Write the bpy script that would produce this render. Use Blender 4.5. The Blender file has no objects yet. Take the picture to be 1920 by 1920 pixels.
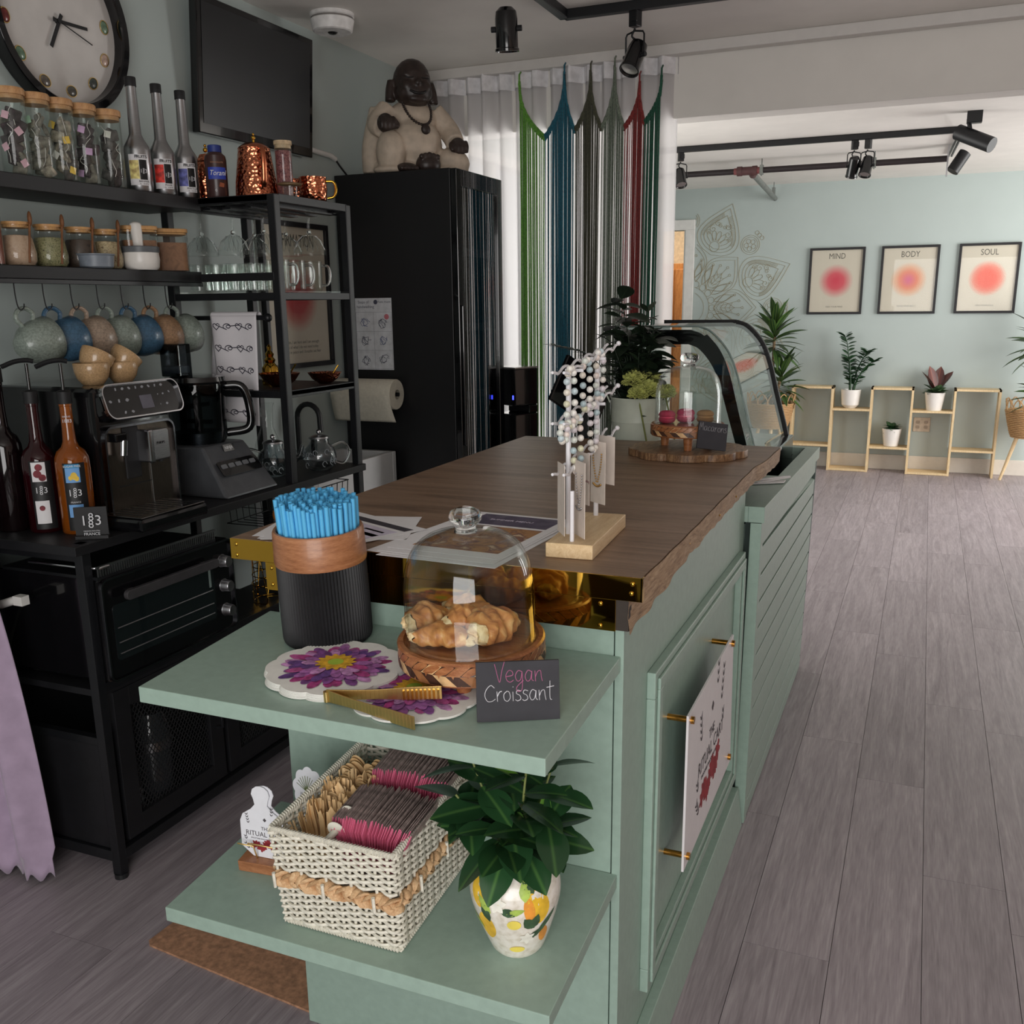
import bpy, math, random
from mathutils import Vector, Matrix
random.seed(7)
S = bpy.context.scene
COL = S.collection
PI = math.pi
R = math.radians

# ---------------------------------------------------------------- camera, world, daylight, exposure
cam = bpy.data.objects.new('camera', bpy.data.cameras.new('camera'))
COL.objects.link(cam)
S.camera = cam
pit, rol, yaw = R(14.24), R(.657), R(22.89)
fw = Vector((-math.sin(yaw)*math.cos(pit), math.cos(yaw)*math.cos(pit), -math.sin(pit)))
rt = Vector((math.cos(yaw), math.sin(yaw), 0))
dn = fw.cross(rt)
r2 = rt*math.cos(rol) + dn*math.sin(rol)
u2 = -(dn*math.cos(rol) - rt*math.sin(rol))
cam.matrix_world = Matrix(((r2.x, u2.x, -fw.x, 0), (r2.y, u2.y, -fw.y, 0), (r2.z, u2.z, -fw.z, 1.5), (0, 0, 0, 1)))
cam.data.sensor_fit = 'HORIZONTAL'
cam.data.sensor_width = 36
cam.data.lens = 36*1815/1920
cam.data.shift_y = 72/1920
cam.data.clip_start = .02

W = bpy.data.worlds.new('sky')
S.world = W
W.use_nodes = True
W.node_tree.nodes['Background'].inputs[0].default_value = (.80, .88, 1, 1)
W.node_tree.nodes['Background'].inputs[1].default_value = .35

def area(name, loc, rot, sx, sy, power, col):
    l = bpy.data.lights.new(name, 'AREA')
    l.shape = 'RECTANGLE'; l.size = sx; l.size_y = sy; l.energy = power; l.color = col
    o = bpy.data.objects.new(name, l); COL.objects.link(o)
    o.location = loc; o.rotation_euler = [R(a) for a in rot]
    return o
# daylight entering by the room's windows: the shop front behind the camera, the right-hand wall and the left wall beyond the curtain
area('daylight_front', (.45, -1.74, 1.25), (90, 0, 0), 2.3, 2.0, 84, (1, .975, .95))
area('daylight_right', (2.96, 7.5, 1.35), (90, 0, 66), 2.6, 2.1, 150, (1, .985, .96))
area('daylight_left', (-2.42, 5.62, 1.55), (90, 0, -90), 1.5, 1.6, 30, (1, .97, .92))

vs = S.view_settings
vs.view_transform = 'Standard'; vs.look = 'None'; vs.gamma = 1; vs.use_curve_mapping = False
vs.exposure = .12
S.cycles.max_bounces = 10
S.cycles.transparent_max_bounces = 24
S.cycles.transmission_bounces = 8
S.cycles.glossy_bounces = 5
S.cycles.diffuse_bounces = 4
S.cycles.caustics_reflective = False
S.cycles.caustics_refractive = False
S.cycles.sample_clamp_indirect = 6

# ---------------------------------------------------------------- materials
def lin(c):
    return tuple(((x/255)/12.92 if x/255 <= .04045 else ((x/255+.055)/1.055)**2.4) for x in c)
MATS = {}
class NT:
    def __init__(s, name):
        s.m = bpy.data.materials.new(name); s.m.use_nodes = True
        s.t = s.m.node_tree; s.n = s.t.nodes; s.b = s.n['Principled BSDF']; s.out = s.n['Material Output']
    def add(s, kind, **kw):
        n = s.n.new('ShaderNode'+kind)
        for k, v in kw.items():
            if k in n.inputs: n.inputs[k].default_value = v
            else: setattr(n, k, v)
        return n
    def ln(s, a, b): s.t.links.new(a, b)
    def coords(s, scale=(1, 1, 1), rnd=False, kind='Object', rot=(0, 0, 0)):
        tc = s.add('TexCoord'); mp = s.add('Mapping')
        mp.inputs['Scale'].default_value = scale; mp.inputs['Rotation'].default_value = rot
        s.ln(tc.outputs[kind], mp.inputs[0])
        if rnd:
            oi = s.add('ObjectInfo'); mu = s.add('Math', operation='MULTIPLY'); mu.inputs[1].default_value = 37
            s.ln(oi.outputs['Random'], mu.inputs[0]); s.ln(mu.outputs[0], mp.inputs['Location'])
        return mp.outputs[0]
    def ramp(s, fac, stops):
        r = s.add('ValToRGB'); e = r.color_ramp.elements
        while len(e) < len(stops): e.new(.5)
        for k, (p, c) in enumerate(stops):
            e[k].position = p; e[k].color = (*lin(c), 1)
        s.ln(fac, r.inputs[0]); return r.outputs[0]
    def bump(s, h, st=.3, d=.002):
        b = s.add('Bump'); b.inputs['Strength'].default_value = st; b.inputs['Distance'].default_value = d
        s.ln(h, b.inputs['Height']); s.ln(b.outputs[0], s.b.inputs['Normal'])
def mat(name, c, rough=.5, metal=0, var=.06, scale=30, bump=0, coat=0, spec=.5, trans=0, ior=1.45, bd=.001, stretch=(1, 1, 1), emis=0, sheen=0):
    if name in MATS: return MATS[name]
    t = NT(name); b = t.b
    b.inputs['Roughness'].default_value = rough; b.inputs['Metallic'].default_value = metal
    b.inputs['Coat Weight'].default_value = coat; b.inputs['Specular IOR Level'].default_value = spec
    b.inputs['Transmission Weight'].default_value = trans; b.inputs['IOR'].default_value = ior
    b.inputs['Sheen Weight'].default_value = sheen
    b.inputs['Base Color'].default_value = (*lin(c), 1)
    if var or bump:
        co = t.coords(stretch); no = t.add('TexNoise', Scale=scale, Detail=3)
        t.ln(co, no.inputs['Vector'])
        if var:
            lo = [max(0, x*(1-var)) for x in c]; hi = [min(255, x*(1+var)) for x in c]
            t.ln(t.ramp(no.outputs['Fac'], [(.3, lo), (.7, hi)]), b.inputs['Base Color'])
        if bump: t.bump(no.outputs['Fac'], bump, bd)
    if emis:
        b.inputs['Emission Color'].default_value = (*lin(c), 1); b.inputs['Emission Strength'].default_value = emis
    MATS[name] = t.m
    return t.m
def thinglass(name, tint=(251, 253, 252), refl=1.0, rough=0.0, dark=0.0):
    # thin clear wall: straight-through transmission plus a Fresnel-weighted mirror
    if name in MATS: return MATS[name]
    t = NT(name)
    tr = t.add('BsdfTransparent'); tr.inputs[0].default_value = (*lin(tint), 1)
    gl = t.add('BsdfGlossy'); gl.inputs['Roughness'].default_value = rough
    lw = t.add('LayerWeight'); lw.inputs['Blend'].default_value = .5
    pw = t.add('Math', operation='POWER'); pw.inputs[1].default_value = 3.6; t.ln(lw.outputs['Facing'], pw.inputs[0])
    mu = t.add('Math', operation='MULTIPLY_ADD'); mu.inputs[1].default_value = .60*refl; mu.inputs[2].default_value = .035*refl; mu.use_clamp = True
    t.ln(pw.outputs[0], mu.inputs[0])
    mx = t.add('MixShader'); t.ln(mu.outputs[0], mx.inputs[0]); t.ln(tr.outputs[0], mx.inputs[1]); t.ln(gl.outputs[0], mx.inputs[2])
    t.ln(mx.outputs[0], t.out.inputs[0])
    MATS[name] = t.m
    return t.m
def wood(name, cs, scale=(1, 1, 1), rough=.5, rnd=False, ring=3, dist=3.5, bump=.15, coat=0, fine=60):
    # grain runs along the axis whose scale is smallest
    if name in MATS: return MATS[name]
    t = NT(name)
    co = t.coords(scale, rnd)
    n1 = t.add('TexNoise', Scale=ring, Detail=5, Distortion=dist); t.ln(co, n1.inputs['Vector'])
    n2 = t.add('TexNoise', Scale=fine, Detail=3); t.ln(co, n2.inputs['Vector'])
    mi = t.add('MixRGB'); mi.inputs[0].default_value = .4
    t.ln(n1.outputs['Fac'], mi.inputs[1]); t.ln(n2.outputs['Fac'], mi.inputs[2])
    k = len(cs)
    base = t.ramp(mi.outputs[0], [(.32+.36*i/(k-1), c) for i, c in enumerate(cs)])
    if rnd:
        oi = t.add('ObjectInfo'); rr = t.add('MapRange'); rr.inputs['To Min'].default_value = .90; rr.inputs['To Max'].default_value = 1.08
        t.ln(oi.outputs['Random'], rr.inputs[0])
        hs = t.add('HueSaturation'); t.ln(rr.outputs[0], hs.inputs['Value']); t.ln(base, hs.inputs['Color']); base = hs.outputs[0]
    t.ln(base, t.b.inputs['Base Color'])
    t.b.inputs['Roughness'].default_value = rough; t.b.inputs['Coat Weight'].default_value = coat
    if bump: t.bump(n2.outputs['Fac'], bump, .001)
    MATS[name] = t.m
    return t.m

# ---------------------------------------------------------------- mesh builder
def frame(d):
    d = Vector(d).normalized()
    a = Vector((0, 0, 1)) if abs(d.z) < .9 else Vector((1, 0, 0))
    x = a.cross(d).normalized()
    return x, d.cross(x), d
class G:
    def __init__(s): s.v = []; s.f = []; s.m = []; s.k = 0; s.X = None
    def mi(s, k): s.k = k; return s
    def xf(s, M): s.X = M; return s
    def put(s, vs, fs):
        o = len(s.v)
        if s.X is not None: vs = [s.X @ Vector(v) for v in vs]
        s.v += [tuple(v) for v in vs]
        s.f += [[i+o for i in f] for f in fs]; s.m += [s.k]*len(fs)
        return s
    def box(s, x0, x1, y0, y1, z0, z1):
        return s.put([(x, y, z) for x in (x0, x1) for y in (y0, y1) for z in (z0, z1)],
                     [(0, 1, 3, 2), (4, 6, 7, 5), (0, 4, 5, 1), (2, 3, 7, 6), (0, 2, 6, 4), (1, 5, 7, 3)])
    def hexa(s, p):  # eight corners ordered like box()
        return s.put(p, [(0, 1, 3, 2), (4, 6, 7, 5), (0, 4, 5, 1), (2, 3, 7, 6), (0, 2, 6, 4), (1, 5, 7, 3)])
    def bar(s, a, b, w, h=None, up=(0, 0, 1)):
        a = Vector(a); b = Vector(b); h = h or w; d = (b-a).normalized()
        u = Vector(up)
        if abs(u.dot(d)) > .95: u = Vector((0, 1, 0))
        x = d.cross(u).normalized(); y = x.cross(d)
        P = [q+x*(i*w/2)+y*(j*h/2) for q in (a, b) for i in (-1, 1) for j in (-1, 1)]
        return s.hexa(P)
    def lathe(s, prof, n=32, c=(0, 0, 0), sx=1, sy=1, a0=0, a1=2*PI):
        full = abs(a1-a0) > 6.28; cols = n if full else n+1
        vs = []; fs = []
        for i in range(cols):
            a = a0+(a1-a0)*i/n
            for r, z in prof: vs.append((c[0]+r*sx*math.cos(a), c[1]+r*sy*math.sin(a), c[2]+z))
        m = len(prof)
        for i in range(n):
            j = (i+1) % cols
            for k in range(m-1): fs.append((i*m+k, j*m+k, j*m+k+1, i*m+k+1))
        if full:
            if prof[0][0] > 1e-6: fs.append([i*m for i in range(n)][::-1])
            if prof[-1][0] > 1e-6: fs.append([i*m+m-1 for i in range(n)])
        return s.put(vs, fs)
    def ring(s, prof, n=32, c=(0, 0, 0)):  # closed profile loop
        vs = []; fs = []; m = len(prof)
        for i in range(n):
            a = 2*PI*i/n
            for r, z in prof: vs.append((c[0]+r*math.cos(a), c[1]+r*math.sin(a), c[2]+z))
        for i in range(n):
            j = (i+1) % n
            for k in range(m):
                l = (k+1) % m
                fs.append((i*m+k, j*m+k, j*m+l, i*m+l))
        return s.put(vs, fs)
    def cyl(s, a, b, r0, r1=None, n=16, cap=True):
        a = Vector(a); b = Vector(b); r1 = r0 if r1 is None else r1
        x, y, d = frame(b-a); vs = []; fs = []
        for i in range(n):
            t = 2*PI*i/n; e = x*math.cos(t)+y*math.sin(t)
            vs += [a+e*r0, b+e*r1]
        for i in range(n):
            j = (i+1) % n; fs.append((2*i, 2*j, 2*j+1, 2*i+1))
        if cap: fs += [[2*i for i in range(n)][::-1], [2*i+1 for i in range(n)]]
        return s.put(vs, fs)
    def tube(s, pts, r, n=8, closed=False, rs=None, flat=1):
        pts = [Vector(p) for p in pts]; m = len(pts); vs = []; fs = []; px = None
        for i, p in enumerate(pts):
            q0 = pts[(i-1) % m] if (closed or i > 0) else p
            q1 = pts[(i+1) % m] if (closed or i < m-1) else p
            d = (q1-q0)
            if d.length < 1e-9: d = Vector((0, 0, 1))
            d.normalize()
            if px is None: x, y, _ = frame(d)
            else:
                x = px-d*px.dot(d)
                x = x.normalized() if x.length > 1e-6 else frame(d)[0]
                y = d.cross(x)
            px = x; rr = rs[i] if rs else r
            for k in range(n):
                t = 2*PI*k/n; vs.append(p+x*(rr*math.cos(t))+y*(rr*flat*math.sin(t)))
        for i in range(m if closed else m-1):
            j = (i+1) % m
            for k in range(n):
                l = (k+1) % n; fs.append((i*n+k, i*n+l, j*n+l, j*n+k))
        if not closed: fs += [list(range(n))[::-1], [(m-1)*n+k for k in range(n)]]
        return s.put(vs, fs)
    def ball(s, c, r, n=12, sc=(1, 1, 1), rot=None):
        vs = [Vector((0, 0, -r*sc[2]))]; fs = []; h = max(4, n//2)
        for i in range(1, h):
            p = -PI/2+PI*i/h
            for k in range(n):
                t = 2*PI*k/n; vs.append(Vector((r*sc[0]*math.cos(p)*math.cos(t), r*sc[1]*math.cos(p)*math.sin(t), r*sc[2]*math.sin(p))))
        vs.append(Vector((0, 0, r*sc[2])))
        for k in range(n):
            fs.append((0, 1+(k+1) % n, 1+k)); fs.append((len(vs)-1, 1+(h-2)*n+k, 1+(h-2)*n+(k+1) % n))
        for i in range(h-2):
            for k in range(n):
                a = 1+i*n+k; b = 1+i*n+(k+1) % n; fs.append((a, b, b+n, a+n))
        if rot: vs = [rot @ v for v in vs]
        return s.put([v+Vector(c) for v in vs], fs)
    def prism(s, poly, z0, z1, M=None):  # polygon in local xy, extruded z0..z1, then M
        n = len(poly); vs = [(x, y, z0) for x, y in poly]+[(x, y, z1) for x, y in poly]
        fs = [list(range(n))[::-1], list(range(n, 2*n))]+[(i, (i+1) % n, n+(i+1) % n, n+i) for i in range(n)]
        if M is not None: vs = [M @ Vector(v) for v in vs]
        return s.put(vs, fs)
    def grid(s, fn, nu, nv, closeu=False):
        vs = [fn(i/(nu if closeu else nu-1), j/(nv-1)) for i in range(nu) for j in range(nv)]; fs = []
        for i in range(nu if closeu else nu-1):
            a = (i+1) % nu
            for j in range(nv-1): fs.append((i*nv+j, a*nv+j, a*nv+j+1, i*nv+j+1))
        return s.put(vs, fs)
    def mesh(s, name, mats, smooth=None):
        me = bpy.data.meshes.new(name); me.from_pydata(s.v, [], s.f)
        for m in (mats if isinstance(mats, (list, tuple)) else [mats]): me.materials.append(m)
        if any(s.m): me.polygons.foreach_set('material_index', s.m)
        if smooth:
            me.polygons.foreach_set('use_smooth', [True]*len(s.f)); me.set_sharp_from_angle(angle=R(smooth))
        me.update(); return me
    def obj(s, name, mats, parent=None, smooth=None, bev=0, loc=None, rot=None, solid=0, sub=0, kind=None, label=None):
        o = bpy.data.objects.new(name, s.mesh(name, mats, smooth)); COL.objects.link(o)
        if parent: o.parent = parent
        if loc: o.location = loc
        if rot: o.rotation_euler = rot
        if solid:
            md = o.modifiers.new('s', 'SOLIDIFY'); md.thickness = solid; md.offset = 0
        if sub:
            md = o.modifiers.new('u', 'SUBSURF'); md.levels = sub; md.render_levels = sub
        if bev:
            md = o.modifiers.new('b', 'BEVEL'); md.width = bev; md.segments = 2; md.limit_method = 'ANGLE'; md.angle_limit = R(40)
        if kind: o['kind'] = kind
        if label: o['label'] = label
        return o
def tag(o, label, cat, group=None):
    o['label'] = label; o['category'] = cat
    if group: o['group'] = group
    return o
def thing(name, label, cat, loc=(0, 0, 0), rz=0, group=None):
    o = bpy.data.objects.new(name, None); COL.objects.link(o); o.empty_display_size = .05
    o.location = loc; o.rotation_euler = (0, 0, rz)
    return tag(o, label, cat, group)
def struct(o): o['kind'] = 'structure'; return o
def copy_tree(o, parent=None):
    c = o.copy(); COL.objects.link(c)
    if parent: c.parent = parent
    for ch in o.children: copy_tree(ch, c)
    return c
def dup(o, loc, rz=None, label=None, scale=None, rot=None):
    c = copy_tree(o); c.location = loc
    if rz is not None: c.rotation_euler = (0, 0, rz)
    if rot is not None: c.rotation_euler = rot
    if scale: c.scale = scale if isinstance(scale, tuple) else (scale,)*3
    if label: c['label'] = label
    return c
def remat(root, a, b):
    for o in [root]+list(root.children_recursive):
        if o.type == 'MESH' and a.name in [m.name for m in o.data.materials]:
            o.data = o.data.copy()
            for i, m in enumerate(o.data.materials):
                if m == a: o.data.materials[i] = b
TXT = {}
def text(s, size, m, parent, M, name='lettering', align='CENTER', sx=1, ext=.0003, shear=0, sp=1, bold=0):
    # lettering as thin raised geometry, laid in the xy plane of M
    cu = bpy.data.curves.new('t', 'FONT'); cu.body = s; cu.size = size; cu.align_x = align; cu.align_y = 'CENTER'
    cu.extrude = ext; cu.shear = shear; cu.space_character = sp; cu.resolution_u = 3; cu.offset = bold
    t = bpy.data.objects.new('t', cu); COL.objects.link(t)
    me = bpy.data.meshes.new_from_object(t.evaluated_get(bpy.context.evaluated_depsgraph_get()))
    bpy.data.objects.remove(t); bpy.data.curves.remove(cu)
    me.transform(M @ Matrix.Diagonal((sx, 1, 1, 1))); me.materials.clear(); me.materials.append(m); me.name = name
    o = bpy.data.objects.new(name, me); COL.objects.link(o)
    if parent: o.parent = parent
    return o
def fr(o, x, y):  # matrix with given origin, x axis and y axis
    x = Vector(x).normalized(); z = x.cross(Vector(y)).normalized(); y = z.cross(x)
    return Matrix(((x.x, y.x, z.x, o[0]), (x.y, y.y, z.y, o[1]), (x.z, y.z, z.z, o[2]), (0, 0, 0, 1)))
def rrect(w, h, r, n=5):
    p = []
    for cx, cy, a in ((w/2-r, h/2-r, 0), (-w/2+r, h/2-r, 90), (-w/2+r, -h/2+r, 180), (w/2-r, -h/2+r, 270)):
        for i in range(n+1):
            t = R(a+90*i/n); p.append((cx+r*math.cos(t), cy+r*math.sin(t)))
    return p
def arc(c, r, a0, a1, n, ax=(1, 0, 0), ay=(0, 0, 1)):
    c = Vector(c); ax = Vector(ax); ay = Vector(ay)
    return [c+ax*(r*math.cos(R(a0+(a1-a0)*i/n)))+ay*(r*math.sin(R(a0+(a1-a0)*i/n))) for i in range(n+1)]
def bez(pts, n=8):  # Catmull-Rom through points
    P = [Vector(p) for p in pts]; P = [P[0]*2-P[1]]+P+[P[-1]*2-P[-2]]; out = []
    for i in range(1, len(P)-2):
        a, b, c, d = P[i-1:i+3]
        for k in range(n):
            t = k/n; out.append(.5*(2*b+(c-a)*t+(2*a-5*b+4*c-d)*t*t+(3*b-a-3*c+d)*t**3))
    out.append(P[-2]); return out

black_metal = mat('black_metal', (19, 20, 23), .42, 0, .08, 60)
black_gloss = mat('black_gloss', (14, 14, 16), .12, 0, 0, coat=.4)
black_matte = mat('black_matte', (24, 24, 26), .6, 0, .1, 40)
white_paint = mat('white_paint', (226, 224, 220), .55, 0, .02, 20)
chrome = mat('chrome', (200, 200, 204), .18, 1, 0)
steel = mat('brushed_steel', (165, 165, 168), .32, 1, .08, 40, stretch=(1, 1, 20))
brass = mat('polished_brass', (205, 158, 62), .045, 1, 0)
gold = mat('satin_gold', (226, 192, 124), .34, 1, .03, 20)
copper = mat('copper', (205, 122, 88), .16, 1, .05, 30)
green = mat('sage_green_paint', (148, 170, 158), .38, 0, .025, 60, bump=.05)
ivory = mat('ivory_plastic', (222, 219, 206), .5, 0, .03, 40)
glass = thinglass('clear_thin_glass')
solidglass = mat('solid_glass', (250, 252, 252), .0, 0, 0, trans=1, ior=1.48)
ash = wood('pale_ash_wood', [(206, 176, 132), (222, 196, 152), (234, 212, 172)], (14, 14, 1.6), .5)
bamboo = wood('bamboo_wood', [(168, 120, 70), (190, 142, 88), (206, 160, 104)], (10, 10, 2), .5)
walnut = wood('walnut_laminate', [(92, 70, 54), (122, 96, 76), (142, 114, 92), (156, 130, 108)], (1.2, 16, 8), .42, ring=1.6, dist=1.2, bump=.1)
# ================================================================= the room
XL, XR_, YF, YB, ZC, ZF = -2.44, 3.0, -1.8, 9.43, 2.6, 2.52
wallpaint = mat('sage_wall_paint', (176, 187, 184), .75, 0, .006, 4, bump=.02)
ceilpaint = mat('ceiling_paint', (228, 224, 218), .8, 0, .015, 5, bump=.03)
floorwood = wood('grey_oak_plank', [(132, 122, 127), (148, 138, 143), (162, 152, 157), (176, 167, 171)], (9, .55, 9), .42, rnd=True, ring=2.2, dist=2.6, bump=.12, fine=26)
fl = struct(G().box(XL-.2, XR_+.2, YF-.2, YB+2.2, -.1, -.006).obj('floor', mat('floor_base', (70, 66, 66), .7)))
pl_cache = {}
def plank(x, y0, y1):
    L = round(y1-y0, 2)
    if L < .05: return
    if L not in pl_cache: pl_cache[L] = G().box(-.0993, .0993, -L/2+.0007, L/2-.0007, -.006, 0).mesh('plank', floorwood)
    o = bpy.data.objects.new('plank', pl_cache[L]); COL.objects.link(o); o.parent = fl; o.location = (x, (y0+y1)/2, 0)
for i in range(-12, 9):
    x = i*.2+.012; off = {-1: 2.09, 0: 1.83, 1: 2.55}.get(i, 1.3+(i*.53) % 1.24)
    y = off-1.24*3
    while y < YB:
        a, b = max(y, YF), min(y+1.24, YB)
        if b > .3: plank(x, a, b)
        y += 1.24
G().box(XL, -2.5+.1, YF, YB, -.005, 0).box(1.712, XR_, YF, YB, -.005, 0).obj('margin', floorwood, fl)
# walls
def wall_open(name, axis, pos, th, a0, a1, z1, op):  # wall across axis at pos, with one opening (a,b,z0,z1)
    g = G()
    def bx(p, q, zz0, zz1):
        if q-p > 1e-4 and zz1-zz0 > 1e-4:
            (g.box(min(pos, pos+th), max(pos, pos+th), p, q, zz0, zz1) if axis == 'x' else g.box(p, q, min(pos, pos+th), max(pos, pos+th), zz0, zz1))
    a, b, c, d = op
    bx(a0, a, 0, z1); bx(b, a1, 0, z1); bx(a, b, 0, c); bx(a, b, d, z1)
    return struct(g.obj(name, wallpaint))
wl = wall_open('wall_left', 'x', XL, -.16, YF-.2, YB+.1, 2.75, (4.86, 6.38, .75, 2.36))
wr = wall_open('wall_right', 'x', XR_, .16, YF-.2, YB+.1, 2.75, (6.2, 8.9, .3, 2.4)); wr.data.materials[0] = mat('warm_bounce_paint', (206, 184, 172), .75, 0, .01, 4)  # unseen wall, its warm tint invented to bounce warmer light onto the counter side
wf = wall_open('wall_front', 'y', YF, -.16, XL, XR_, 2.75, (-.75, 1.65, .25, 2.25))
wb = wall_open('wall_back', 'y', YB, .14, XL, XR_, 2.75, (-2.75+.33, -2.172, -.01, 2.16))
def window(name, axis, pos, op, nv, nh=0):
    a, b, c, d = op; w = .05
    root = struct(bpy.data.objects.new(name, None)); COL.objects.link(root)
    g = G()
    def bx(p, q, z0, z1, e=.05):
        g.box(pos-e, pos+e, p, q, z0, z1) if axis == 'x' else g.box(p, q, pos-e, pos+e, z0, z1)
    bx(a, a+w, c, d); bx(b-w, b, c, d); bx(a, b, c, c+w); bx(a, b, d-w, d)
    g.obj('frame', white_paint, root)
    for i in range(1, nv):
        g = G(); x = a+(b-a)*i/nv; bx(x-.025, x+.025, c+w, d-w, .03); g.obj('mullion', white_paint, root)
    for i in range(1, nh):
        g = G(); z = c+(d-c)*i/nh; bx(a+w, b-w, z-.02, z+.02, .03); g.obj('transom', white_paint, root)
window('window_1', 'y', YF-.02, (-.75, 1.65, .25, 2.25), 3)
window('window_2', 'x', XR_+.02, (6.2, 8.9, .3, 2.4), 3)
window('window_3', 'x', XL-.05, (4.86, 6.38, .75, 2.36), 2)
# ceilings, bulkhead, curtain rail
struct(G().box(XL, XR_, YF, 4.70, ZC, ZC+.1).obj('ceiling', ceilpaint))
struct(G().box(XL, XR_, 4.70, YB, ZF, ZF+.1).obj('ceiling_rear', ceilpaint))
struct(G().box(XL, XR_, 4.62, 4.76, 2.303, 2.599).obj('trim_1', ceilpaint, bev=.004))
tag(G().box(-2.43, 2.95, 4.555, 4.615, 2.555, 2.6).obj('curtain_rail', mat('rail_white', (214, 210, 206), .45, 0, .01), bev=.004), 'long white curtain rail running across the ceiling above the tasselled curtain', 'rail')
# baseboards
bbm = mat('baseboard_paint', (214, 208, 198), .5, 0, .01)
struct(G().box(-2.09, XR_, YB-.015, YB, 0, .135).obj('baseboard_back', bbm, bev=.004))
struct(G().box(XL, XL+.015, YF, 4.6, 0, .1).obj('baseboard_left', bbm, bev=.004))
# door way in the back wall, with the room behind it
d = struct(bpy.data.objects.new('door_1', None)); COL.objects.link(d)
G().box(-2.172, -2.085, YB-.022, YB, 0, 2.16).box(-2.439, -2.085, YB-.022, YB, 2.16, 2.25).obj('casing', white_paint, d, bev=.003)
G().box(-2.185, -2.172, YB-.01, YB+.14, 0, 2.16).obj('jamb', white_paint, d)
for z in (1.86, .5): G().box(-2.19, -2.184, YB+.03, YB+.06, z-.05, z+.05).obj('hinge', mat('hinge_metal', (70, 68, 66), .4, 1), d)
oak = wood('honey_oak', [(150, 92, 46), (186, 124, 66), (206, 146, 86)], (8, 8, 1), .45)
bk = struct(G().box(-3.6, -1.6, YB+2.0, YB+2.1, 0, 2.7).box(-3.7, -3.6, YB+.1, YB+2.1, 0, 2.7).box(-1.6, -1.5, YB+.15, YB+2.1, 0, 2.7).box(-3.7, -1.5, YB+.14, YB+2.1, 2.7, 2.8).obj('wall_passage', mat('passage_paint', (238, 226, 204), .8)))
t = thing('oak_cupboard', 'honey oak cupboard glimpsed through the white doorway in the far wall', 'cupboard', (-2.62, YB+1.7, 0))
G().box(-.5, .5, -.2, .28, 0, 1.92).obj('body', oak, t, bev=.004)
for k in (0, 1):
    for z0, z1 in ((.06, 1.02), (1.06, 1.86)):
        dd = G().box(-.48+.49*k, -.01+.49*k, -.222, -.2, z0, z1).obj('door', oak, t, bev=.006)
        G().box(-.40+.49*k, -.09+.49*k, -.226, -.218, z0+.08, z1-.08).obj('panel', oak, dd, bev=.004)
area('passage_lamp', (-2.6, YB+.9, 2.66), (0, 0, 0), .5, .5, 16, (1, .86, .66))
# gilt mandala painted on the back wall, half hidden by the door casing
mg = G()
def rib(pts, w=.0045):
    run = []
    def flush():
        if len(run) > 1: mg.tube(run, w/2, 4, flat=.35)
    for x, z in pts:
        if x > -2.082 and z > .55: run.append((x, YB-.0015, z))
        else: flush(); run = []
    flush()
C0 = (-2.13, 1.45)
def pol(a, r, s=0): return (C0[0]+r*math.cos(a)-s*math.sin(a), C0[1]+r*math.sin(a)+s*math.cos(a))
def petal(a, r0, r1, w, pw=1.0, n=20, out=1):  # pointed petal outline along angle a
    P = []
    for sgn in (1, -1):
        q = [pol(a, r0+(r1-r0)*t, sgn*w*math.sin(PI*t**(.62 if pw < .75 else .9))**(1.0 if pw < .75 else 1.05)) for t in [i/n for i in range(n+1)]]
        P.append(q)
    rib(P[0]); rib(P[1])
def circ(c, r, a0=0, a1=360, n=24): rib([(c[0]+r*math.cos(R(a0+(a1-a0)*i/n)), c[1]+r*math.sin(R(a0+(a1-a0)*i/n))) for i in range(n+1)])
for r in (.15, .20): circ(C0, r, n=48)
for k in range(20): circ(pol(k*PI/10, .228), .03, n=10)
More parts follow.
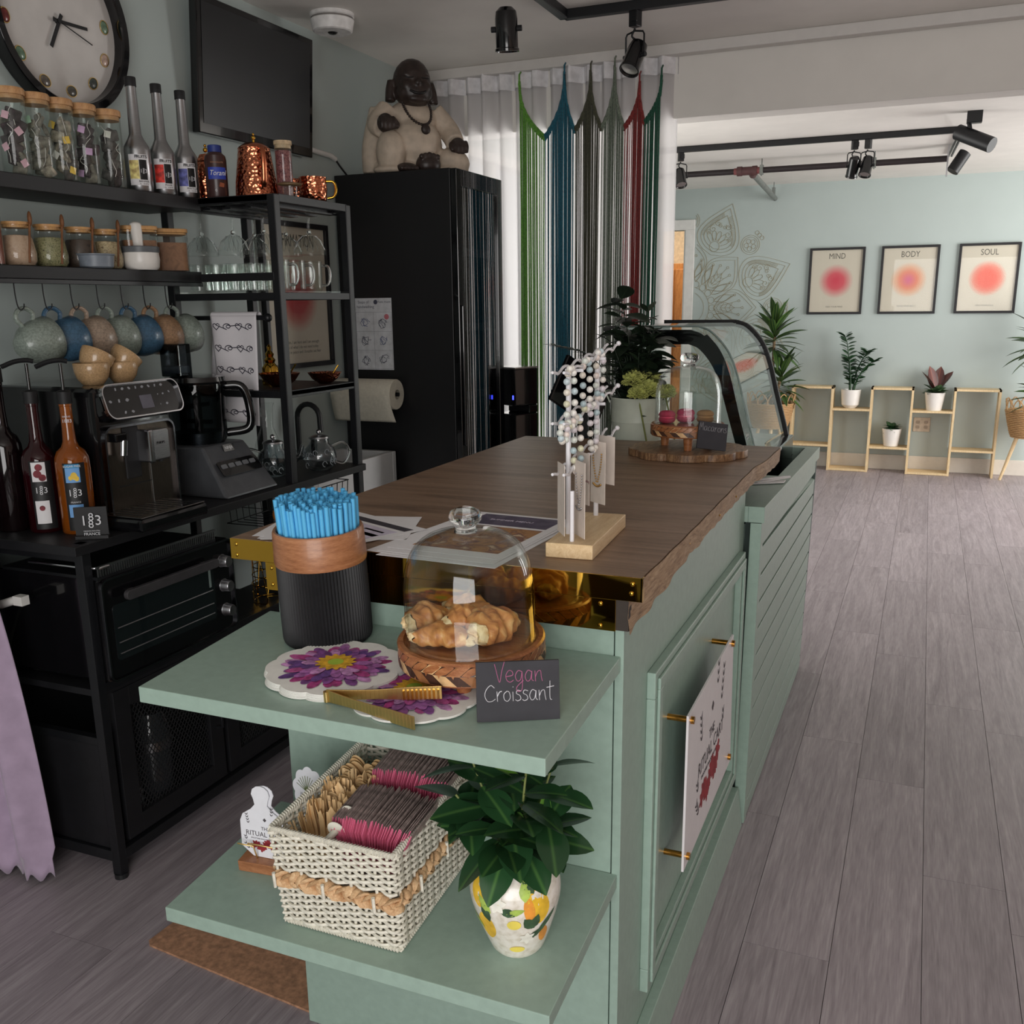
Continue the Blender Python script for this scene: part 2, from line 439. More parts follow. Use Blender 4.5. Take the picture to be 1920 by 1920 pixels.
for k in range(-2, 4):
    a = R(45*k)
    petal(a, .24, .64, .165, .8); petal(a, .24, .605, .145, .8)
    for s in (-2, -1, 0, 1, 2):
        b = a+s*.13
        rib([pol(b*.4+a*.6, .30), pol(b, .50-.03*abs(s))]); circ(pol(b, .512-.03*abs(s)), .011, n=8)
    petal(a, .24, .44, .05, 1)
    for j in range(4):
        for s in (1, -1): rib([pol(a, .27+.04*j), pol(a, .30+.04*j, s*.045)])
    for s in (1, -1):
        for j in (0, 1): petal(a+s*.26, .25, .42+.03*j, .03, 1)
    # small flower between the outer petals
    c = pol(a, .79)
    circ(c, .085); circ(c, .068)
    for j in range(5): circ((c[0]+.035*math.cos(j*1.256+a), c[1]+.035*math.sin(j*1.256+a)), .02, n=10)
    for j in (-1, 0, 1): circ(pol(a+j*.035, .905), .018, n=10)
    b = a+R(22.5)
    petal(b, .52, 1.0, .20, .62); petal(b, .55, .955, .165, .62); petal(b, .58, .89, .135, .7)
    for i in range(26):
        for s in (1, -1):
            t = .25+.65*i/26; f = math.sin(PI*t**.62)
            rib([pol(b, .55+.405*t, s*.165*f), pol(b, .58+.31*min(1, t*1.06), s*.135*max(0, math.sin(PI*min(1, t*1.06)**.62)))], .003)
    for s in (-2, -1, 0, 1, 2):
        cc = pol(b, .60); rib([(cc[0]+r*math.cos(b+s*.42)+e*math.sin(b+s*.42), cc[1]+r*math.sin(b+s*.42)-e*math.cos(b+s*.42)) for r, e in ((.05, .016), (.11, .02), (.135, .012), (.14, 0), (.135, -.012), (.11, -.02), (.05, -.016))])
    circ(pol(b, .60), .045)
    for s in (-1, 1):
        for q, rr, o in ((.74, .035, .075), (.80, .03, .05), (.70, .025, .10), (.79, .022, .02)):
            c = pol(b, q, s*o); rib([(c[0]+rr*(1-i/30)*math.cos(i*.35*s+b), c[1]+rr*(1-i/30)*math.sin(i*.35*s+b)) for i in range(26)])
mg.obj('mandala_mural', mat('gilt_line_paint', (172, 148, 96), .6, 0, .05), wb)

# ---------------------------------------------------------------- framed prints
frame_black = mat('frame_black', (24, 23, 26), .4)
picglass = thinglass('picture_glass', refl=.35)
inkm = mat('print_ink', (96, 90, 84), .8, 0, 0)
def printmat(name, cols, r=.5, bg=(214, 200, 186)):
    t = NT(name); tc = t.add('TexCoord'); mp = t.add('Mapping'); t.ln(tc.outputs['Object'], mp.inputs[0])
    mp.inputs['Scale'].default_value = (1/r, 0, 1/r)
    ln = t.add('VectorMath', operation='LENGTH'); t.ln(mp.outputs[0], ln.inputs[0])
    t.ln(t.ramp(ln.outputs['Value'], [(0, cols[0]), (.45, cols[1]), (.72, cols[2]), (1, bg)]), t.b.inputs['Base Color'])
    t.b.inputs['Roughness'].default_value = .7
    return t.m
def picture(label, title, sub, cols, M, w=.47, h=.575, title_sx=1, rr=.15, cz=-.0, tz=None):
    t = thing('framed_print', label, 'picture', group='framed glow prints')
    t.matrix_world = M
    g = G(); f = .020
    for a in ((-w/2, w/2, h/2-f, h/2), (-w/2, w/2, -h/2, -h/2+f), (-w/2, -w/2+f, -h/2+f, h/2-f), (w/2-f, w/2, -h/2+f, h/2-f)): g.box(a[0], a[1], -.024, 0, a[2], a[3])
    g.obj('frame', frame_black, t, bev=.001)
    p = G().box(-w/2+f, w/2-f, -.010, -.006, -h/2+f, h/2-f).obj('print', printmat('print_'+title.lower(), cols, rr), t)
    mt = fr((0, -.0102, h/2-.075), (1, 0, 0), (0, 0, 1))
    text(title, .07, inkm, p, mt, 'lettering', sx=title_sx, ext=.0001)
    lines = sub if isinstance(sub, list) else [sub]
    for i, s in enumerate(lines): text(s, .018, inkm, p, fr((0, -.0102, -h/2+.065+.02*(len(lines)-1-i)), (1, 0, 0), (0, 0, 1)), 'small_lettering', ext=.0001)
    G().box(-w/2+f, w/2-f, -.0155, -.0145, -h/2+f, h/2-f).obj('glazing', picglass, t)
    return t
for x, tt, sb, cols, lb in ((-.80, 'MIND', 'FEED YOUR MIND', ((216, 62, 84), (218, 88, 100), (216, 150, 146)), 'black framed print lettered MIND with a crimson glowing spot'),
                       (-.195, 'BODY', 'MOVE YOUR BODY', ((206, 60, 120), (222, 112, 74), (220, 162, 128)), 'black framed print lettered BODY with an orange and magenta glowing spot'),
                       (.425, 'SOUL', 'FEED YOUR SOUL', ((232, 84, 62), (232, 88, 66), (226, 130, 110)), 'black framed print lettered SOUL with a bright coral red glowing disc')):
    picture(lb, tt, sb, cols, Matrix.Translation((x, YB, 1.672)), title_sx=.8)
picture('black framed print lettered AFFIRMATION on the dark wall behind the glass rack', 'AFFIRMATION', ['I am calm, I am here and I am enough', 'I let go of what I do not need today', 'I breathe in peace and I breathe out fear'],
        ((196, 56, 62), (196, 76, 78), (204, 140, 130)), Matrix.Translation((XL, 3.495, 1.545)) @ Matrix.Rotation(R(90), 4, 'Z'), .47, .585, .62)

# ---------------------------------------------------------------- zigzag shelf
t = thing('zigzag_shelf', 'pale wooden zigzag cube shelf standing along the far wall', 'shelf', (0, 9.2, 0))
ux = [-1.09, -.745, -.41, -.075, .265, .612]
for i, x in enumerate(ux): G().box(x-.009, x+.009, 0, .2, 0 if i else .215, .755).obj('upright', ash, t, bev=.001)
for i in range(5):
    a, b = ux[i]+.009, ux[i+1]-.009
    for z in ((.737, .215) if i % 2 == 0 else (.545, .002)):
        G().box(a-(.018 if z == .737 else 0), b+(.018 if z == .737 else 0), .0, .2, z, z+.018).obj('board', ash, t, bev=.001)
# ---------------------------------------------------------------- leaves and plants
def leafmesh(name, L, w, m, curl=.25, fold=.2, tip=.0, belly=.5, n=7):
    def fn(u, v):
        x = L*u; ww = w/2*(math.sin(PI*min(1, max(0, u**(.7 if belly < .5 else 1)))))**.75 if 0 < u < 1 else .0008
        s = (v-.5)*2
        return (x, s*ww, -curl*L*u*u+abs(s)*ww*fold)
    return G().grid(fn, n, 5).mesh(name, m, smooth=60)
def leaf(me, parent, p, az, el, sc=1, roll=0, name='leaf'):
    o = bpy.data.objects.new(name, me); COL.objects.link(o); o.parent = parent
    o.matrix_local = Matrix.Translation(p) @ Matrix.Rotation(az, 4, 'Z') @ Matrix.Rotation(-el, 4, 'Y') @ Matrix.Rotation(roll, 4, 'X') @ Matrix.Scale(sc, 4)
    return o
def leafmat(name, a, b, rough=.4, edge=None, hw=.02):
    t = NT(name); tc = t.add('TexCoord'); sp = t.add('SeparateXYZ'); t.ln(tc.outputs['Object'], sp.inputs[0])
    ab = t.add('Math', operation='ABSOLUTE'); t.ln(sp.outputs[1], ab.inputs[0])
    dv = t.add('Math', operation='DIVIDE'); dv.inputs[1].default_value = hw; t.ln(ab.outputs[0], dv.inputs[0])
    oi = t.add('ObjectInfo'); hs = t.add('HueSaturation'); mr = t.add('MapRange'); mr.inputs['To Min'].default_value = .7; mr.inputs['To Max'].default_value = 1.25
    t.ln(oi.outputs['Random'], mr.inputs[0]); t.ln(mr.outputs[0], hs.inputs['Value'])
    t.ln(t.ramp(dv.outputs[0], [(0, b), (.12, a), (.55, a), (.8, edge or a)]), hs.inputs['Color']); t.ln(hs.outputs[0], t.b.inputs['Base Color'])
    t.b.inputs['Roughness'].default_value = rough
    return t.m
drac_m = leafmat('dracaena_leaf', (38, 66, 34), (120, 140, 66), .4, (70, 98, 44), .022)
soil = mat('potting_soil', (50, 38, 30), .95, 0, .3, 60, bump=.5)
bark = mat('cane_bark', (120, 100, 76), .8, 0, .2, 50, bump=.3)
drac_leaf = leafmesh('leaf', .30, .066, drac_m, .28, .25)
wick_m = mat('wicker_rattan', (184, 146, 102), .65, 0, .15, 120, bump=.2, stretch=(1, 1, 3))
def wicker_planter(loc, label, mirror=1):
    t = thing('wicker_planter', label, 'planter', loc, group='wicker planters')
    rnd = random.Random(3); H0, H1, rb, rt_ = .385, .60, .145, .205
    g = G()
    for k in range(15):  # woven rows
        z = H0+(H1-H0)*k/14; r = rb+(rt_-rb)*((z-H0)/(H1-H0))**.8
        g.tube([((r+.004*(-1)**(i+k))*math.cos(i*PI/24), (r+.004*(-1)**(i+k))*math.sin(i*PI/24), z) for i in range(48)], .0085, 5, closed=True)
    g.obj('basket_weave', wick_m, t, smooth=60)
    G().lathe([(0, H0-.005), (rb, H0-.005), (rb, H0+.01), (0, H0+.01)], 24).obj('basket_base', wick_m, t)
    for k in range(14):
        a = k*2*PI/14; r = rt_+.002
        G().tube([(r*math.cos(a+w)*(1+.03*h), r*math.sin(a+w)*(1+.03*h), H1+.095*h) for w, h in [(-.26+.52*i/10, math.sin(PI*i/10)**.7 if 0 < i < 10 else 0) for i in range(11)]], .005, 5).obj('rim_loop', wick_m, t, smooth=60)
    for k in range(3):
        a = 2*PI*k/3+PI/6+.25
        G().cyl((.10*math.cos(a), .10*math.sin(a), H0), (.20*math.cos(a), .20*math.sin(a), .0), .017, .012, 10).obj('leg', ash, t, smooth=40)
    return t
def dracaena(loc, label, crowns, rnd):
    t = thing('dracaena_plant', label, 'plant', loc, group='dracaenas in the wicker planters')
    G().lathe([(0, 0), (.10, 0), (.125, .19), (.117, .19), (.114, .17), (0, .17)], 28).obj('pot', white_paint, t, smooth=40)
    G().lathe([(0, .175), (.115, .172)], 20).obj('soil', soil, t)
    for cx, cy, z, nl, sc in crowns:
        G().tube(bez([(cx*.2, cy*.2, .15), (cx*.5, cy*.5, z*.5), (cx, cy, z)], 6), .013, 8).obj('stem', bark, t, smooth=60)
        for k in range(nl):
            u = k/nl; a = k*2.4+rnd.random()*.3
            el = R(-25+105*u**.9)+rnd.uniform(-.1, .1)
            leaf(drac_leaf, t, (cx, cy, z-.20*(1-u)), a, el, sc*rnd.uniform(.8, 1.1), rnd.uniform(-.4, .4))
    return t
rn = random.Random(5)
wicker_planter((-1.27, 9.14, 0), 'woven rattan planter on wooden legs, half hidden behind the glass display case')
dracaena((-1.27, 9.14, .395), 'variegated dracaena beside the gilt mandala, left of the MIND print', [(-.0, 0, .88, 42, .98), (.09, -.05, .50, 30, .85)], rn)
wicker_planter((.865, 9.1, 0), 'woven rattan planter on wooden legs right of the zigzag shelf at the picture edge')
dracaena((.865, 9.1, .395), 'variegated dracaena partly overlapping the SOUL print at the picture edge', [(0, 0, .86, 40, .95), (.05, -.08, .45, 30, .9)], rn)
potw = mat('white_ceramic', (232, 228, 222), .3, 0, .01, 20)
def pot(t, r0, r1, h, rnd=.0):
    G().lathe([(0, 0), (r0-rnd, 0), (r0, rnd), (r1, h), (r1-.008, h), (r1-.012, h-.02), (0, h-.02)], 32).obj('pot', potw, t, smooth=35)
    G().lathe([(0, h-.018), (r1-.012, h-.02)], 20).obj('soil', soil, t)
zz_m = leafmat('zz_leaf', (40, 72, 44), (58, 96, 56), .3, hw=.015); zz_leaf = leafmesh('leaf', .070, .040, zz_m, .12, .15)
t = thing('zz_plant', 'upright glossy zz plant in a rounded white pot on the zigzag shelf', 'potted plant', (-.592, 9.29, .563), group='white potted plants on the zigzag shelf')
pot(t, .075, .086, .165, .03)
for (dx, dy, hh, bend) in ((-.03, 0, .56, -.06), (.03, .01, .40, .10), (.05, -.02, .31, .13), (-.01, -.03, .33, -.03)):
    P = bez([(dx*.4, dy, .14), (dx, dy, .14+hh*.4), (dx+bend*.5, dy, .14+hh*.75), (dx+bend, dy, .14+hh*.9)], 6)
    G().tube(P, .006, 6, rs=[.009-.006*i/(len(P)-1) for i in range(len(P))]).obj('stem', zz_m, t, smooth=60)
    for k in range(3, len(P)):
        for s in (1, -1): leaf(zz_leaf, t, P[k], (0 if s > 0 else PI)+rn.uniform(-.6, .6), rn.uniform(.3, .8), rn.uniform(.9, 1.2), rn.uniform(-.5, .5))
cal_m = leafmat('calathea_leaf', (76, 104, 70), (120, 140, 96), .4, (58, 92, 56), .04); red_m = leafmat('red_leaf', (96, 54, 50), (134, 78, 60), .4, (70, 46, 44), .04)
cl = leafmesh('leaf', .13, .07, cal_m, .3, .15); rl = leafmesh('leaf', .20, .085, red_m, .02, .25)
t = thing('prayer_plant', 'bushy plant with dark red upright leaves in a square white pot', 'potted plant', (.105, 9.29, .563), group='white potted plants on the zigzag shelf')
pot(t, .062, .084, .155)
for k in range(26): leaf(cl, t, (0, 0, .15), k*2.4, rn.uniform(.1, 1.0), rn.uniform(.7, 1.1), rn.uniform(-.4, .4))
for az, el in ((2.7, 1.25), (.5, .85), (2.0, 1.0), (1.2, 1.2), (3.6, .9)): leaf(rl, t, (.0, 0, .17), az, el, 1.1, rn.uniform(-.6, .6))
pe_m = leafmat('peperomia_leaf', (46, 84, 50), (88, 122, 78), .35, hw=.03); pe = leafmesh('leaf', .085, .05, pe_m, .35, .15)
t = thing('peperomia_plant', 'small dark green plant in a white pot on the lower middle shelf', 'potted plant', (-.222, 9.29, .236), group='white potted plants on the zigzag shelf')
pot(t, .060, .084, .155)
for k in range(34): leaf(pe, t, (0, 0, .145), k*2.4, rn.uniform(-.1, 1.2), rn.uniform(.8, 1.15), rn.uniform(-.4, .4))
# outlet
t = thing('wall_outlet', 'square beige double outlet plate on the far wall behind the zigzag shelf', 'outlet', (.02, YB, .418))
G().box(-.07, .07, -.008, 0, -.063, .063).obj('plate', mat('outlet_beige', (196, 182, 164), .5), t, bev=.003)
for sx in (-.034, .034):
    for sz in (-.022, .022): G().prism(rrect(.034, .028, .01), 0, .002, fr((sx, -.008, sz), (1, 0, 0), (0, 0, 1))).obj('socket', mat('socket_beige', (160, 146, 130), .5), t)
# ================================================================= ceiling fittings
def track(label, pts, z, parts=1, name='light_track'):
    t = thing(name, label, 'light track', (0, 0, 0))
    for a, b in zip(pts[:-1], pts[1:]): G().bar((*a, z), (*b, z), .036, .034).obj('rail', black_metal, t, bev=.003)
    return t
def spot(label, loc, az, tilt, sc=1, group='black ceiling spotlights', yoke=True):
    t = thing('track_spotlight', label, 'spotlight', loc, az, group); t.scale = (sc,)*3
    G().box(-.018, .018, -.018, .018, -.055, 0).box(-.006, .02, -.022, -.012, -.04, -.012).obj('adapter', black_metal, t, bev=.002)
    if yoke:
        G().tube([(-.042, 0, -.155), (-.042, 0, -.085), (-.036, 0, -.075), (0, 0, -.068), (.036, 0, -.075), (.042, 0, -.085), (.042, 0, -.155)], .0035, 8).obj('yoke', black_metal, t, smooth=60)
        G().tube(bez([(0, 0, -.06), (-.014, 0, -.085), (.008, .01, -.105), (.012, .02, -.125)], 6), .004, 8).obj('cable', black_matte, t, smooth=60)
    hd = G().lathe([(0, .062), (.020, .062), (.033, .05), (.036, .03), (.036, -.055), (.039, -.058), (.039, -.066), (.035, -.066), (.033, -.058), (0, -.058)], 28).obj('head', black_gloss, t, smooth=35, loc=(0, 0, -.155), rot=(tilt, 0, 0))
    G().lathe([(0, -.046), (.018, -.049), (.033, -.0595), (0, -.0605)], 24).obj('lamp_face', mat('lamp_reflector', (190, 188, 184), .2, 1), hd, smooth=50)
    for s in (-1, 1): G().cyl((s*.034, 0, 0), (s*.05, 0, 0), .009, n=10).obj('pivot', black_metal, hd)
    return t
track('black ceiling track turning a corner in front of the curtain', [(-1.40, 3.0), (-1.40, 3.9), (-.1, 3.9)], ZC-.017)
spot('black yoke spotlight hanging in front of the red and green tassels', (-1.117, 3.9, ZC-.034), -.35, R(-32))
spot('black cylinder spotlight cut by the top edge, left of the ceiling track corner', (-1.40, 3.32, ZC-.034), .2, R(8), 1.05, yoke=False)
track('black ceiling track in the rear room, nearer of the two dark bars', [(-1.95, 6.9), (.09, 6.9)], ZF-.02)
spot('black yoke spotlight at the left end of the rear track by the curtain edge', (-1.64, 6.9, ZF-.037), .5, R(-30))
spot('left one of the two neighbouring spotlights on the rear track', (-.526, 6.9, ZF-.037), .4, R(25))
spot('right one of the two neighbouring spotlights on the rear track', (-.446, 6.9, ZF-.037), -.3, R(-25))
t = thing('sprinkler_pipe', 'dark sprinkler pipe with a reddish tee and a grey branch to the far wall', 'pipe', (0, 0, 0))
pm = mat('dark_pipe', (40, 32, 34), .5); rm = mat('red_primer', (136, 78, 78), .6, 0, .2, 30); zg = mat('galvanised', (128, 132, 128), .45, .6, .1, 30)
G().cyl((-2.3, 7.72, 2.44), (.03, 7.72, 2.44), .021, n=14).obj('main_pipe', pm, t, smooth=40)
G().cyl((-1.43, 7.72, 2.44), (-1.24, 7.72, 2.44), .024, n=14).obj('painted_sleeve', rm, t, smooth=40)
for x in (-1.39, -1.28): G().cyl((x-.018, 7.72, 2.44), (x+.018, 7.72, 2.44), .034, n=14).obj('tee_collar', mat('tee_iron', (86, 56, 56), .6), t, smooth=40)
G().cyl((-1.39, 7.72, 2.44), (-1.28, 7.72, 2.44), .030, n=14).cyl((-1.30, 7.74, 2.43), (-1.31, 7.83, 2.425), .028, n=14).obj('tee', mat('tee_iron', (86, 56, 56), .6), t, smooth=40)
G().cyl((-1.305, 7.76, 2.43), (-1.37, 9.42, 2.40), .022, n=14).obj('branch_pipe', zg, t, smooth=40)
for x, y in ((-1.23, 7.72), (-.45, 7.72), (-1.36, 9.25)):
    G().cyl((x, y, 2.40), (x, y, ZF), .004, n=8).box(x-.012, x+.012, y-.024, y+.024, 2.41, 2.475).obj('hanger', zg, t)
t = thing('ceiling_projector_spot', 'black cylinder spotlight pair with power box at the right end of the rear track', 'spotlight', (.08, 6.9, ZF-.037))
G().bar((.02, -.5, .01), (.10, -.5, .01), .06, .07).obj('power_box', black_metal, t, bev=.004)
G().cyl((-.02, -.46, -.06), (.16, -.56, -.155), .042, n=24).obj('head', black_metal, t, smooth=40)
G().cyl((.03, -.49, .0), (.05, -.5, -.09), .012, n=10).cyl((0, 0, 0), (.0, -.46, -.03), .007, n=8).obj('arm', black_metal, t, smooth=40)
G().cyl((.02, .02, .02), (-.03, 1.2, .02), .008, n=8).cyl((.0, .02, .02), (-.05, 1.2, .02), .008, n=8).obj('cable', black_metal, t, smooth=40)
G().cyl((.05, .75, -.02), (-.02, .72, -.14), .040, n=24).obj('lower_head', black_metal, t, smooth=40)
G().box(-.06, -.05, .7, .74, -.17, .03).obj('bracket', chrome, t)
t = thing('smoke_detector', 'white round smoke detector on the ceiling near the television', 'smoke detector', (-2.235, 3.56, ZC))
G().lathe([(0, 0), (.085, 0), (.085, -.012), (.08, -.015), (.08, -.021), (.085, -.024), (.076, -.062), (.07, -.066), (0, -.066)][::-1], 40).obj('body', mat('detector_white', (226, 224, 222), .4), t, smooth=30)
G().ring([(.0805, -.0155), (.081, -.0155), (.081, -.0215), (.0805, -.0215)], 40).obj('vent_slot', mat('slot_grey', (120, 116, 112), .6), t)
G().ball((0, 0, -.064), .02, 16, (1, 1, .5)).obj('lens', solidglass, t, smooth=60)

# ================================================================= curtain and macrame hangings
cur = NT('sheer_white_voile')
tl = cur.add('BsdfTranslucent'); tl.inputs[0].default_value = (*lin((238, 236, 236)), 1)
tr = cur.add('BsdfTransparent'); df = cur.add('BsdfDiffuse'); df.inputs[0].default_value = (*lin((236, 234, 236)), 1)
m1 = cur.add('MixShader'); m1.inputs[0].default_value = .5; cur.ln(df.outputs[0], m1.inputs[1]); cur.ln(tl.outputs[0], m1.inputs[2])
m2 = cur.add('MixShader'); m2.inputs[0].default_value = .16; cur.ln(m1.outputs[0], m2.inputs[1]); cur.ln(tr.outputs[0], m2.inputs[2]); cur.ln(m2.outputs[0], cur.out.inputs[0])
rc = random.Random(11)
ph = [rc.uniform(0, 6.28) for _ in range(6)]
def curt(u, v):
    x = -2.42+1.30*u; z = 2.555-2.5*v
    a = .022+.012*v
    y = 4.645+a*math.sin(u*2*PI*15+ph[0]+.6*math.sin(v*3+ph[1]))+.012*math.sin(u*2*PI*6.3+ph[2])+(0 if v > .02 else .004*math.sin(u*300))
    return (x+.004*math.sin(u*2*PI*15+ph[3]), y-.05, z)
t = thing('sheer_curtain', 'long pleated white sheer curtain hanging behind the coloured tassels', 'curtain', (0, 0, 0))
G().grid(curt, 260, 20).obj('voile', cur.m, t, smooth=60)
G().grid(lambda u, v: (curt(u, v*.03)[0], curt(u, v*.03)[1]-.006, curt(u, v*.03)[2]+.006), 260, 3).obj('heading_tape', mat('tape_white', (228, 226, 228), .9), t, smooth=60)
def yarn(name, c): return mat(name, c, .85, 0, .18, 160, sheen=.2)
YT = 4.54
def tassel(label, c, x0, xp, x1, zp, zv0, zv1, seed):
    # peak at xp, valleys at x0 (height zv0) and x1 (zv1); None = straight vertical side
    rnd = random.Random(seed); m = yarn('yarn_%d' % seed, c)
    t = thing('macrame_hanging', label, 'wall hanging', (0, YT, 0), group='coloured macrame tassel hangings')
    def top(x):
        if x < xp: s = (xp-x)/max(1e-6, xp-x0); return zp-(zp-zv0)*s**.42 if zv0 else zp
        s = (x-xp)/max(1e-6, x1-xp); return zp-(zp-zv1)*s**.42 if zv1 else zp
    g = G(); n = 24; bw = .028
    xs = [x0+(x1-x0)*i/n for i in range(n+1)]
    if x0 < xp < x1:
        xs = sorted(xs+[xp, xp-.004, xp+.004, xp-.012, xp+.012])
    elif xp <= x0: xs = sorted(xs+[x0+.003, x0+.008, x0+.016])
    else: xs = sorted(xs+[x1-.003, x1-.008, x1-.016])
    for k in range(3):
        g.tube([(x, -.004*math.sin(i*2.1+k*2.1), top(x)-.008-k*bw/3) for i, x in enumerate(xs)], .0062, 5)
    g.obj('knotted_band', m, t, smooth=60)
    G().tube([(xp, 0, zp-.02), (xp, 0, zp+.02), (xp, .02, zp+.035)], .004, 6).obj('loop', m, t)
    g = G(); x = x0+.003
    clump = [(rnd.uniform(x0, x1), rnd.uniform(-.02, .02)) for _ in range(5)]
    while x < x1-.002:
        zt = top(x)-.01; dx = 0
        near = min(clump, key=lambda q: abs(q[0]-x)); dx = (near[0]-x)*.16
        dens = abs(near[0]-x)
        y = rnd.uniform(-.01, .008); zb = rnd.uniform(.45, .6)
        P = [(x, y, zt), (x+dx*.45, y+rnd.uniform(-.004, .004), zt-(zt-zb)*.28), (x+dx*.9, y+rnd.uniform(-.006, .006), zt-(zt-zb)*.6), (x+dx+rnd.uniform(-.006, .006), y, zb)]
        g.tube(P, .0023, 4)
        q_ = abs(x-xp)/max(1e-6, (x1-xp) if x > xp else (xp-x0) or 1); x += .0017+.0040*min(1, q_)**1.3*(1 if rnd.random() < .8 else 2.2)
    g.obj('fringe', m, t, kind='stuff')
tassel('lime green macrame fringe hanging at the left end of the row', (96, 150, 58), -1.853, -1.853, -1.727, 2.515, None, 2.27, 1)
tassel('teal blue macrame fringe, second in the row from the left', (28, 92, 110), -1.727, -1.63, -1.579, 2.535, 2.27, 2.29, 2)
tassel('dark olive macrame fringe, third in the row between teal and sage', (70, 70, 54), -1.579, -1.504, -1.450, 2.53, 2.29, 2.29, 3)
tassel('sage grey macrame fringe, fourth in the row beside the red one', (108, 118, 104), -1.450, -1.391, -1.344, 2.54, 2.29, 2.285, 4)
tassel('brick red macrame fringe, fifth in the row', (128, 44, 42), -1.344, -1.276, -1.250, 2.465, 2.285, 2.30, 5)
tassel('bottle green macrame fringe at the right end of the row', (28, 82, 62), -1.250, -1.176, -1.176, 2.48, 2.30, None, 6)
# ================================================================= service counter
gapm = mat('joint_shadow_gap', (40, 52, 48), .8)
t = thing('counter_cabinet', 'sage green counter cabinet with two projecting shelves and a framed side panel', 'counter', (0, 0, 0))
G().box(-1.11, -.4385, 1.47, 1.50, 0, 1.0).obj('front_panel', green, t, bev=.001)
G().box(-.436, -.4205, 1.468, 1.52, 0, 1.0).obj('corner_post', green, t, bev=.001)
G().box(-.44, -.421, 1.52, 2.64, 0, 1.0).box(-1.11, -1.09, 1.5, 2.64, 0, 1.0).box(-1.09, -.44, 2.62, 2.64, 0, 1.0).obj('carcass', green, t)
def mould(y0, y1, z0, z1, o, w=.052):
    for a in ((y0, y1, z1-w, z1), (y0, y1, z0, z0+w), (y0, y0+w, z0+w, z1-w), (y1-w, y1, z0+w, z1-w)):
        g = G().box(-.421, -.404, a[0], a[1], a[2], a[3])
        if a[1]-a[0] > a[3]-a[2]: g.box(-.404, -.398, a[0]+w*.3, a[1]-w*.3, (a[2]+w*.28), (a[3]-w*.28))
        else: g.box(-.404, -.398, a[0]+w*.28, a[1]-w*.28, a[2]-w*.3, a[3]+w*.3)
        g.obj('moulding', green, o, bev=.002)
mould(1.625, 2.585, .165, .845, t)
G().hexa([(-.421, 1.46, 0), (-.421, 1.46, .095), (-.421, 2.63, 0), (-.421, 2.63, .12), (-.383, 1.46, 0), (-.398, 1.46, .095), (-.383, 2.63, 0), (-.398, 2.63, .12)]).obj('kick_rail', green, t, bev=.002)
K1, K2 = .065, .09
def shelf(z0, y0, k, th, x0=-1.131, x1=-.4255):
    y1 = 1.469; g = G(); zz = lambda y: z0+k*(y-y0)
    return g.hexa([(x, y, zz(y)-d) for x in (x0, x1) for y in (y0, y1) for d in (th, 0)])
shelf(.907, 1.115, K1, .027).obj('shelf', green, t, bev=.0015)
shelf(.490, 1.128, K2, .027, -1.14).obj('shelf', green, t, bev=.0015)
def zu(y): return .907+K1*(y-1.115)
def zl(y): return .490+K2*(y-1.128)
def on_u(x, y): return (x, y, zu(y)+.0004)
def on_l(x, y): return (x, y, zl(y)+.0004)
TU, TL = (math.atan(K1), 0, 0), (math.atan(K2), 0, 0)
# worktop
t = thing('counter_worktop', 'walnut look worktop with a raw live edge and mirror brass front trim', 'worktop', (0, 0, 0))
ZT = 1.074
edge = wood('raw_live_edge', [(112, 88, 66), (142, 114, 86), (164, 136, 106), (180, 154, 124)], (4, 1.2, 9), .7, ring=6, dist=3, bump=.2)
rn = random.Random(2)
def we(y): return -.392+(.0 if y < 2.62 else .012*math.sin(min(1, (y-2.62)/.12)*PI/2))-.004*math.sin(y*3)
n = 60; top = [(-1.197, 1.452), (-1.212, 3.0)]+[(we(y)+.0006*math.sin(y*41), y) for y in [3.0-(3.0-1.452)*i/n for i in range(n+1)]]
G().prism(top, ZT-.040, ZT).obj('worktop_board', walnut, t)
def edgestrip(u, v):
    y = 1.452+(2.99-1.452)*u; b = .0012*math.sin(y*31)+.0012*math.sin(y*83+1)
    z = ZT-.0005-v*(.043+b)
    return (we(y)+.0025+.0006*math.sin(y*41)*(1-v)+.0008*math.sin(y*57+v*5)*v-.001*v, y, z)
G().grid(edgestrip, 140, 6).obj('live_edge', edge, t, smooth=50)
def apron(u, v):
    y = 1.452+(2.62-1.452)*u; b = .0016*math.sin(y*23)+.0012*math.sin(y*61)
    return (-.409-.003*math.sin(y*47+v*6)*v, y, 1.0325-v*max(.001, .0555*(1-max(0, u-.06)/.76)+b))
G().grid(apron, 120, 5).obj('lower_edge', edge, t, smooth=50)
G().box(-1.12, -.4095, 1.4545, 1.47, .980, 1.0335).obj('apron', mat('apron_dark', (52, 44, 38), .7), t)
G().box(-1.1975, -.3865, 1.4495, 1.452, 1.0335, 1.0738).box(-.3895, -.3862, 1.4495, 1.462, 1.0335, 1.0738).obj('brass_plate', brass, t, bev=.0004)
G().box(-1.121, -.431, 1.4520, 1.4545, .9785, 1.0325).obj('brass_plate', brass, t, bev=.0004)
for x, z in ((-.403, 1.063), (-.4045, 1.047), (-1.184, 1.063), (-1.184, 1.042)): G().ball((x, 1.4493, z), .0042, 10, (1, .5, 1)).obj('screw', brass, t, smooth=60)
for x, z in ((-.457, 1.024), (-.457, .986), (-1.108, 1.022), (-1.108, .99)): G().ball((x, 1.4518, z), .0042, 10, (1, .5, 1)).obj('screw', brass, t, smooth=60)
for y, z in ((1.462, 1.062), (1.462, 1.047), (1.62, 1.04), (1.8, 1.05), (2.1, 1.045), (2.3, 1.05)): G().ball((-.3885, y, z), .003, 8, (.5, 1, 1)).obj('screw', brass, t, smooth=60)
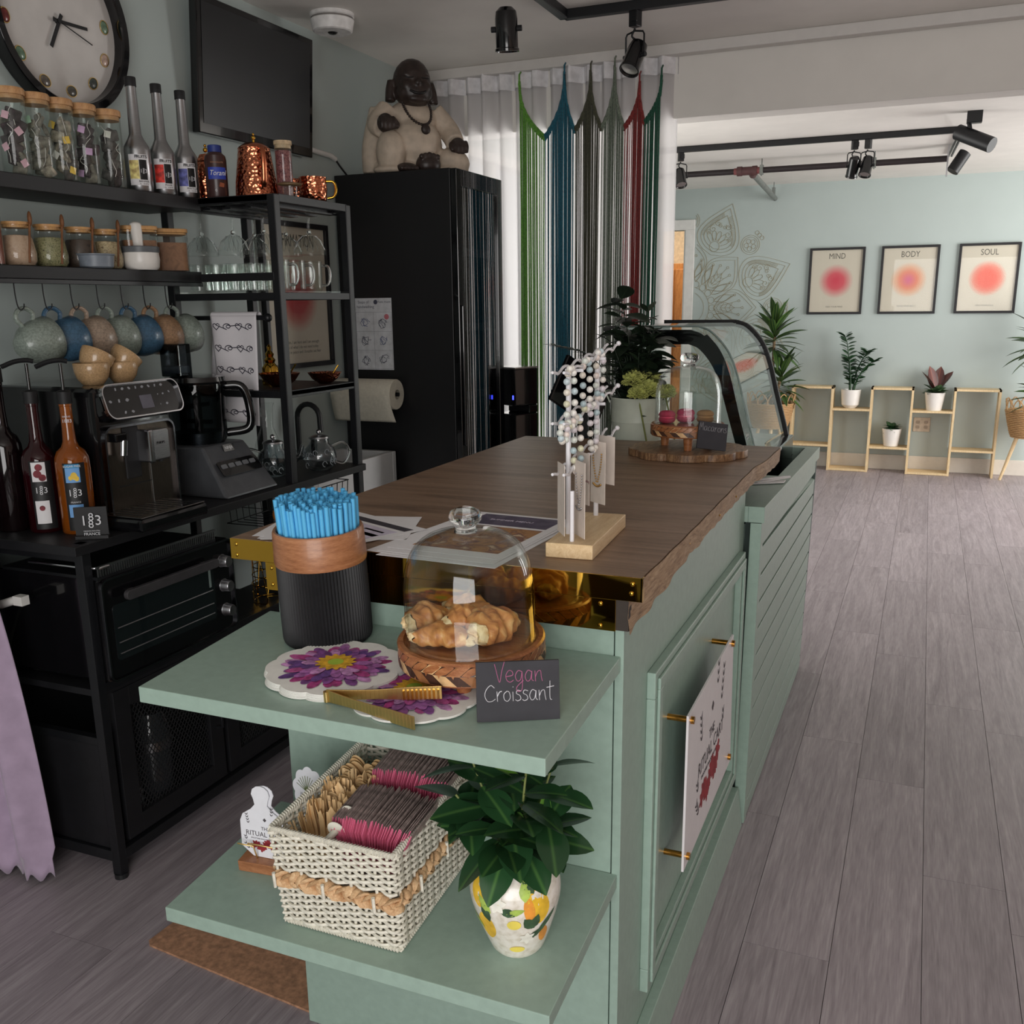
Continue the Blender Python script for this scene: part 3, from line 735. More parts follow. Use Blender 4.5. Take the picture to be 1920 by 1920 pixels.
# slatted second unit
t = thing('slatted_counter', 'sage green slatted counter unit beyond the acrylic sign, its top open around the display case', 'counter', (0, 0, 0))
def xs(y, z): return -.381+.013*(y-2.655)/1.35*(z/.95)
def ztop(y): return .958-.024*(y-2.655)/1.35
Y0, Y1 = 2.655, 4.03
zg = [0, .055, .15, .245, .34, .425, .505, .585, .665, .745, .83, .905]
for i in range(len(zg)-1):
    a, b = zg[i]+.004, zg[i+1]-.004
    G().hexa([(x0, y, z) for x0, y, z in ((-.40, Y0+.03, a), (-.40, Y0+.03, b), (-.40, Y1-.02, a), (-.40, Y1-.02, b))]+[(xs(Y0, a), Y0+.03, a), (xs(Y0, b), Y0+.03, b), (xs(Y1, a), Y1-.02, a), (xs(Y1, b), Y1-.02, b-.02*(b > .8))]).obj('slat', green, t, bev=.0015)
G().box(-.42, -.399, Y0, Y1-.03, 0, .93).obj('backing_panel', gapm, t)
G().hexa([(-.412, Y0-.012, 0), (-.405, Y0-.012, ztop(Y0)-.046), (-.412, Y0+.03, 0), (-.405, Y0+.03, ztop(Y0)-.046), (-.380, Y0-.012, 0), (-.374, Y0-.012, ztop(Y0)-.046), (-.380, Y0+.03, 0), (-.374, Y0+.03, ztop(Y0)-.046)]).obj('end_post', green, t, bev=.002)
G().hexa([(-.41, Y1-.02, 0), (-.40, Y1-.02, .93), (-.41, Y1, 0), (-.40, Y1, .93), (-.383, Y1-.02, 0), (-.366, Y1-.02, .93), (-.383, Y1, 0), (-.366, Y1, .93)]).obj('end_trim', mat('trim_dark_green', (66, 82, 76), .5), t)
for y0, y1, x0, x1 in ((Y0-.012, Y1+.01, -.412, -.368), (Y0-.012, 3.22, -1.10, -.412), (3.995, Y1+.01, -1.10, -.412)):
    G().hexa([(x0, y0, ztop(y0)-.045), (x0, y0, ztop(y0)), (x0, y1, ztop(y1)-.045), (x0, y1, ztop(y1)), (x1, y0, ztop(y0)-.045), (x1+(.0), y0, ztop(y0)), (x1+.008, y1, ztop(y1)-.045), (x1+.008, y1, ztop(y1))]).obj('top_ledge', green, t, bev=.0015)
G().box(-1.1, -.42, 2.68, 2.70, 0, .9).box(-1.1, -.42, Y1-.03, Y1-.01, 0, .9).box(-1.1, -1.08, 2.7, Y1-.03, 0, .9).box(-1.08, -.42, 2.7, Y1-.03, .72, .74).obj('carcass', green, t)

# ---------------------------------------------------------------- refrigerated display case
t = thing('display_case', 'countertop display case with curved glass front, standing behind the macaron stand', 'display case', (0, 3.26, 0))
PR = [(-.99, 1.424), (-.70, 1.424), (-.655, 1.405), (-.60, 1.345), (-.565, 1.265), (-.53, 1.14), (-.49, 1.0), (-.468, .905)]
PR = [PR[0]]+[(p.x, p.y) for p in bez([(x, z, 0) for x, z in PR[1:]], 6)]
PI_ = [(-.92, 1.365), (-.735, 1.365), (-.70, 1.35), (-.66, 1.305), (-.63, 1.245), (-.60, 1.15), (-.563, 1.03)]
PI_ = [PI_[0]]+[(p.x, p.y) for p in bez([(x, z, 0) for x, z in PI_[1:]], 6)]
L = .735
def side(y0, y1, name, back):
    a = PR+[(-.47, .90)]; g = G()
    out = [(-.985, 1.03)]+PR[:-2]+[(-.492, 1.005)]; inn = [(-.93, 1.04)]+PI_
    # black end frame between the outer and inner outlines
    m = len(inn); o2 = [out[min(len(out)-1, int(i*(len(out)-1)/(m-1)+.5))] for i in range(m)]
    vs = [(x-(.028 if 1 < i else 0), y, z-(.012 if 1 <= i < 8 else 0)) for y in (y0, y1) for i, (x, z) in enumerate(o2)]+[(x, y, z) for y in (y0, y1) for x, z in inn]
    fs = []
    for i in range(m-1):
        fs += [(i, i+1, 2*m+i+1, 2*m+i), (m+i+1, m+i, 3*m+i, 3*m+i+1), (i+1, i, m+i, m+i+1), (2*m+i, 2*m+i+1, 3*m+i+1, 3*m+i)]
    g.put(vs, fs).obj(name, black_gloss, t)
side(.02, .045, 'end_frame', 0)
G().prism([(-.985, 1.0)]+PR, .0, .006, Matrix(((1, 0, 0, 0), (0, 0, 1, 0), (0, 1, 0, 0), (0, 0, 0, 1)))).obj('end_glass', glass, t)
G().grid(lambda u, v: (PR[int(u*(len(PR)-1)+.5)][0], .006+v*(L-.012), PR[int(u*(len(PR)-1)+.5)][1]), len(PR), 4).obj('curved_glass', glass, t, smooth=70)
g = G()
for a, b in zip(PR[:-1], PR[1:]): g.bar((a[0]-.004, L-.012, a[1]-.004), (b[0]-.004, L-.012, b[1]-.004), .026, .020, (0, 1, 0))
g.obj('far_frame', black_matte, t)
g = G(); g.tube([(x, .003, z) for x, z in PR], .0035, 6); g.obj('glass_edge', mat('glass_edge', (150, 168, 164), .15, trans=.5), t, smooth=60)
g = G(); g.tube([(x+.004, L, z+.004) for x, z in PR], .003, 6); g.obj('glass_edge', mat('glass_edge', (150, 168, 164), .15, trans=.5), t, smooth=60)
G().prism([(-.98, 1.005)]+[(x, z) for x, z in PR if z > 1.005][1:]+[(-.50, 1.005)], L-.010, L-.004, Matrix(((1, 0, 0, 0), (0, 0, 1, 0), (0, 1, 0, 0), (0, 0, 0, 1)))).obj('end_glass', glass, t)
G().cyl((-.968, -.010, 1.398), (-.968, .004, 1.398), .018, n=24).obj('hinge_disc', mat('hinge_silver', (170, 170, 174), .3, .8), t, smooth=40)
G().box(-.99, -.46, 0, L, .742, .985).box(-.99, -.97, 0, L, .985, 1.03).obj('base', black_gloss, t, bev=.004)
G().box(-.95, -.56, .05, L-.05, 1.20, 1.206).obj('glass_shelf', glass, t)
G().box(-.99, -.965, .03, L-.03, 1.385, 1.42).obj('top_rail', black_gloss, t, bev=.003)
for y0 in (.03, L/2): G().box(-.985, -.98, y0, y0+L/2-.03, 1.0, 1.39).obj('sliding_door', glass, t)
G().box(-.93, -.62, .10, L-.10, .986, .996).obj('tray', steel, t)
# acrylic menu stand on the ledge
G().hexa([(-.447, 3.05, .9575), (-.447, 3.05, .9625), (-.447, 3.28, .9575), (-.447, 3.28, .9625), (-.375, 3.09, .953), (-.375, 3.09, .958), (-.375, 3.30, .953), (-.375, 3.30, .958)]).bar((-.452, 3.06, .961), (-.44, 3.06, 1.03), .004, .02).bar((-.45, 3.05, .962), (-.365, 3.13, .966), .006, .006).bar((-.462, 3.08, .963), (-.468, 3.75, .968), .006, .006)
tag(G().bar((-.45, 3.05, .961), (-.365, 3.13, .964), .012, .005).bar((-.365, 3.13, .962), (-.45, 3.02, .957), .012, .004).bar((-.45, 3.05, .963), (-.455, 3.60, .985), .005, .008).prism([(-.46, 3.0), (-.372, 3.06), (-.372, 3.10), (-.46, 3.04)], .9535, .957).obj('acrylic_stand', mat('acrylic_white', (214, 212, 212), .2), bev=.0008), 'folded white acrylic menu stand lying on the ledge of the slatted counter', 'stand')
# ---------------------------------------------------------------- acrylic sign on standoffs
sgn = thing('shop_sign', 'white acrylic panel sign on brass standoffs fixed to the cabinet side', 'sign', (-.378, 0, 0))
SIG = [(1.779, .353), (1.779, .702), (2.266, .716), (2.300, .365)]
G().prism([(a, b) for a, b in SIG], 0, .005, Matrix(((0, 0, 1, 0), (1, 0, 0, 0), (0, 1, 0, 0), (0, 0, 0, 1)))).obj('panel', mat('acrylic_panel', (228, 224, 226), .3, 0, .01), sgn, bev=.0005)
for y, z in ((1.80, .686), (2.245, .70), (2.265, .392), (1.806, .376)):
    G().cyl((-.043, y, z), (0, y, z), .0065, n=14).cyl((.005, y, z), (.012, y, z), .008, n=14).obj('standoff', mat('antique_brass', (196, 140, 66), .18, 1), sgn, smooth=40)
ink = mat('sign_ink', (74, 68, 72), .7, 0, 0); red_ink = mat('berry_red_ink', (140, 40, 48), .7, 0, .15, 60)
MS = fr((.0055, 2.03, .54), (0, 1, 0), (0, 0, 1))
def logo(parent, M, s):
    # wreath of leaf sprigs, the shop's words and a spray of red flowers
    text('THE', .032*s, ink, parent, M @ Matrix.Translation((0, .025*s, 0)), ext=.0002)
    text('RITUAL CART', .045*s, ink, parent, M @ Matrix.Translation((0, -.015*s, 0)), ext=.0002)
    text('SMOOTHIES SNACKS TEAS AND GIFTS', .012*s, ink, parent, M @ Matrix.Translation((0, -.045*s, 0)), 'small_lettering', ext=.0002)
    g = G(); lf = [(0, 0), (.35, .16), (1, 0), (.35, -.16)]
    def sprig(x, y, a, n, L):
        for i in range(n):
            for sd in (1, -1):
                px, py = x+math.cos(a)*L*i/n, y+math.sin(a)*L*i/n; b = a+sd*.6
                g.prism([((px+.02*(u*math.cos(b)-v*math.sin(b)))*s, (py+.02*(u*math.sin(b)+v*math.cos(b)))*s) for u, v in lf], 0, .0003, M)
    for x, y, a, n, L in ((-.115, .05, 1.75, 4, .07), (.105, .06, 1.35, 5, .09), (-.135, -.06, 1.9, 2, .03), (-.12, -.12, 2.2, 3, .05), (.13, .0, 1.5, 2, .03), (.05, .12, 1.5, 3, .06)): sprig(x, y, a, n, L)
    for k in range(4): g.prism([((.012*math.cos(q)*(1+k*.9)*(abs(math.cos(2*q))*.3+.7))*s, (.085+.012*math.sin(q)*(1+k*.9)*(abs(math.cos(2*q))*.3+.7))*s) for q in [i*PI/8 for i in range(16)]], 0, .0001+.00001*k, M) if k == 0 else None
    g.obj('leaf_print', ink, parent, kind='stuff')
    g = G(); rr = random.Random(4)
    for k in range(13):
        cx, cy = -.09+.014*k, -.10+.018*math.sin(k*1.1)+.0025*k; r = .022+.008*rr.random(); p0 = rr.random()*6
        g.prism([((cx+r*(.75+.25*math.cos(5*q+p0))*math.cos(q))*s, (cy+r*(.75+.25*math.cos(5*q+p0))*math.sin(q))*s) for q in [i*PI/12 for i in range(24)]], 0, .0003+.00003*k, M)
    g.obj('flower_print', red_ink, parent, kind='stuff')
logo(sgn, MS, 1.0)
# loose board on the floor under the shelves
tag(G().prism([(-1.628, 1.548), (-1.615, 1.536), (-1.105, 1.487), (-1.10, 2.0), (-1.60, 2.0)], .0005, .006).obj('hardboard_sheet', mat('hardboard', (168, 126, 98), .85, 0, .14, 70, bump=.3)), 'thin brown hardboard sheet lying on the floor under the lower shelf', 'board')

# ================================================================= things on the counter
chalk = mat('chalkboard', (52, 51, 56), .75, 0, .06, 30); pink = mat('pink_chalk_ink', (200, 118, 158), .8, 0, 0); whitec = mat('white_chalk_ink', (232, 230, 236), .8, 0, 0)
GL = {  # hand-written strokes
 'V': [[(0, .8), (.06, .55), (.2, 0), (.3, .45), (.42, .88)]],
 'e': [[(.03, .24), (.3, .3), (.28, .46), (.14, .5), (.02, .3), (.06, .08), (.2, 0), (.34, .08)]],
 'g': [[(.3, .44), (.14, .48), (.02, .26), (.1, .04), (.24, .1), (.31, .44)], [(.31, .44), (.32, .0), (.28, -.36), (.1, -.4), (.08, -.22), (.36, .06)]],
 'a': [[(.3, .42), (.14, .48), (.02, .24), (.1, .02), (.24, .1), (.31, .44)], [(.31, .44), (.3, .1), (.38, .02)]],
 'n': [[(.02, .46), (.04, 0)], [(.04, .2), (.14, .42), (.26, .44), (.29, .2), (.33, .0)]],
 'C': [[(.46, .62), (.3, .74), (.1, .55), (.03, .28), (.14, .03), (.34, .02), (.5, .12)]],
 'r': [[(.03, .46), (.05, 0)], [(.05, .24), (.14, .42), (.25, .46)]],
 'o': [[(.18, .46), (.04, .32), (.06, .08), (.2, .0), (.32, .16), (.28, .4), (.18, .46)]],
 'i': [[(.06, .42), (.07, 0)], [(.07, .62), (.075, .66)]],
 's': [[(.26, .44), (.1, .48), (.05, .34), (.2, .24), (.24, .08), (.1, 0), (.0, .06)]],
 't': [[(.14, .86), (.13, .1), (.22, .0)], [(-.02, .56), (.32, .62)]],
 'M': [[(.02, 0), (.1, .8), (.22, .3), (.36, .84), (.44, 0)]],
 'c': [[(.28, .4), (.14, .46), (.03, .24), (.1, .02), (.3, .06)]]}
WD = dict(V=.46, e=.4, g=.42, a=.42, n=.38, C=.54, r=.3, o=.38, i=.17, s=.31, t=.34, M=.52, c=.34)
def hand(word, size, m, parent, M, r=.03):
    w = sum(WD[c] for c in word); x = -w/2; g = G()
    for c in word:
        for st in GL[c]: g.tube([M @ Vector(((x+p.x)*size, p.y*size, 0)) for p in bez([(a, b, 0) for a, b in st], 5)], r*size, 6, flat=.5)
        x += WD[c]
    return g.obj('lettering', m, parent, smooth=60)
t = thing('chalkboard_sign', 'small black board hand lettered Vegan Croissant leaning by the croissant stand', 'sign', on_u(-.5015, 1.205), R(27))
tl_ = Matrix.Rotation(R(-9), 4, 'X')
G().xf(tl_).box(-.0605, .0605, -.003, .003, .0003, .088).obj('board', chalk, t, bev=.0006)
G().xf(tl_).box(-.02, .02, .003, .030, .0003, .004).obj('foot', chalk, t)
MM = tl_ @ fr((0, -.0032, 0), (1, 0, 0), (0, 0, 1))
hand('Vegan', .034, pink, t, MM @ Matrix.Translation((.002, .058, 0)), .034); hand('Croissant', .0325, whitec, t, MM @ Matrix.Translation((.002, .030, 0)), .034)
t = thing('chalkboard_sign', 'small black board hand lettered Macarons leaning on the macaron stand', 'sign', (-.525, 2.66, ZT+.0245), R(32))
tl_ = Matrix.Rotation(R(-14), 4, 'X') @ Matrix.Rotation(R(9), 4, 'Y')
G().xf(tl_).box(-.042, .042, -.003, .003, .008, .083).obj('board', chalk, t, bev=.0006)
hand('Macarons', .026, mat('grey_chalk_ink', (178, 176, 180), .8, 0, 0), t, tl_ @ fr((0, -.0032, .058), (1, 0, 0), (0, 0, 1)), .03)
# cake stands
acacia = wood('acacia_wood', [(116, 66, 36), (146, 88, 52), (170, 110, 68), (190, 132, 88)], (3, 22, 22), .38, ring=1.6, coat=.2)
mdark = mat('inlay_dark', (66, 42, 32), .4, 0, .15, 60); mmid = mat('inlay_mid', (150, 100, 62), .4, 0, .12, 60); mlight = mat('inlay_light', (210, 170, 122), .4, 0, .1, 60)
def cake_stand(label, loc, r, th, foot, dome_r, dome_h, knob_r_, rot=None, tint='clear_thin_glass'):
    knob_r = knob_r_*1.22
    t = thing('cake_stand', label, 'cake stand', loc, group='wooden cake stands with glass domes')
    if rot: t.rotation_euler = rot
    z0 = foot; z1 = foot+th
    G().lathe([(0, z0), (r-.003, z0), (r, z0+.003), (r, z1-.003), (r-.003, z1), (r-.010, z1), (r-.012, z1-.004), (dome_r-.008, z1-.004), (dome_r-.010, z1-.001), (0, z1-.001)], 64).obj('board', acacia, t, smooth=30)
    g = G(); n = 34
    for row in (0, 1):
        a = z0+.004+row*(th-.008)/2; b = a+(th-.008)/2
        for k in range(n):
            sh = (.5 if row else 0); w = 2*PI/n
            g.mi((0, 2, 0, 1)[(k+row) % 4] if k % 2 == row % 2 else (2, 1)[k//2 % 2])
            q = [(k*w+(0 if row else w*.8), a), ((k+1)*w+(0 if row else w*.8), a), ((k+1)*w+(w*.8 if row else 0), b), (k*w+(w*.8 if row else 0), b)]
            g.put([((r+.0004)*math.cos(x), (r+.0004)*math.sin(x), z) for x, z in q], [(0, 1, 2, 3)])
    g.obj('inlay_band', [mdark, mmid, mlight], t)
    for k in range(3):
        a = R(-75+120*k)
        G().lathe([(.011, 0), (.014, foot)], 16, ((r*.68)*math.cos(a), (r*.68)*math.sin(a), 0)).obj('foot', acacia if k != 1 else mdark, t, smooth=30)
    prof = [(dome_r+.002, 0), (dome_r+.002, .004), (dome_r, .006), (dome_r, dome_h*.45), (dome_r*.985, dome_h*.58), (dome_r*.93, dome_h*.72), (dome_r*.82, dome_h*.85), (dome_r*.64, dome_h*.94), (dome_r*.4, dome_h*.985), (knob_r*.75, dome_h), (0, dome_h)]
    P = bez([(a, 0, b) for a, b in prof[3:]], 3); prof = prof[:3]+[(max(0, p.x), p.z) for p in P]
    d = G().lathe(prof, 64).lathe([(max(0, a-.003), b-.002) for a, b in prof[2:]], 64).obj('glass_dome', glass, t, smooth=60, loc=(0, 0, z1-.0035))
    G().lathe([(0, -.002), (knob_r*.72, -.001), (knob_r*.6, .005), (knob_r*.75, .010), (knob_r, .018), (knob_r*1.02, .024), (knob_r*.9, .031), (knob_r*.5, .036), (0, .0365)], 28).obj('knob', solidglass, d, smooth=60, loc=(0, 0, dome_h))
    return t
cs1 = cake_stand('wooden cake stand with glass dome over torn croissants on the green shelf', on_u(-.636, 1.338), .119, .040, .025, .104, .178, .021, TU)
scal = [((.155+.016*abs(math.cos(a*4.5))**.6)*math.cos(a), (.150+.016*abs(math.cos(a*4.5))**.6)*math.sin(a)) for a in [i*2*PI/144 for i in range(144)]]
tag(G().prism(scal, 0, .021).obj('scalloped_board', wood('patchwork_acacia', [(70, 48, 34), (110, 80, 56), (150, 116, 84), (178, 146, 110)], (14, 3, 3), .4, ring=2), loc=(-.612, 2.765, ZT+.0004), bev=.002), 'scalloped dark wooden board under the macaron stand', 'board')
cs2 = cake_stand('wooden cake stand with glass dome over macarons on the scalloped board', (-.615, 2.765, ZT+.0218), .105, .034, .036, .094, .165, .022)
# macarons
def macaron(label, loc, c, s=1):
    m = mat('macaron_%d' % c[0], c, .7, 0, .06, 60); f = mat('filling_%d' % c[0], [min(255, x*1.12+14) for x in c], .7)
    t = thing('macaron', label, 'macaron', loc, group='macarons under the glass dome'); t.scale = (s,)*3
    for zz, nm in ((0, 'bottom_shell'), (.020, 'top_shell')):
        fl_ = 1 if zz else -1; pr = [(0, .0), (.020, .0), (.0245, .003), (.0235, .005), (.024, .006), (.021, .012), (.014, .0155), (0, .0165)]
        if fl_ < 0: pr = [(a, .0165-b) for a, b in pr][::-1]
        G().lathe(pr, 28).obj(nm, m, t, smooth=50, loc=(0, 0, zz))
    G().lathe([(0, .0155), (.021, .0155), (.0225, .0185), (.021, .0215), (0, .0215)], 24).obj('filling', f, t, smooth=50)
zm = ZT+.0218+.070
macaron('deep pink macaron under the glass dome, leftmost of the three', (-.668, 2.735, zm), (178, 56, 84))
macaron('raspberry pink macaron under the glass dome, the middle one', (-.622, 2.77, zm), (180, 62, 96), 1.08)
macaron('caramel brown macaron under the glass dome beside the Macarons board', (-.566, 2.772, zm), (148, 112, 74), 1.02)
# croissant pieces
crust = NT('croissant_crust'); co = crust.coords((1, 1, 1)); nz = crust.add('TexNoise', Scale=26, Detail=4, Distortion=1.5); crust.ln(co, nz.inputs['Vector'])
crust.ln(crust.ramp(nz.outputs['Fac'], [(.3, (164, 96, 48)), (.5, (208, 142, 80)), (.7, (236, 194, 132))]), crust.b.inputs['Base Color']); crust.b.inputs['Roughness'].default_value = .45; crust.bump(nz.outputs['Fac'], .6, .004)
crumb = NT('croissant_crumb'); co = crumb.coords((1, 1, 1)); nz = crumb.add('TexNoise', Scale=60, Detail=4); crumb.ln(co, nz.inputs['Vector'])
crumb.ln(crumb.ramp(nz.outputs['Fac'], [(.3, (206, 166, 112)), (.55, (236, 212, 166)), (.75, (246, 230, 194))]), crumb.b.inputs['Base Color']); crumb.b.inputs['Roughness'].default_value = .85; crumb.bump(nz.outputs['Fac'], 1, .006)
from mathutils import noise as NZ
def croissant(label, loc, az, L, r, bend, seed, tilt=0):
    t = thing('croissant_piece', label, 'pastry', loc, az, 'torn croissant pieces under the dome'); t.rotation_euler = (tilt, 0, az)
    nu, nv = 30, 22
    def fn(u, v):
        x = (u-.5)*L; a = v*2*PI
        ridge = 1+.16*abs(math.sin(u*PI*4.2+.7*math.sin(a+seed)))
        rr = r*(math.sin(PI*(.16+.72*u))**.7)*ridge*(1+.28*NZ.noise(Vector((u*5+seed, math.cos(a)*1.6, math.sin(a)*1.6))))
        y = rr*math.cos(a)+bend*(1-(2*u-1)**2); z = max(.0005, r*.72+rr*.8*math.sin(a))
        if u < .04: x += .25*r*NZ.noise(Vector((math.cos(a)*2, math.sin(a)*2, seed*3.1)))
        return (x, y, z)
    G().grid(fn, nu, nv).obj('crust', crust.m, t, smooth=70)
    for u, s in ((0.0, -1), (1.0, 1)):
        ring = [Vector(fn(u, k/18)) for k in range(18)]; c = sum(ring, Vector())/18; g = G(); vs = []; fs = []
        for j in range(5):
            for k in range(18):
                p = c+(ring[k]-c)*(1-j/4.6)*1.03; p.x += s*.010*(1-abs(1-j/2.2)**2)+s*.006*NZ.noise(p*160+Vector((seed, 0, j)))
                vs.append(p)
        for j in range(4):
            for k in range(18): fs.append((j*18+k, j*18+(k+1) % 18, (j+1)*18+(k+1) % 18, (j+1)*18+k))
        fs.append([4*18+k for k in range(18)]); g.put(vs, fs).obj('torn_crumb', crumb.m, t, smooth=70)
zc_ = zu(1.338)+.0645
croissant('croissant end with a cream torn face at the left of the plate', (-.706, 1.322, zc_), R(62), .070, .029, .006, 1)
croissant('flaky croissant tip lying at the front of the plate', (-.652, 1.262, zc_), R(8), .085, .022, .014, 2)
croissant('large golden croissant piece at the right of the plate', (-.592, 1.322, zc_), R(78), .088, .033, .008, 3, .10)
croissant('croissant piece behind, at the back left of the plate', (-.668, 1.382, zc_), R(160), .080, .029, -.01, 4)
croissant('small torn croissant chunk between the larger pieces', (-.640, 1.318, zc_+.012), R(52), .06, .025, .01, 5, .35)
# napkins
paper = mat('napkin_paper', (232, 230, 224), .9, 0, .02, 50, bump=.2)
pet = [mat('petal_%d' % i, c, .9, 0, .22, 90) for i, c in enumerate([(150, 92, 150), (122, 70, 132), (168, 78, 134), (96, 62, 122), (182, 130, 178), (160, 60, 120)])]
yel = mat('daisy_yellow', (206, 158, 44), .9, 0, .15, 120); lime = mat('daisy_lime', (160, 186, 60), .9)
def napkins(label, loc, rz, sheets, R0=.108, seed=1):
    rr = random.Random(seed); t = thing('napkin_stack', label, 'napkins', loc, rz, 'purple daisy paper napkins'); t.rotation_euler = (TU[0], 0, rz)
    for k in range(sheets):
        p0 = rr.uniform(-.02, .02)
        sc = [((R0+.006*abs(math.cos(6*a))**.7-.0005*k)*(1+.05*math.cos(2*a))*math.cos(a+p0), (R0*.92+.006*abs(math.cos(6*a))**.7)*math.sin(a+p0)) for a in [i*2*PI/96 for i in range(96)]]
        zz = k*.0016
        s = G().prism(sc, zz, zz+.0012).obj('sheet', paper, t)
    z = sheets*.0016-.0003; g = G()
    for ringi, (r0, r1, n, w) in enumerate(((.05, .097, 24, .0095), (.035, .082, 22, .0095), (.022, .064, 18, .009))):
        for k in range(n):
            a = 2*PI*(k+.5*ringi)/n+rr.uniform(-.06, .06); r1_ = r1*rr.uniform(.86, 1.02); g.mi(rr.choice([0, 0, 1, 2, 3, 4, 5]))
            P = [(r0*.6, 0), (r0+.3*(r1_-r0), w*.75), (r0+.7*(r1_-r0), w), (r1_*.97, w*.5), (r1_, 0), (r1_*.97, -w*.5), (r0+.7*(r1_-r0), -w), (r0+.3*(r1_-r0), -w*.75)]
            zz = z+.00008*(ringi*30+k); g.put([(x*math.cos(a)-y*math.sin(a), (x*math.sin(a)+y*math.cos(a))*.92, zz) for x, y in P], [list(range(8))])
    g.obj('petal_print', pet, t)
    g = G(); zz = z+.009
    g.prism([((.031+.004*math.cos(14*a))*math.cos(a), (.031+.004*math.cos(14*a))*.92*math.sin(a)) for a in [i*2*PI/84 for i in range(84)]], z, z+.0092)
    g = G().put([((.031+.004*math.cos(14*a))*math.cos(a), (.031+.004*math.cos(14*a))*.92*math.sin(a), z+.0078) for a in [i*2*PI/84 for i in range(84)]], [list(range(84))])
    g.mi(1).put([(.013*math.cos(i*PI/12), .012*math.sin(i*PI/12), z+.0079) for i in range(24)], [list(range(24))])
    g.obj('daisy_centre', [yel, lime], t)
    return t
napkins('tall stack of purple daisy napkins beside the straw cup', on_u(-.848, 1.262), R(20), 8)
napkins('flat purple daisy napkins half under the croissant stand', on_u(-.690, 1.238), R(-30), 2, .105, 5)
# tongs
t = thing('serving_tongs', 'satin gold serving tongs lying open on the napkins', 'tongs', on_u(-.803, 1.166), 0)
t.rotation_euler = TU
def arm(a, L, z1, seed):
    g = G(); d = Vector((math.cos(a), math.sin(a), 0)); nrm = Vector((-d.y, d.x, 0)); h = .0105; n = 26
    P = []
    for i in range(n+1):
        u = i/n; x = u*L; hh = h*(1-.25*math.sin(PI*min(1, u*1.4))); w = .0022
        c = d*x+Vector((0, 0, .011+z1*u)); P.append((c, hh, w))
    for (c0, h0, w), (c1, h1, _) in zip(P[:-1], P[1:]):
        g.hexa([c0-nrm*w/2+Vector((0, 0, -h0)), c0-nrm*w/2+Vector((0, 0, h0)), c0+nrm*w/2+Vector((0, 0, -h0)), c0+nrm*w/2+Vector((0, 0, h0)), c1-nrm*w/2+Vector((0, 0, -h1)), c1-nrm*w/2+Vector((0, 0, h1)), c1+nrm*w/2+Vector((0, 0, -h1)), c1+nrm*w/2+Vector((0, 0, h1))])
    for k in range(9):
        x = L*(.66+.037*k); sg = 1 if seed else -1
        q = d*x+Vector((0, 0, .009+z1*x/L)); e = d*.0052
        g.put([q+Vector((0, 0, z)) for z in (-.009, .009)]+[q+e+Vector((0, 0, z)) for z in (-.0075, .0075)]+[q+e*.5-nrm*sg*.0055+Vector((0, 0, z)) for z in (-.0075, .0075)], [(0, 1, 5, 4), (3, 2, 4, 5), (0, 4, 2), (1, 3, 5)])
    return g
arm(R(13), .182, .014, 1).obj('arm', gold, t, bev=.0004); arm(R(-13), .178, .002, 0).obj('arm', gold, t, bev=.0004)
G().cyl((-.001, 0, .001), (-.001, 0, .018), .0045, n=14).obj('spring_end', gold, t, smooth=40)
# straw cup
t = thing('straw_cup', 'black ribbed cup with a wooden collar, full of blue straws', 'cup', on_u(-.948, 1.393))
t.rotation_euler = TU
rib_m = mat('ribbed_black', (34, 34, 36), .5); fl_ = []
for k in range(84):
    a = 2*PI*k/84
    for q, rr in ((0, .0795), (.25, .0775), (.5, .0762), (.75, .0775)): fl_.append((a+2*PI/84*q, rr))
g = G(); nz_ = [(0.0, .93), (.004, .985), (.010, 1), (.075, 1.0), (.146, .985)]
vs = [(r*s*math.cos(a), r*s*math.sin(a), z) for z, s in nz_ for a, r in fl_]; m = len(fl_)
g.put(vs, [(j*m+i, j*m+(i+1) % m, (j+1)*m+(i+1) % m, (j+1)*m+i) for j in range(len(nz_)-1) for i in range(m)]+[list(range(m))[::-1]])
g.obj('ribbed_body', rib_m, t, smooth=50)
cherry = wood('cherry_wood', [(132, 82, 52), (160, 106, 70), (182, 128, 90)], (2, 2, 14), .42, ring=2, coat=.15)
G().ring([(.0795, .146), (.0805, .150), (.0785, .202), (.0765, .206), (.0725, .206), (.0705, .202), (.0705, .15), (.0715, .146)], 56).obj('collar', cherry, t, smooth=40)
G().ring([(.0706, .12), (.0706, .200), (.0690, .201), (.0680, .12)], 48).obj('liner', black_matte, t, smooth=40)
G().lathe([(0, .015), (.068, .015)], 32).obj('cup_floor', black_matte, t)
strawm = mat('straw_blue', (88, 178, 226), .45, 0, .03, 40)
sm = G().ring([(.0040, 0), (.0040, .235), (.0031, .235), (.0031, 0)], 8).mesh('straw', strawm, smooth=50)
rs = random.Random(8); k = 0
for i in range(230):
    r = .0665*math.sqrt((i+.5)/230); a = i*2.39996
    if r*math.sin(a-.35) > .058 and .2 < (a % 6.28) < .8: continue
    o = bpy.data.objects.new('straw', sm); COL.objects.link(o)
    x, y = r*math.cos(a), r*math.sin(a)
    lean = Matrix.Translation(Vector(on_u(-.948, 1.393))) @ Matrix.Rotation(TU[0], 4, 'X') @ Matrix.Translation((x*.92, y*.92, .016+rs.uniform(-.002, .006)+.006*math.sin(a*.5))) @ Matrix.Rotation(r*.55, 4, Vector((-math.sin(a), math.cos(a), 0)))
    o.matrix_world = lean
    tag(o, 'light blue plastic straw standing in the black ribbed cup', 'straw', 'blue straws in the cup')
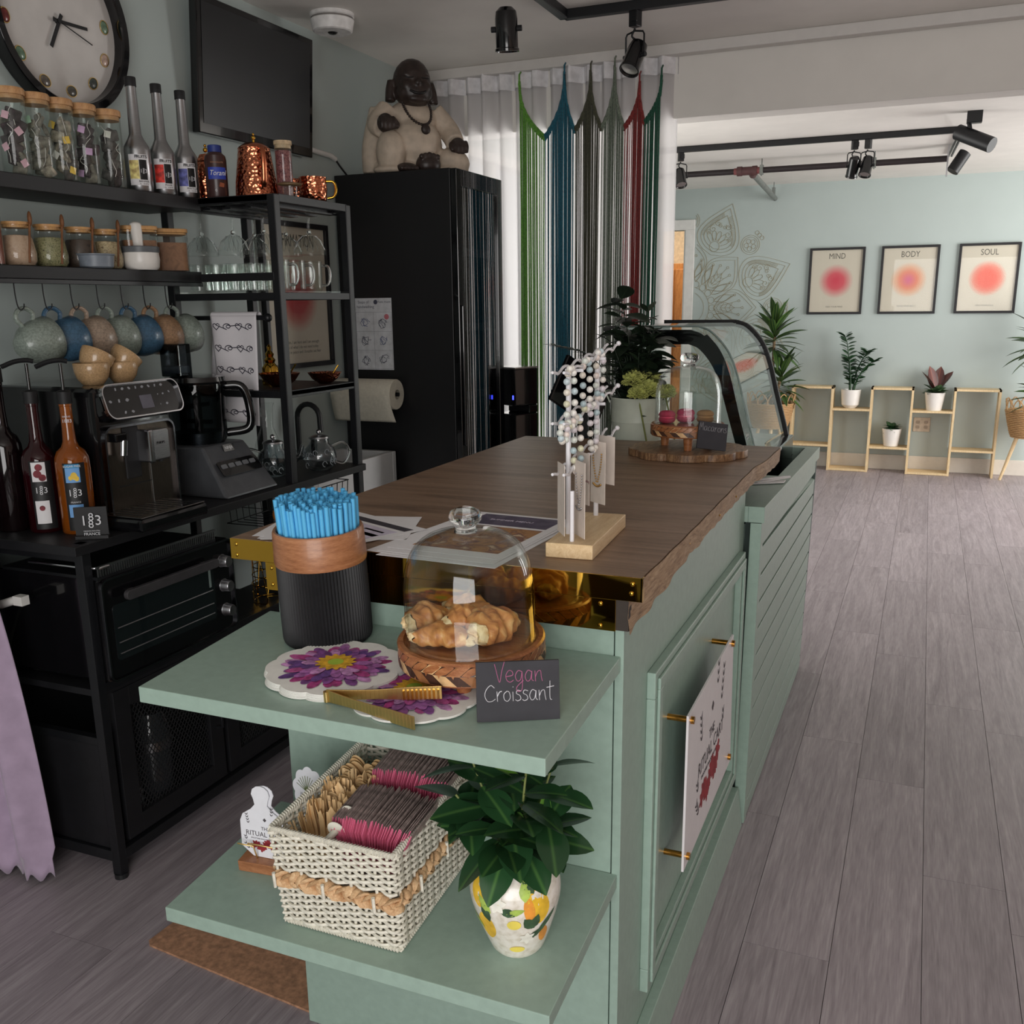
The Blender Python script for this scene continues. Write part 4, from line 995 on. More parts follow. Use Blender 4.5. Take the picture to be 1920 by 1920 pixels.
# ================================================================= lower shelf: basket, cutlery, packets, cards, vase
wick = mat('white_wicker', (216, 212, 198), .6, 0, .06, 150, bump=.15, stretch=(1, 1, 1))
grass = wood('seagrass_braid', [(170, 130, 92), (204, 166, 124), (224, 194, 154)], (6, 6, 6), .75, ring=5, bump=.3)
BW, BL, BH = .216, .290, .188
BO = Vector(on_l(-.912, 1.168))
bt = thing('wicker_basket', 'white wicker basket with a seagrass braid, full of cutlery and sugar packets', 'basket', BO)
bt.rotation_euler = (TL[0], 0, 0)
def per(s, k, r=.012):  # point on a rounded rectangle, s in 0..1, flared with height k
    w, l = BW+.012*k, BL+.010*k; x0, y0 = -.004*k, -.004*k
    P = 2*(w+l); d = (s % 1)*P
    if d < w: p = (x0+d, y0); n = (0, -1)
    elif d < w+l: p = (x0+w, y0+d-w); n = (1, 0)
    elif d < 2*w+l: p = (x0+w-(d-w-l), y0+l); n = (0, 1)
    else: p = (x0, y0+l-(d-2*w-l)); n = (-1, 0)
    return p, n
NS = 44
g = G()
for row in range(29):
    z = .012+row*.0061
    if 13 <= row <= 16: continue
    pts = []
    for i in range(NS*4):
        s = (i+.04)/(NS*4); p, n = per(s, z/BH); o = .0045*math.cos(PI*(i/4+row))
        pts.append((p[0]+n[0]*o, p[1]+n[1]*o, z+.0006*math.sin(i*.9+row*2)))
    g.tube(pts, .0030, 6, closed=True)
g.obj('weave', wick, bt, smooth=60, kind='stuff')
g = G()
for i in range(NS):
    p0, n0 = per((i*2+.02)/(NS*2), 0); p1, n1 = per((i*2+.02)/(NS*2), 1)
    g.tube([(p0[0], p0[1], .004), (p1[0], p1[1], BH)], .0030, 5)
g.obj('stakes', wick, bt, smooth=60, kind='stuff')
def coil(z, k, R0, r, turns, name):
    g = G(); N = turns*5
    g.tube([(*per(i/90, k)[0], z) for i in range(90)], R0*.8, 6, closed=True)
    pts = []
    for i in range(N):
        s = i/N; p, n = per(s, k); a = 2*PI*s*turns
        pts.append((p[0]+n[0]*R0*math.cos(a), p[1]+n[1]*R0*math.cos(a), z+R0*math.sin(a)))
    g.tube(pts, r, 4, closed=True); g.obj(name, wick, bt, smooth=60)
coil(BH, 1, .0045, .0022, 190, 'rim'); coil(.006, 0, .0042, .0020, 180, 'base_rim')
for strand in range(4):
    pts = []; N = 260
    for i in range(N):
        s = i/N; p, n = per(s, .5); a = 2*PI*s*20+strand*PI/2
        o = .004+.0055*math.sin(2*a)*.6; pts.append((p[0]+n[0]*o, p[1]+n[1]*o, .0965+.0095*math.sin(a)))
    G().tube(pts, .0078, 6, closed=True, flat=.45).obj('braid', grass, bt, smooth=60)
for i in range(0, NS, 2):
    p, n = per((i*2+.02)/(NS*2), .5); q = Vector((p[0]+n[0]*.0125, p[1]+n[1]*.0125, 0))
    if i % 4 == 0: G().tube([q+Vector((0, 0, .082)), q+Vector((0, 0, .11))], .0032, 5).obj('clasp_stake', wick, bt)
G().box(.004, BW-.004, .004, BL-.004, .004, .010).obj('basket_floor', wick, bt)
g = G()
for row in range(22):
    z = .014+row*.0074
    g.tube([(.098+(.0035 if (i+row) % 2 else -.0035), .006+(BL-.012)*i/24, z) for i in range(25)], .0030, 5)
g.tube([(.098, .004, .182), (.098, BL-.004, .182)], .006, 8).obj('divider', wick, bt, smooth=60)
g = G()
for row in range(20): g.tube([(.006+.09*i/8, .155+(.0035 if (i+row) % 2 else -.0035), .014+row*.0074) for i in range(9)], .0030, 5)
g.obj('divider', wick, bt, smooth=60)
BM = Matrix.Translation(BO) @ Matrix.Rotation(TL[0], 4, 'X')
birch = wood('birch_wood', [(206, 164, 112), (222, 186, 136), (236, 206, 160)], (2, 2, .4), .7, rnd=True, ring=3)
def flat(pts, th, name, m):
    return G().prism(pts, -th/2, th/2, Matrix(((1, 0, 0, 0), (0, 0, 1, 0), (0, 1, 0, 0), (0, 0, 0, 1)))).mesh(name, m)
forkm = flat([(-.0035, 0), (.0035, 0), (.0035, .09), (.0095, .118), (.0095, .158), (.007, .160), (.0055, .134), (.0035, .134), (.0028, .162), (-.0028, .162), (-.0035, .134), (-.0055, .134), (-.007, .160), (-.0095, .158), (-.0095, .118), (-.0035, .09)], .0016, 'wooden_fork', birch)
knifem = flat([(-.0038, 0), (.0038, 0), (.004, .085), (.0085, .10), (.0085, .150), (.002, .166), (-.004, .16), (-.0045, .09)], .0016, 'wooden_knife', birch)
spoonm = flat([(-.0038, 0), (.0038, 0), (.004, .085)]+[(.0145*math.cos(a), .125+.026*math.sin(a)) for a in [R(-50+280*i/18) for i in range(19)]]+[(-.004, .085)], .0016, 'wooden_spoon', birch)
def putin(me, M, name, label, cat, group):
    o = bpy.data.objects.new(name, me); COL.objects.link(o); o.matrix_world = BM @ M; tag(o, label, cat, group); return o
rb = random.Random(21)
for i in range(62):
    u = rb.random(); x = .014+.074*rb.random(); y = .045+.100*(i/62); z = .012+.020*(i/62)+rb.uniform(0, .02)
    Mx = Matrix.Translation((x, y, z)) @ Matrix.Rotation(rb.uniform(-.22, .14), 4, 'Y') @ Matrix.Rotation(rb.uniform(-.22, .05), 4, 'X') @ Matrix.Rotation(rb.uniform(-.5, .5)+PI/2*(rb.random() < .45), 4, 'Z')
    if i % 5 == 4: putin(knifem, Mx, 'wooden_knife', 'birch wood knife standing among the forks in the wicker basket', 'knife', 'wooden knives in the basket')
    else: putin(forkm, Mx, 'wooden_fork', 'birch wood fork standing in the front left compartment of the basket', 'fork', 'wooden forks in the basket')
for k in range(2):
    for i in range(14):
        Mx = Matrix.Translation((.030+.038*k, .172+.0068*i, .045+.0016*i)) @ Matrix.Rotation(.35, 4, 'X') @ Matrix.Rotation(rb.uniform(-.06, .06), 4, 'Y')
        putin(spoonm, Mx, 'wooden_spoon', 'birch wood spoon nested with others in the back left of the basket', 'spoon', 'nested wooden spoons in the basket')
pk_top = mat('packet_brown', (146, 128, 124), .6, 0, .16, 80); pk_pink = mat('packet_pink', (214, 104, 136), .6, 0, .08, 60)
pm = G(); LP, HP = .112, .080
pm.mi(1).hexa([(x, y, z) for x, y, z in ((-.0008, 0, 0), (-.0003, .004, HP-.016), (-.0008, .020, 0), (-.0008, .020, HP-.002), (.0008, 0, 0), (.0003, .004, HP-.016), (.0008, .020, 0), (.0008, .020, HP-.002))])
pm.mi(0).hexa([(x, y, z) for x, y, z in ((-.0009, .020, 0), (-.0009, .020, HP-.002), (-.0009, LP, 0), (-.0003, LP, HP), (.0009, .020, 0), (.0009, .020, HP-.002), (.0009, LP, 0), (.0003, LP, HP))])
pkm = pm.mesh('sugar_packet', [pk_top, pk_pink])
for rowi, (y0, n) in enumerate(((.026, 40), (.156, 38))):
    for i in range(n):
        f = i/(n-1); lean = -.30+.62*f+rb.uniform(-.03, .03)
        Mx = Matrix.Translation((.112+.094*f, y0+rb.uniform(-.003, .004), .128+.012*rowi+rb.uniform(-.002, .003)-.018*(f-.5)**2)) @ Matrix.Rotation(lean, 4, 'Y') @ Matrix.Rotation(rb.uniform(-.03, .03)+.05, 4, 'X')
        putin(pkm, Mx, 'sugar_packet', ('paper packet, brown with a pink end, in the front row' if rowi == 0 else 'paper packet, brown with a pink end, in the back row')+' of the basket', 'packet', 'sugar packets, '+('front row' if rowi == 0 else 'back row'))
for z, y, s in ((.186, .034, 1), (.192, .075, .9), (.187, .20, .8)):
    Mx = Matrix.Translation((.100, y, z-.045)) @ Matrix.Rotation(.1, 4, 'X')
    putin(G().prism([(.016*s*math.cos(i*PI/10), .045+.016*s*math.sin(i*PI/10)) for i in range(20)]+[(.014*s, .0), (-.014*s, .0)][::-1][:0], -.0006, .0006, fr((0, 0, 0), (1, 0, 0), (0, 0, 1))).mesh('tasting_paddle', ivory), Mx, 'tasting_paddle', {1: 'white round paddle tag at the front of the basket divider', .9: 'white round paddle tag just behind the front one', .8: 'white round paddle tag by the spoons'}[s], 'tag', 'white paddle tags in the basket')
# card holder
t = thing('card_holder', 'small cherry wood block with a brass wire rail for cards', 'card holder', on_l(-1.030, 1.285), R(6)); t.rotation_euler = (TL[0], 0, R(6))
G().box(-.052, .052, -.026, .026, 0, .021).obj('block', cherry, t, bev=.001)
G().tube([(-.02, -.010, .02), (-.02, -.018, .052), (-.052, -.018, .053)], .0014, 8).tube([(.022, -.014, .02), (.022, -.014, .052), (-.034, -.014, .053)], .0014, 8).obj('wire_rail', gold, t, smooth=60)
cardw = mat('card_white', (226, 226, 232), .7, 0, .01, 60)
CB = [(-.036, .0), (-.014, -.004)]+[(-.036+.072*0, 0)]*0
def board_outline(s=1):
    P = [(.022, -.006), (.046, .012), (.046, .062), (.040, .076), (.022, .088), (.013, .098), (.015, .108), (.019, .118), (.016, .128), (.008, .134), (0, .1355)]
    P = P+[(-x, y) for x, y in P[::-1][1:]]
    return [(x*s, y*s) for x, y in P]
for k, (lb, dx, dy) in enumerate((('front white card cut like a serving board standing on the cherry block', 0, 0), ('rear white card cut like a serving board, peeping out behind the front one', .006, .004))):
    t = thing('shop_card', lb, 'card', on_l(-1.037+dx, 1.276+dy), R(4), 'board shaped cards'); t.rotation_euler = (TL[0]+R(-6), 0, R(4))
    Mz = fr((0, 0, .028), (1, 0, 0), (0, 0, 1)); G().prism(board_outline(), -.0006, .0006, Mz).obj('card', cardw, t)
    if k == 0:
        logo(t, fr((.006, -.0007, .072), (1, 0, 0), (0, 0, 1)), .30)
t = thing('flower_card', 'white flower edged card with a fan of green lines behind the basket corner', 'card', on_l(-.968, 1.300), R(-12), 'board shaped cards'); t.rotation_euler = (TL[0]+R(-14), 0, R(-12))
P = [((.036+.005*abs(math.sin(4.5*a)))*math.cos(a), .13+(.036+.005*abs(math.sin(4.5*a)))*math.sin(a)) for a in [i*2*PI/72 for i in range(72)]]
Mz = fr((0, 0, .02), (1, 0, 0), (0, 0, 1)); G().prism(P, -.0006, .0006, Mz).box(-.02, .02, -.0006, .0006, .02, .14).obj('card', cardw, t)
g = G(); gl = mat('fan_green', (112, 124, 82), .8)
for i in range(11): a = R(20+14*i); g.bar(Mz @ Vector((-.004, .125, .0009)), Mz @ Vector((-.004+.028*math.cos(a), .125+.028*math.sin(a), .0009)), .0012, .0006)
g.obj('fan_print', gl, t)
for k, (x, y, lb) in enumerate(((-.952, 1.335, 'white card with a rounded end sticking up behind the flower card'), (-.940, 1.36, 'white card rearmost of the cards beside the basket'))):
    t = thing('shop_card', lb, 'card', on_l(x, y), R(20), 'board shaped cards'); t.rotation_euler = (TL[0]+R(-16), R(14), R(20))
    G().prism(board_outline(1.05), -.0006, .0006, fr((0, 0, .04), (1, 0, 0), (0, 0, 1))).obj('card', cardw, t)
# serrated wooden board peeking out beside the basket corner
# ---------------------------------------------------------------- lemon vase
vz = NT('lemon_vase_glaze'); co = vz.coords((1, 1, 1)); nz = vz.add('TexNoise', Scale=90, Detail=5); vz.ln(co, nz.inputs['Vector'])
vz.ln(vz.ramp(nz.outputs['Fac'], [(.3, (208, 200, 184)), (.5, (228, 222, 210)), (.7, (236, 232, 224))]), vz.b.inputs['Base Color']); vz.b.inputs['Roughness'].default_value = .25; vz.b.inputs['Coat Weight'].default_value = .4
t = thing('lemon_vase', 'white crackle vase painted with lemons, standing right of the wicker basket', 'vase', on_l(-.528, 1.258)); t.rotation_euler = TL
VP = [(0, 0), (.040, 0), (.044, .006), (.054, .035), (.066, .075), (.072, .105), (.070, .130), (.060, .150), (.046, .163), (.037, .168), (.036, .172), (.038, .176), (.037, .179), (.032, .179), (.030, .172), (.030, .15)]
PP = [VP[0], VP[1]]+[(max(0, p.x), p.z) for p in bez([(a, 0, b) for a, b in VP[2:11]], 4)]+VP[11:]
G().lathe(PP, 48).obj('body', vz.m, t, smooth=50)
def vr(z):
    for (r0, z0), (r1, z1) in zip(PP[1:-1], PP[2:]):
        if z0 <= z <= z1 and z1 > z0: return r0+(r1-r0)*(z-z0)/(z1-z0)
    return .05
lem = mat('lemon_paint', (232, 186, 54), .35, 0, .12, 40); lem2 = mat('lemon_shade', (224, 150, 60), .35, 0, .1, 40); dgr = mat('leaf_paint_dark', (58, 84, 58), .35, 0, .2, 60); lgr = mat('leaf_paint_light', (160, 184, 86), .35, 0, .15, 50); pwh = mat('blossom_paint', (240, 238, 226), .35); yc = mat('lemon_slice_paint', (236, 216, 96), .35)
def decal(outline, a0, z0, m, lift):  # paint lying on the vase wall; outline in metres (across, up)
    vs = []; n = len(outline)
    g = G(); c = (sum(p[0] for p in outline)/n, sum(p[1] for p in outline)/n)
    for f in (0, .5, 1):
        for u, v in outline:
            uu = c[0]+(u-c[0])*f; vv = c[1]+(v-c[1])*f; z = min(.165, max(.004, z0+vv)); r = vr(z)+lift; a = a0+uu/max(.03, r)
            vs.append((r*math.cos(a), r*math.sin(a), z))
    fs = [(j*n+i, j*n+(i+1) % n, (j+1)*n+(i+1) % n, (j+1)*n+i) for j in (0, 1) for i in range(n)]
    return g.put(vs, fs), m
def oval(rx, ry, rot=0, n=20, ptip=0):
    P = []
    for i in range(n):
        a = 2*PI*i/n; x, y = rx*math.cos(a), ry*math.sin(a)*(1+ptip*abs(math.sin(a))**6)
        P.append((x*math.cos(rot)-y*math.sin(rot), x*math.sin(rot)+y*math.cos(rot)))
    return P
def leafo(L, w, rot): return [(x*math.cos(rot)-y*math.sin(rot), x*math.sin(rot)+y*math.cos(rot)) for x, y in [(0, 0), (L*.25, w*.8), (L*.5, w), (L*.8, w*.55), (L, 0), (L*.8, -w*.55), (L*.5, -w), (L*.25, -w*.8)]]
def sh(P, dx, dy): return [(x+dx, y+dy) for x, y in P]
VA = R(-67)  # direction of the camera seen from the vase
DEC = [(oval(.017, .026, -.1, ptip=.12), -.78, .072, lem), (oval(.018, .026, .2, ptip=.12), -.95, .135, lem), (oval(.020, .028, .1, ptip=.12), .52, .112, lem), (oval(.009, .022, .1), .30, .112, lem2), (oval(.009, .018, .2), .75, .05, lem2),
       (leafo(.04, .009, 1.9), -.62, .085, dgr), (leafo(.035, .008, 2.4), -.55, .105, lgr), (leafo(.03, .008, -.2), -.35, .115, dgr), (leafo(.03, .006, .2), -.2, .11, lgr), (leafo(.026, .009, 2.0), .45, .138, dgr), (leafo(.03, .009, .4), .5, .142, dgr), (leafo(.028, .008, 1.0), .3, .146, lgr), (leafo(.03, .009, 1.5), .22, .128, lgr), (leafo(.03, .010, 2.2), .42, .075, dgr), (leafo(.03, .009, 1.2), .35, .075, dgr), (leafo(.05, .006, .5), .12, .048, dgr), (leafo(.05, .006, .75), .5, .062, dgr), (leafo(.04, .006, 2.4), -.9, .06, lgr),
       (oval(.011, .010), -.05, .088, yc), (oval(.012, .007), -.02, .028, yc), (oval(.004, .004), -.33, .127, yc)]
bl = []
for k in range(6):
    bl.append((sh(leafo(.017, .0055, k*1.047+.2), 0, 0), -.42, .125, pwh)); bl.append((leafo(.014, .004, k*1.047+.5), .25, .055, pwh))
for i, (o, a, z, m) in enumerate(DEC+bl):
    g, m = decal(o, VA+a, z, m, .0003+.00004*i); g.obj('painted_'+('leaf' if 'leaf' in m.name else 'blossom_petal' if 'blossom' in m.name else 'lemon'), m, t, smooth=60)
# sprigs
lau_m = leafmat('laurel_leaf', (36, 70, 40), (70, 108, 56), .25, hw=.03); lau_l = leafmat('young_laurel_leaf', (98, 146, 54), (130, 170, 80), .35, hw=.012)
LL = leafmesh('leaf', .092, .050, lau_m, .14, .18, n=9); LS = leafmesh('leaf', .05, .018, lau_l, .1, .3)
sp = thing('laurel_sprigs', 'bunch of dark glossy artificial laurel sprigs in the lemon vase', 'foliage', on_l(-.528, 1.258)); sp.rotation_euler = TL
rv = random.Random(17); stm = mat('sprig_stem', (120, 128, 74), .6)
for k, (dx, dy, hh) in enumerate(((-.055, .0, .32), (.03, -.01, .33), (.06, .05, .36), (-.02, .05, .30), (.0, -.045, .25), (.065, -.02, .26), (-.075, -.02, .27))):
    P = bez([(dx*.1, dy*.1, .10), (dx*.3, dy*.3, .18), (dx*.75, dy*.75, .18+(hh-.18)*.55), (dx*1.1, dy*1.1, hh)], 6)
    G().tube(P, .0018, 6).obj('stem', stm, sp, smooth=60)
    for i in range(8, len(P), 3):
        for s in (0, 1): leaf(LL, sp, P[i], i*2.4+s*PI+k+rv.uniform(-.4, .4), rv.uniform(-.25, .55), rv.uniform(.75, 1.1), rv.uniform(-.4, .4))
    if k % 2: leaf(LS, sp, P[-3], rv.uniform(0, 6), .6, 1)
for az, el, z in ((-2.2, -.5, .205), (-1.6, -.55, .20), (-.75, -.35, .215), (-2.9, -.1, .235), (-.1, .05, .24), (-.4, .0, .27), (2.6, .1, .26), (-1.1, -.2, .23), (3.0, .25, .29), (-2.6, .0, .26)):
    leaf(LL, sp, (.016*math.cos(az), .016*math.sin(az), z), az, el, rv.uniform(1.0, 1.2), rv.uniform(-.3, .3))
for az, el, z in ((-1.9, .4, .22), (-1.2, .6, .23), (-.9, .2, .25)): leaf(LS, sp, (.012*math.cos(az), .012*math.sin(az), z), az, el, 1, .4)

# ================================================================= worktop: papers, jewellery stand, bucket
def rot2(cx, cy, w, h, a): return [(cx+x*math.cos(a)-y*math.sin(a), cy+x*math.sin(a)+y*math.cos(a)) for x, y in ((-w/2, -h/2), (w/2, -h/2), (w/2, h/2), (-w/2, h/2))]
sheet = mat('paper_white', (232, 230, 232), .75, 0, .01, 40)
def leaflet(label, cx, cy, a, z, w=.216, h=.279, pr=None, group='printed sheets on the worktop'):
    t = thing('paper_sheet', label, 'paper', (cx, cy, z), a, group)
    G().prism(rot2(0, 0, w, h, 0), 0, .0004).obj('sheet', sheet, t)
    if pr:
        for (x0, x1, y0, y1, m) in pr: G().box(x0*w, x1*w, y0*h, y1*h, .0004, .0006).obj('print_block', m, t)
    return t
def blotch(name, cs, sc):
    n = NT(name); co = n.coords((1, 1, 1)); v = n.add('TexNoise', Scale=sc, Detail=4, Distortion=1); n.ln(co, v.inputs['Vector'])
    n.ln(n.ramp(v.outputs['Fac'], [(.32+.36*i/(len(cs)-1), c) for i, c in enumerate(cs)]), n.b.inputs['Base Color']); n.b.inputs['Roughness'].default_value = .6; return n.m
ph1 = blotch('photo_print_warm', [(96, 58, 40), (178, 128, 76), (110, 66, 62), (206, 180, 146)], 26); ph2 = blotch('photo_print_plum', [(52, 44, 66), (78, 66, 92), (96, 88, 104)], 20); ph3 = mat('pale_lilac_print', (206, 198, 216), .7); dk = mat('dark_print', (58, 54, 62), .7, 0, .1, 60)
za = ZT+.0003
for i, (dx, dy, a) in enumerate(((.012, -.018, .05), (-.008, -.008, -.02), (.004, .004, .03))):
    leaflet(['lowest white sheet under the food flyers, jutting over the brass edge', 'second white sheet in the stack of food flyers', 'third white sheet in the stack of food flyers'][i], -.752+dx, 1.625+dy, -.10+a, za+.0007*i, .235, .36)
leaflet('top food flyer with plum coloured heading and warm food photographs', -.748, 1.645, -.06, za+.0021, .225, .34, [(-.36, .42, .20, .46, ph2), (-.36, .42, -.40, .16, ph1), (-.48, -.40, .2, .3, mat('print_red', (170, 60, 74), .7))])
text('SUMMER MENU', .014, mat('print_pale', (214, 206, 222), .7), None, Matrix.Translation((-.742, 1.757, za+.0029)) @ Matrix.Rotation(-.06, 4, 'Z'), 'lettering_x', ext=.0001).parent = None
tx = bpy.data.objects['lettering_x']; tx.name = 'flyer_heading'
flyer = [o for o in bpy.data.objects if o.get('label', '').startswith('top food flyer')][0]
bpy.context.view_layer.update(); mw = tx.matrix_world.copy(); tx.parent = flyer; tx.matrix_parent_inverse = flyer.matrix_world.inverted()
for i, (dx, dy, a) in enumerate(((.0, .0, .30), (-.012, .004, .24), (.008, -.006, .34))):
    leaflet(['lowest white flyer behind the straw cup', 'middle white flyer behind the straw cup', 'upper white flyer behind the straw cup'][i], -1.04+dx, 1.60+dy, a, za+.0007*i, .279, .20)
leaflet('lilac printed flyer with a dark stripe lying behind the straw cup', -1.025, 1.60, -.42, za+.0022, .26, .19, [(-.42, .42, -.30, .20, ph3), (-.42, .44, .26, .38, dk), (.1, .4, -.1, -.02, dk), (.12, .36, .06, .1, mat('print_red', (170, 60, 74), .7))])
# jewellery stand
jw = mat('white_powder_coat', (230, 228, 232), .35, 0, 0)
t = thing('jewellery_stand', 'white wire jewellery stand with three hooked tiers on a pale ash block', 'stand', (-.547, 1.655, ZT+.0004), R(4))
G().box(-.042, .042, -.13, .135, 0, .026).obj('base_block', wood('ash_block', [(206, 172, 126), (222, 192, 148), (234, 208, 168)], (16, 1.6, 16), .5, ring=2.5), t, bev=.0015)
for x, y in ((-.022, -.055), (-.012, .110)): G().cyl((x, y, .026), (x, y, .314), .0048, n=12).obj('post', jw, t, smooth=40)
G().cyl((.0, -.11, .026), (.0, -.11, .115), .004, n=10).obj('card_peg', jw, t, smooth=40)
HK = []
for lv, z in enumerate((.312, .228, .142)):
    for sd in (-1, 1):
        pts = []
        for i in range(45):
            u = i/44; y = -.135+.395*u; ph_ = u*5*2*PI
            pts.append((-.018+sd*.010+.002*math.sin(ph_), y, z+.0042*max(-.4, math.cos(ph_))+.030*u))
        G().tube(pts, .0026, 7).obj('hook_rod', jw, t, smooth=60)
    G().ball((-.006, .262, z+.036), .005, 10).obj('rod_tip', jw, t, smooth=60)
    G().cyl((-.028, -.055, z+.003), (.004, -.055, z+.003), .003, n=8).cyl((-.028, .11, z+.014), (.004, .11, z+.014), .003, n=8).obj('cross_bar', jw, t)
bead_c = [(226, 222, 214), (226, 212, 204), (212, 216, 208), (186, 200, 204), (222, 216, 206), (214, 206, 210), (172, 190, 194), (222, 214, 200), (206, 204, 176), (230, 226, 220)]
bm_ = [mat('amazonite_%d' % i, c, .45, 0, .1, 200) for i, c in enumerate(bead_c)]
bme = [G().ball((0, 0, 0), .0061, 12).mesh('bead', m, smooth=70) for m in bm_]
rj = random.Random(3)
def bracelet(label, loc, yw, h, charm=None):
    t = thing('beaded_bracelet', label, 'bracelet', loc, R(4), 'pastel bead bracelets on the white stand')
    n = max(9, int((2*h+2*yw)/.0132))
    for i in range(n):
        a = 2*PI*(i+.5)/n; o = bpy.data.objects.new('bead', rj.choice(bme)); COL.objects.link(o); o.parent = t
        sq = abs(math.cos(a))**.6*(1 if math.cos(a) > 0 else -1)
        o.location = (rj.uniform(-.001, .001)+.003*sq, yw*sq, -h/2+h/2*math.sin(a))
    if charm: G().box(-.004, .004, -.006, .006, -h-.004, -h+.004).obj('charm', chrome, t, bev=.0008)
    return t
def jp(x, y, z): return Matrix.Translation((-.547, 1.655, ZT)) @ Matrix.Rotation(R(4), 4, 'Z') @ Vector((x, y, z))
bracelet('pastel bead bracelet on the top tier, nearest the front post', jp(-.006, -.100, .322), .0135, .098)
bracelet('pastel bead bracelet on the top tier, in the middle', jp(-.006, .005, .330), .0135, .088)
bracelet('pastel bead bracelet on the top tier with a silver star charm', jp(-.006, .105, .340), .0135, .088, 1)
bracelet('pastel bead bracelet on the middle tier, nearest the front post', jp(-.006, -.055, .236), .0135, .096)
bracelet('pastel bead bracelet on the middle tier with a mustard bead, next to the rear post', jp(-.006, .060, .246), .0135, .085, 1)
bracelet('short bead bracelet at the front end of the middle tier', jp(-.012, -.122, .232), .009, .03)
kraft = mat('pale_card', (214, 202, 192), .7, 0, .03, 40); gch = mat('gold_chain', (190, 150, 90), .3, 1)
for i, (y, dx, h, lb) in enumerate(((-.108, -.020, .115, 'pale jewellery card nearest the front, edge on against the front post'), (-.088, .008, .125, 'pale jewellery card with a silver chain necklace, second from the front'), (-.02, -.004, .085, 'pale jewellery card with fine print, in the middle of the bottom tier'), (.075, .0, .11, 'pale jewellery card with gold drop earrings, fourth along the bottom tier'), (.125, .004, .085, 'pale jewellery card at the rear end of the bottom tier'))):
    t = thing('jewellery_card', lb, 'card', jp(dx, y, .152+.030*(y+.135)/.395), R(4-60+6*i), 'jewellery cards on the bottom tier')
    G().box(-.024, .024, -.0005, .0005, -h, .008).obj('card', kraft, t)
    if i == 1 or i == 3:
        g = G(); m = chrome if i == 1 else gch
        for s in (-1, 1):
            for k in range(12): g.ball((s*.014*math.cos(k*.13), -.002, -.015-.0048*k-(0 if k < 9 else 0)), .0017, 6)
        for k in range(8): g.ball((-.012+.0034*k, -.002, -.073-.004*math.sin(PI*k/7)), .0022, 6)
        g.obj('chain', m, t)
    if i == 2:
        text('love', .008, inkm, t, fr((0, -.0007, -.02), (1, 0, 0), (0, 0, 1)), ext=.0001); text('take heart darling', .007, mat('plum_ink', (120, 60, 70), .8), t, fr((0, -.0007, -.042), (1, 0, 0), (0, 0, 1)), 'small_lettering', ext=.0001); G().bar((0, -.0008, -.058), (0, -.0008, -.074), .003, .0004).obj('motif', inkm, t)
# galvanised bucket with dark foliage and yellow-green carnations
t = thing('metal_bucket', 'pale green metal bucket with wire handles beside the display case', 'bucket', (-.855, 3.110, .953))
pg = mat('pale_green_enamel', (198, 204, 190), .4, 0, .03, 20)
G().lathe([(0, 0), (.072, 0), (.074, .004), (.080, .06), (.081, .063), (.080, .066), (.088, .17), (.089, .173), (.088, .176), (.092, .245), (.094, .248), (.092, .251), (.090, .248), (.086, .17), (.07, .01), (0, .008)], 48).obj('body', pg, t, smooth=35)
for s in (-1, 1): G().tube([(s*.090, -.028, .232), (s*.108, -.026, .268), (s*.108, .026, .268), (s*.090, .028, .232)], .0028, 8).obj('handle', pg, t, smooth=60)
fo = thing('foliage_bunch', 'bunch of dark green foliage spreading out of the pale green bucket', 'foliage', (-.855, 3.110, .953))
dk_m = leafmat('dark_foliage', (34, 48, 34), (52, 68, 44), .45, hw=.012); df_ = leafmesh('leaf', .055, .018, dk_m, .1, .2); db = leafmesh('leaf', .085, .05, dk_m, .2, .2)
rf = random.Random(9)
for k in range(15):
    a = k*2.4; rr = .05+.13*rf.random(); hh = .36+.20*rf.random()
    if math.cos(a) > .3: rr *= .35
    P = bez([(0, 0, .03), (rr*.25*math.cos(a), rr*.25*math.sin(a)*.6, .22), (rr*.7*math.cos(a), rr*.4*math.sin(a), hh*.8), (rr*1.15*math.cos(a), rr*.5*math.sin(a), hh)], 6)
    G().tube(P, .0018, 5).obj('stem', dk_m, fo, smooth=60)
    for i in range(6, len(P)):
        for s in (0, 1): leaf(df_ if k % 3 else db, fo, P[i], i*1.9+s*PI+k, rf.uniform(-.2, .7), rf.uniform(.8, 1.2), rf.uniform(-.5, .5))
P = bez([(0, 0, .1), (-.06, -.03, .26), (-.15, -.05, .38), (-.27, -.06, .415)], 6); G().tube(P, .0018, 5).obj('stem', dk_m, fo)
for i in range(7, len(P)):
    for s in (0, 1): leaf(df_, fo, P[i], PI+(1 if s else -1)*.8, .2, .9, 0)
car = mat('carnation_yellow_green', (184, 188, 108), .8, 0, .12, 60)
